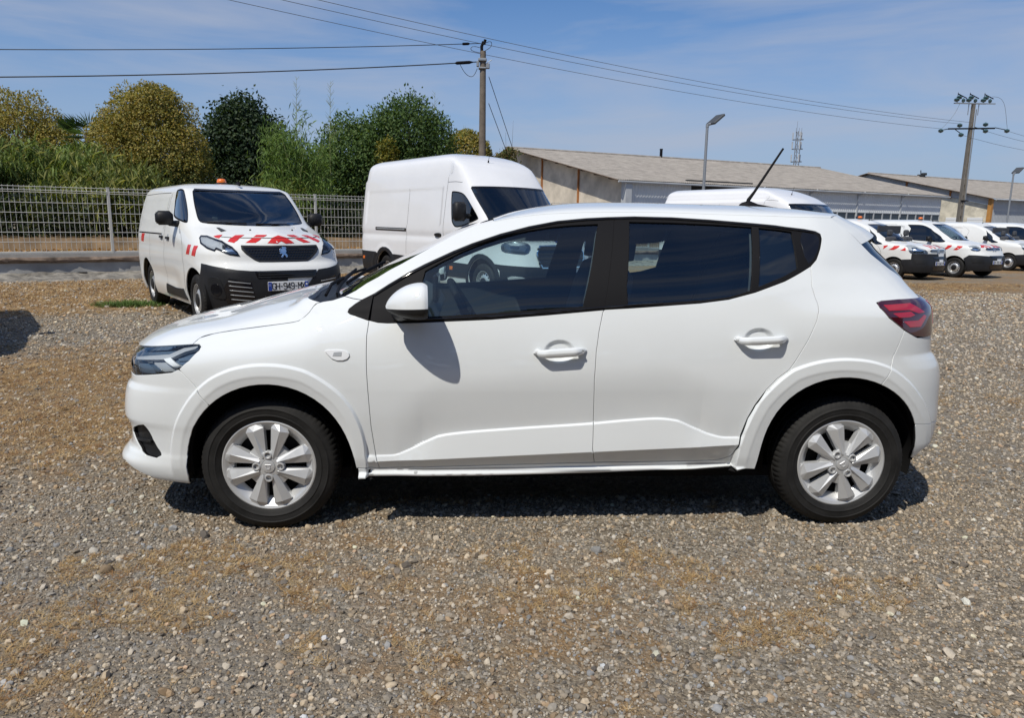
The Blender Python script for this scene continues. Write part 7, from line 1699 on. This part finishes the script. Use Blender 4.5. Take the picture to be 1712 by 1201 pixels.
    # three high lines from upper left over to the concrete pole and on to the right
    for i,(e,l0,lab) in enumerate((((-2.35,-.2,8.68),(-9.85,26.59,9.70),'lowest of the three thin high lines crossing the sky'),((-.98,-.2,9.05),(-7.77,26.48,9.72),'middle one of the three thin high lines crossing the sky'),((.0,-.2,9.15),(-6.38,26.41,9.74),'highest of the three thin high lines crossing the sky'))):
        a=base+np.array(e);l=np.array(l0);k=(l-a);far=a+k*1.35;pts=[]
        for t in np.linspace(0,1,50): q=a+(far-a)*t;q[2]+= -(.95)*4*t*(1-t)+ 0;pts.append(q)
        # keep the line through the sighted upper-left point
        t_l=1/1.35;zl=np.interp(t_l,np.linspace(0,1,50),[q[2] for q in pts]);dz=l[2]-zl
        for j,t in enumerate(np.linspace(0,1,50)): pts[j][2]+=dz*t/t_l
        tag(MB().tube(pts,.011,4).build('power_line','wire_grey'),lab,'power line','high power lines')
    for i,(e,lab) in enumerate((((-1.0,-.5,8.25),'lowest of the three lines leaving the concrete pole to the right'),((.80,-.5,8.55),'middle of the three lines leaving the concrete pole to the right'),((2.55,-.3,8.62),'highest of the three lines leaving the concrete pole to the right'))):
        a=base+np.array(e);b=a+np.array((26.,9.,.4));pts=[a+(b-a)*t+np.array((0,0,-1.1*4*t*(1-t))) for t in np.linspace(0,1,24)];tag(MB().tube(pts,.011,4).build('power_line','wire_grey'),lab,'power line','high power lines')
    # yard lamps
    def lamp(loc,h,label,rz):
        r=empty('street_lamp',loc,rz,label=label,cat='street lamp',group='yard lamps')
        MB().tube([(0,0,-.2),(0,0,h)],[.065,.05],12).tube([(0,0,h-.02),(0,0,h+.10)],.06,10).build('lamp_post','pole_steel',r,smooth=50)
        Rm=Matrix.Rotation(math.radians(-38),3,'Y');c=np.array((.36,0,h+.28));MB().box((.10,0,h+.10),(.26,.10,.09),R=Matrix.Rotation(math.radians(-20),3,'Y'),bev=.02).build('bracket','pole_steel',r)
        hd=MB().box(c,(.58,.50,.09),R=Rm,bev=.02).build('lamp_head','lamp_dark',r);q=Rm@Vector((.05,0,-.038));MB().box(c+np.array(q),(.36,.30,.008),R=Rm).build('lamp_glass','led_face',hd)
    lamp((8.24,23.62,-.15),5.12,'grey floodlight post standing before the long warehouse roof',.35)
    lamp((34.28,42.25,-.17),5.0,'grey floodlight post at the right edge beside the concrete pole',.35)
    # lattice radio mast far behind
    r=empty('radio_mast',(85.6,191.7,0),label='slim lattice radio mast with aerials beyond the warehouse roof',cat='mast');pbr('mast_steel',(.22,.23,.25),.6,metal=.3)
    H=26.2
    for k in range(3):
        a=2*math.pi*k/3;MB().tube([(1.0*math.cos(a),1.0*math.sin(a),0),(.62*math.cos(a),.62*math.sin(a),H)],.10,5).build('mast_leg','mast_steel',r)
    mb=MB()
    for i in range(18):
        z0=H*i/18;z1=H*(i+1)/18
        for k in range(3):
            a=2*math.pi*k/3;b=2*math.pi*(k+1)/3;f0=1-.38*z0/H;f1=1-.38*z1/H;mb.tube([(f0*math.cos(a),f0*math.sin(a),z0),(f1*math.cos(b),f1*math.sin(b),z1)],.05,4)
    mb.build('bracing','mast_steel',r,kind='stuff')
    for z in (19.3,22.6,25.0):
        for k in range(3):
            a=2*math.pi*k/3+.5;MB().box((1.35*math.cos(a),1.35*math.sin(a),z),(.28,.28,2.0),bev=.05).build('panel_aerial','beam_grey',r)
        MB().lathe([(1.4,0),(1.45,.12),(1.35,.12)],n=12,axis='z',c=(0,0,z-1)).build('platform','mast_steel',r)
    for x in (-.7,.1,.8): MB().tube([(x,0,H-.5),(x,0,H+.9)],.05,4).build('whip_aerial','mast_steel',r)
    MB().tube([(-.5,0,H),(-.5,0,H+2.6)],.04,4).build('whip_aerial','mast_steel',r)
def V3(*a): return np.array(a,float)
# ------------------------------------------------------------ trees
def leaf_material(name,trans=.35,rough=.6):
    m=bpy.data.materials.new(name);m.use_nodes=True;t=m.node_tree;t.nodes.clear();L=t.links
    o=nn(t,'ShaderNodeOutputMaterial');a=nn(t,'ShaderNodeAttribute',attribute_name='leaf');b=nn(t,'ShaderNodeBsdfPrincipled');b.inputs['Roughness'].default_value=rough;b.inputs['Specular IOR Level'].default_value=.3
    tr=nn(t,'ShaderNodeBsdfTranslucent');mx=nn(t,'ShaderNodeMixShader');mx.inputs[0].default_value=trans
    g=nn(t,'ShaderNodeMix',data_type='RGBA',blend_type='MULTIPLY');g.inputs[0].default_value=1;g.inputs[7].default_value=(1.25,1.2,.5,1)
    L.new(a.outputs['Color'],b.inputs['Base Color']);L.new(a.outputs['Color'],g.inputs[6]);L.new(g.outputs[2],tr.inputs[0]);L.new(b.outputs[0],mx.inputs[1]);L.new(tr.outputs[0],mx.inputs[2]);L.new(mx.outputs[0],o.inputs[0]);MATS[name]=m
def leaf_mesh(name,C,D,NRM,l,w,cols,mat,parent,droop=0.0):
    """one mesh of leaf blades: centres C, long axes D, facing NRM; each leaf two folded triangles pairs"""
    n=len(C);D=D/(np.linalg.norm(D,axis=1,keepdims=True)+1e-9);S=np.cross(D,NRM);S/=np.linalg.norm(S,axis=1,keepdims=True)+1e-9;U=np.cross(S,D)
    l=np.asarray(l).reshape(-1,1)*np.ones((n,1));w=np.asarray(w).reshape(-1,1)*np.ones((n,1))
    a=C-D*l*.5;b=C+S*w*.5-D*l*.05+U*w*.18;c=C+D*l*.5-np.array((0,0,1.))*l*droop;d=C-S*w*.5-D*l*.05+U*w*.18
    V=np.stack([a,b,c,d],1).reshape(-1,3);i=np.arange(n)*4
    F=np.stack([np.stack([i,i+1,i+2],1),np.stack([i,i+2,i+3],1)],1).reshape(-1,3)
    me=bpy.data.meshes.new(name);me.vertices.add(len(V));me.vertices.foreach_set('co',V.astype(np.float32).ravel());me.loops.add(len(F)*3);me.loops.foreach_set('vertex_index',F.astype(np.int32).ravel());me.polygons.add(len(F));me.polygons.foreach_set('loop_start',np.arange(len(F),dtype=np.int32)*3);me.update(calc_edges=True)
    at=me.attributes.new('leaf','FLOAT_COLOR','POINT');cc=np.ones((len(V),4),np.float32);cc[:,:3]=np.repeat(cols,4,0);at.data.foreach_set('color',cc.ravel())
    me.materials.append(MATS[mat]);o=bpy.data.objects.new(name,me);COL.objects.link(o);o.parent=parent;return o
def rand_dirs(n): v=rng.normal(size=(n,3));return v/np.linalg.norm(v,axis=1,keepdims=True)
def crown_points(blobs,n,shell=.35,lump=.16,seed=0):
    """points in the outer part of a union of ellipsoids, with lumpy outline"""
    P=[];Nn=[];vol=np.array([b[3]*b[4]*b[5] for b in blobs])**.67;vol/=vol.sum()
    for b,k in zip(blobs,(vol*n*1.6).astype(int)):
        d=rand_dirs(k);r=1-shell*rng.random(k)**1.5
        lu=np.array([noise.noise((q[0]*2.4+b[0]*3,q[1]*2.4+b[1],q[2]*2.4+seed))+.6*noise.noise((q[0]*5.5+b[0],q[1]*5.5,q[2]*5.5+seed+3)) for q in d]);r=r*(1+lump*lu)
        p=np.array(b[:3])+d*r[:,None]*np.array(b[3:6]);inside=np.zeros(k,bool)
        for b2 in blobs:
            if b2 is b: continue
            inside|=((((p-np.array(b2[:3]))/np.array(b2[3:6]))**2).sum(1)<(1-shell)**2*.8)
        P.append(p[~inside]);Nn.append(d[~inside])
    P=np.concatenate(P);Nn=np.concatenate(Nn);k=rng.permutation(len(P))[:n];return P[k],Nn[k]
def tree(name,loc,blobs,n,leaf,cols,label,trunk=(.16,),cat='tree',hmul=None,shell=.4,lump=.18,droop=0,clump=None,limbs=7,group='trees behind the fence',col_fn=None,updir=.0):
    r=empty(name,loc,label=label,cat=cat,group=group)
    P,Nn=crown_points(blobs,n if not clump else n//clump,shell,lump,hash(label)%97)
    if clump:
        k=clump;P=np.repeat(P,k,0)+rng.normal(0,leaf[0]*1.1,(len(P)*k,3));Nn=np.repeat(Nn,k,0)
    m=len(P);D=rand_dirs(m)+Nn*.5+np.array((0,0,updir));NR=Nn+rng.normal(0,.55,(m,3))+np.array((0,0,.35))
    nz_=np.array([noise.noise((a*1.7,b*1.7,c_*1.7)) for a,b,c_ in P[::8]]).repeat(8)[:m]
    if len(nz_)<m: nz_=np.pad(nz_,(0,m-len(nz_)))
    ki=np.clip(((nz_*.9+.5)*len(cols)+rng.normal(0,.8,m)).astype(int),0,len(cols)-1)
    c=np.array(cols)[ki]*rng.uniform(.86,1.16,(m,1))
    if col_fn is not None: c=col_fn(P,Nn,c)
    leaf_mesh('crown',P,D,NR,rng.uniform(.75,1.25,m)*leaf[0],rng.uniform(.75,1.25,m)*leaf[1],c,'leaf',r,droop)
    # trunk and limbs reaching into the crown
    top=max(b[2]+b[5]*.3 for b in blobs);mb=MB();rr=trunk[0];tx,ty=blobs[0][0],blobs[0][1]
    pts=[np.array((0,0,-.2)),np.array((tx*.3,ty*.3,top*.3)),np.array((tx*.7,ty*.7,top*.6)),np.array((tx,ty,top*.95))];mb.tube(pts,[rr*1.2,rr,rr*.7,rr*.2],9)
    for i in range(limbs):
        b=blobs[i%len(blobs)];t=random.uniform(.25,.6);s=pts[1]*(1-t)+pts[2]*t;e=np.array(b[:3])+np.array(rand_dirs(1)[0])*np.array(b[3:6])*.75;mb.tube([s,s*.55+e*.45+np.array((0,0,.15)),e],[rr*.45,rr*.28,rr*.06],6)
    mb.build('trunk','bark',r,smooth=60);return r
def build_trees():
    leaf_material('leaf');pbr('bark',(.09,.07,.055),.95,var=.3,vscale=6,bump=.6,bscale=50);pbr('cane',(.22,.24,.09),.7,var=.3,vscale=3)
    Yl=[(.19,.20,.055),(.24,.225,.06),(.29,.25,.065),(.34,.275,.07),(.38,.285,.075)];Gd=[(.024,.046,.020),(.036,.064,.026),(.028,.052,.028),(.052,.082,.032)];Gm=[(.065,.115,.034),(.08,.14,.042),(.10,.17,.05),(.14,.20,.06)]
    def yellow_top(z0,z1):
        def f(P,Nn,c):
            k=np.clip((P[:,2]-z0)/(z1-z0)+rng.normal(0,.22,len(P))+Nn[:,2]*.15,0,1)[:,None];g=np.array(Gm)[rng.integers(0,3,len(P))]*rng.uniform(.75,1.1,(len(P),1));return c*k+g*(1-k)
        return f
    gz0=.85
    # round yellowing trees
    tree('round_tree',(-10.75,20.6,gz0),[(0,0,3.0,1.45,1.5,1.75),(.75,-.3,2.35,1.25,1.2,1.25),(-.85,-.1,2.5,1.05,1.1,1.4),(1.15,-.4,1.6,.95,.9,1.0),(-.4,-.5,1.6,1.3,1,1.2),(.3,-.2,3.75,.85,.9,.95)],70000,(.078,.05),Yl,'large dome shaped tree turning yellow, standing behind the striped van',(.17,),col_fn=yellow_top(.9,2.4),shell=.5,lump=.26)
    tree('round_tree',(-16.2,22.9,gz0),[(0,0,3.1,1.5,1.4,1.7),(1.25,0,2.6,1.0,1.1,1.3),(-2.2,0,2.9,1.8,1.6,1.9),(.5,-.5,1.8,1.4,1,1.3)],60000,(.085,.052),Yl,'yellowing rounded tree at the left picture edge behind the bamboo',(.16,),col_fn=yellow_top(1.2,3.0),shell=.5,lump=.26)
    tree('round_tree',(-.70,28.1,gz0),[(0,0,2.9,1.15,1.1,1.5),(.5,0,2.3,.8,.8,1.2)],17000,(.11,.075),Yl,'small yellow round tree beside the wooden pole',(.12,),col_fn=yellow_top(.8,2.2),shell=.3,lump=.12)
    # dark oak-like tree
    tree('dark_tree',(-9.6,26.6,gz0),[(0,0,3.6,1.35,1.3,1.6),(-.75,0,3.3,.95,1,1.2),(.9,0,3.1,.95,1,1.3),(.2,0,2.2,1.7,1.4,1.5),(-.2,0,4.5,.75,.7,.75)],26000,(.15,.095),Gd,'dark green glossy tree between the yellow dome and the bamboo',(.2,),shell=.55,lump=.30,clump=5)
    # mixed green trees in the middle
    tree('green_tree',(-5.0,24.6,gz0),[(0,0,2.7,1.3,1.2,1.7),(-.7,0,1.9,1.2,1.1,1.5),(.7,0,2.2,1.2,1.1,1.5)],26000,(.12,.07),Gm,'mid green bushy tree left of the tall van roof',(.18,),shell=.5,lump=.24,clump=4,updir=.5)
    tree('green_tree',(-2.85,24.4,gz0),[(0,0,3.6,1.25,1.2,1.55),(-.85,0,3.2,1.0,1,1.5),(.85,0,3.0,1.0,1.0,1.45),(.1,0,2.0,1.8,1.2,1.5)],30000,(.12,.065),[(.055,.10,.032),(.072,.128,.038),(.09,.155,.046),(.12,.18,.055)],'tallest green tree directly above the tall van',(.2,),shell=.5,lump=.26,clump=4,updir=.6)
    tree('green_tree',(-1.55,25.6,gz0),[(0,0,2.0,1.0,1.0,1.2),(-.6,0,1.6,1.0,1,1.1),(.75,0,1.75,.9,.9,1.1)],11000,(.13,.05),[(.03,.062,.028),(.045,.085,.035),(.06,.10,.04)],'low drooping green tree left of the wooden pole',(.14,),shell=.5,lump=.22,clump=4,droop=.3)
    tree('yellow_shrub',(-3.55,23.3,gz0),[(0,0,2.9,.42,.4,.6),(.25,0,2.3,.42,.4,.5)],2600,(.10,.05),[(.20,.19,.03),(.26,.22,.035),(.14,.16,.03)],'bright yellow green shrub lit among the green trees',(.06,),shell=.7,lump=.3,cat='shrub',limbs=3)
    # bamboo: arching canes with hanging narrow leaves
    def bamboo(loc,w,h,nc,nl,label,cols,lean=.35,ll=.24,top=False):
        r=empty('bamboo',loc,label=label,cat='bamboo',group='bamboo behind the fence');mb=MB();C=[];D=[]
        for i in range(nc):
            x=rng.uniform(-w,w);y=rng.normal(0,.45);hh=h*rng.uniform(.55,1.0)*(1-.25*(abs(x)/w)**2);a=rng.uniform(0,6.28);le=lean*hh*rng.uniform(.3,1.2);tt=np.linspace(0,1,12)
            px=x+math.cos(a)*le*tt**2.4;py=y+(math.sin(a)*.6-.35)*le*tt**2.4;pz=hh*(tt-.16*tt**4*(le/hh)/.35);pts=np.stack([px,py,pz],1);mb.tube(list(pts),list(np.linspace(.018,.004,12)),5,cap=False)
            for k in range(nl//nc):
                t=rng.uniform(.22,1.0)**.8;q=np.array([np.interp(t,tt,px),np.interp(t,tt,py),np.interp(t,tt,pz)]);o=rng.normal(0,.20,3)*np.array((1,1,.6));C.append(q+o);b=rand_dirs(1)[0];D.append(b*.8+np.array((0,-.15,-.75)))
        C=np.array(C);D=np.array(D);m=len(C);c=np.array(cols)[rng.integers(0,len(cols),m)]*rng.uniform(.7,1.3,(m,1));mb.build('canes','cane',r,kind='stuff')
        leaf_mesh('foliage',C,D,rand_dirs(m)+np.array((0,-.5,.6)),rng.uniform(.7,1.3,m)*ll,rng.uniform(.8,1.2,m)*ll*.16,c,'leaf',r,.15);return r
    Bm=[(.15,.21,.055),(.20,.26,.075),(.10,.155,.04),(.27,.28,.09)]
    bamboo((-12.6,18.6,gz0),1.4,3.3,46,8200,'feathery bamboo clump at left with the palm rising behind it',Bm,.38,.30)
    bamboo((-10.9,17.6,gz0),1.5,2.55,40,6800,'lower drooping bamboo in front of the yellow dome tree',[(.18,.22,.06),(.27,.27,.085),(.13,.17,.05)],.45,.32)
    bamboo((-14.3,17.6,gz0),1.2,3.0,30,4600,'dense bamboo at the far left picture edge',[(.09,.145,.045),(.13,.18,.05)],.35,.28)
    bamboo((-6.15,20.6,gz0),.78,4.25,40,7600,'bright green upright bamboo right of the dark tree',[(.12,.20,.045),(.16,.245,.06),(.095,.16,.04)],.14,.20)
    bamboo((-6.3,19.9,gz0),.8,2.2,24,4200,'low bright bamboo just over the striped van roof',[(.18,.25,.06),(.145,.21,.05),(.24,.26,.07)],.25,.20)
    # bare wispy bamboo tops against the sky
    for x,y,h,lab in ((-6.35,21.4,5.15,'left wispy bare bamboo tip against the sky'),(-5.25,21.4,5.05,'tall wispy bare bamboo tip in the middle'),(-1.95,24.0,5.2,'thin bare stalk over the tallest green tree'),(-.95,27.5,4.5,'thin bare stalk left of the wooden pole')):
        r=empty('bamboo_shoot',(x,y,gz0),label=lab,cat='bamboo',group='bare bamboo tips');mb=MB();mb.tube([(0,0,0),(.02,0,h*.6),(.10,0,h)],[.018,.012,.003],5)
        for k in range(34):
            z=h*rng.uniform(.62,.99);a=rng.choice((0,math.pi))+rng.normal(0,.5);l=.55*(1.08-z/h)+.12;q=np.array((.02+.08*(z/h),0,z));e=q+np.array((math.cos(a)*l*.6,math.sin(a)*l*.4,l*.75));mb.tube([q,e],[.006,.002],4,cap=False)
        mb.build('stalk','cane',r)
    # palm
    r=empty('palm_tree',(-13.25,21.8,gz0),label='fan palm showing between the two yellow trees',cat='palm',group='trees behind the fence');MB().tube([(0,0,-.2),(0,0,3.3)],[.16,.13],9).build('trunk','bark',r,smooth=60);C=[];D=[];Nr=[]
    for i in range(20):
        a=2*math.pi*i/20*2.4;el=rng.uniform(-.1,1.1);d=np.array((math.cos(a)*math.cos(el),math.sin(a)*math.cos(el),math.sin(el)));hub=np.array((0,0,2.95))+d*.55;s=np.cross(d,(0,0,1.));s/=np.linalg.norm(s)+1e-9
        for k in range(13):
            b=(k-6)/6*1.2;q=d*math.cos(b)+s*math.sin(b);C.append(hub+q*.38);D.append(q);Nr.append(np.cross(s,d)+np.array((0,0,.3)))
    C=np.array(C);m=len(C);leaf_mesh('fronds',C,np.array(D),np.array(Nr),.70,.034,np.array((.065,.12,.055))*rng.uniform(.7,1.4,(m,1)),'leaf',r,.12)
    # wood on the far side of the yard, behind the viewer: it shows only as a dark band mirrored in the car's windows
    m=15000;x=rng.uniform(-34,40,m);top=13.2+2.4*np.array([noise.noise((a*.22,3.,0))+.5*noise.noise((a*.8,9.,0)) for a in x]);z=rng.random(m)**.7*top;y=-22-rng.uniform(0,4,m)
    o=leaf_mesh('treeline',np.column_stack([x,y,z]),rand_dirs(m),rand_dirs(m)+np.array((0,.6,.3)),rng.uniform(.7,1.4,m),rng.uniform(.5,.9,m),np.array([(.04,.07,.025),(.055,.09,.03),(.03,.055,.02)])[rng.integers(0,3,m)],'leaf',None);o['kind']='stuff'
    # dark undergrowth filling the foot of the trees, one mass
    m=30000;t=rng.uniform(-9,15.5,m);s=-rng.uniform(2.9,8.5,m);h=rng.random(m)**.8*(1.15+.5*np.array([noise.noise((a*.8,0,0)) for a in t]));q=FO[None]+FD[None]*t[:,None]+FN[None]*s[:,None]
    P=np.column_stack([q,.80+h]);o=leaf_mesh('undergrowth',P,rand_dirs(m)+np.array((0,0,-.3)),rand_dirs(m)+np.array((.2,-.5,.5)),rng.uniform(.10,.22,m),rng.uniform(.05,.09,m),np.array([(.022,.036,.014),(.035,.055,.02),(.016,.026,.012),(.05,.06,.02)])[rng.integers(0,4,m)]*rng.uniform(.7,1.3,(m,1)),'leaf',None);o['kind']='stuff'
    m=4200;t=rng.uniform(-9,15,m);s=-rng.uniform(.1,1.5,m);q=FO[None]+FD[None]*t[:,None]+FN[None]*s[:,None];P=np.column_stack([q,.54+rng.random(m)*.06]);o=leaf_mesh('fallen_leaves',P,rand_dirs(m),rand_dirs(m)*.5+np.array((0,0,1.)),.09,.05,np.array([(.38,.19,.06),(.30,.16,.06),(.45,.27,.10)])[rng.integers(0,3,m)],'leaf',None);o['kind']='stuff'
    # creeper climbing the warehouse gable
    r=empty('climbing_vine',(3.0,56.5,0),label='straggling green and brown creeper on the warehouse gable peak',cat='vine');m=3600;u=rng.uniform(-5.5,1.0,m);v=rng.random(m)
    P=np.column_stack([u*.44+rng.normal(0,.2,m)-.5,-u*-.9*0-.9+rng.normal(0,.3,m)+u*-.9*-0,4.2+v*(3.2-abs(u+.2)*.33)]);leaf_mesh('foliage',P,rand_dirs(m),rand_dirs(m)+np.array((0,-.6,.3)),.20,.12,np.array([(.10,.12,.035),(.16,.13,.05),(.07,.10,.03),(.20,.15,.07)])[rng.integers(0,4,m)],'leaf',r);MB().tube([(-.6,-.9,0),(-.8,-.9,3.5),(-.3,-1,6.0)],[.06,.05,.02],6).tube([(-.8,-.9,5),(-.95,-1,8.4)],[.02,.006],4).tube([(-.5,-.9,5),(-.35,-1,9.3)],[.02,.005],4).build('stems','bark',r)
# ------------------------------------------------------------ build everything
t0=time.time()
def tick(s):
    global t0
    print('%-10s %.1fs'%(s,time.time()-t0)); t0=time.time()
GR=build_ground(); tick('ground')
build_fence(); build_warehouses(); tick('structures')
build_trees(); tick('trees')
build_poles(); tick('poles')
car=build_hatchback(); tick('car')
# ------------------------------------------------------------ place the vans (all nosed out from the fence)
def heading(adeg): return math.radians(adeg+90)
GV='white vans parked in a row along the fence'
build_expert((-2.80,5.46,0),heading(34),label='white van with red striped bonnet and plate GH-949-MX parked by the fence',cat='van',group=GV)
build_transit(TRANSIT,(1.146,8.60,-.03),heading(34),label='tall white high-roof van with black lower cladding parked behind the car',cat='van',group=GV)
build_transit(TRANSIT2,(9.041,13.268,-.11),heading(31),label='white high-roof van mostly hidden, only its roof showing over the car roof',cat='van',group=GV)
build_small_van('b4',(13.53,17.151,-.165),heading(30),label='small white van with red stripes and grey bumper nearest the car tail',cat='van',group=GV)
build_small_van('b5',(16.10,18.17,-.165),heading(26),label='small white van with red striped nose between two other small vans',cat='van',group=GV)
build_small_van('b4',(20.94,22.19,-.17),heading(30),stripes=False,lamp=False,label='plain white small van without stripes parked beyond the striped ones',cat='van',group=GV)
build_small_van('b5',(23.9,23.9,-.17),heading(29),stripes=False,lamp=False,label='white van at the end of the row, cut by the picture edge',cat='van',group=GV)
build_small_van('b5',(-5.85,2.2,0),heading(34),lamp=False,label='white van standing just outside the left edge, only its shadow reaching in',cat='van',group=GV)
tick('vans')
build_stones(GR); build_straw(GR); tick('gravel')
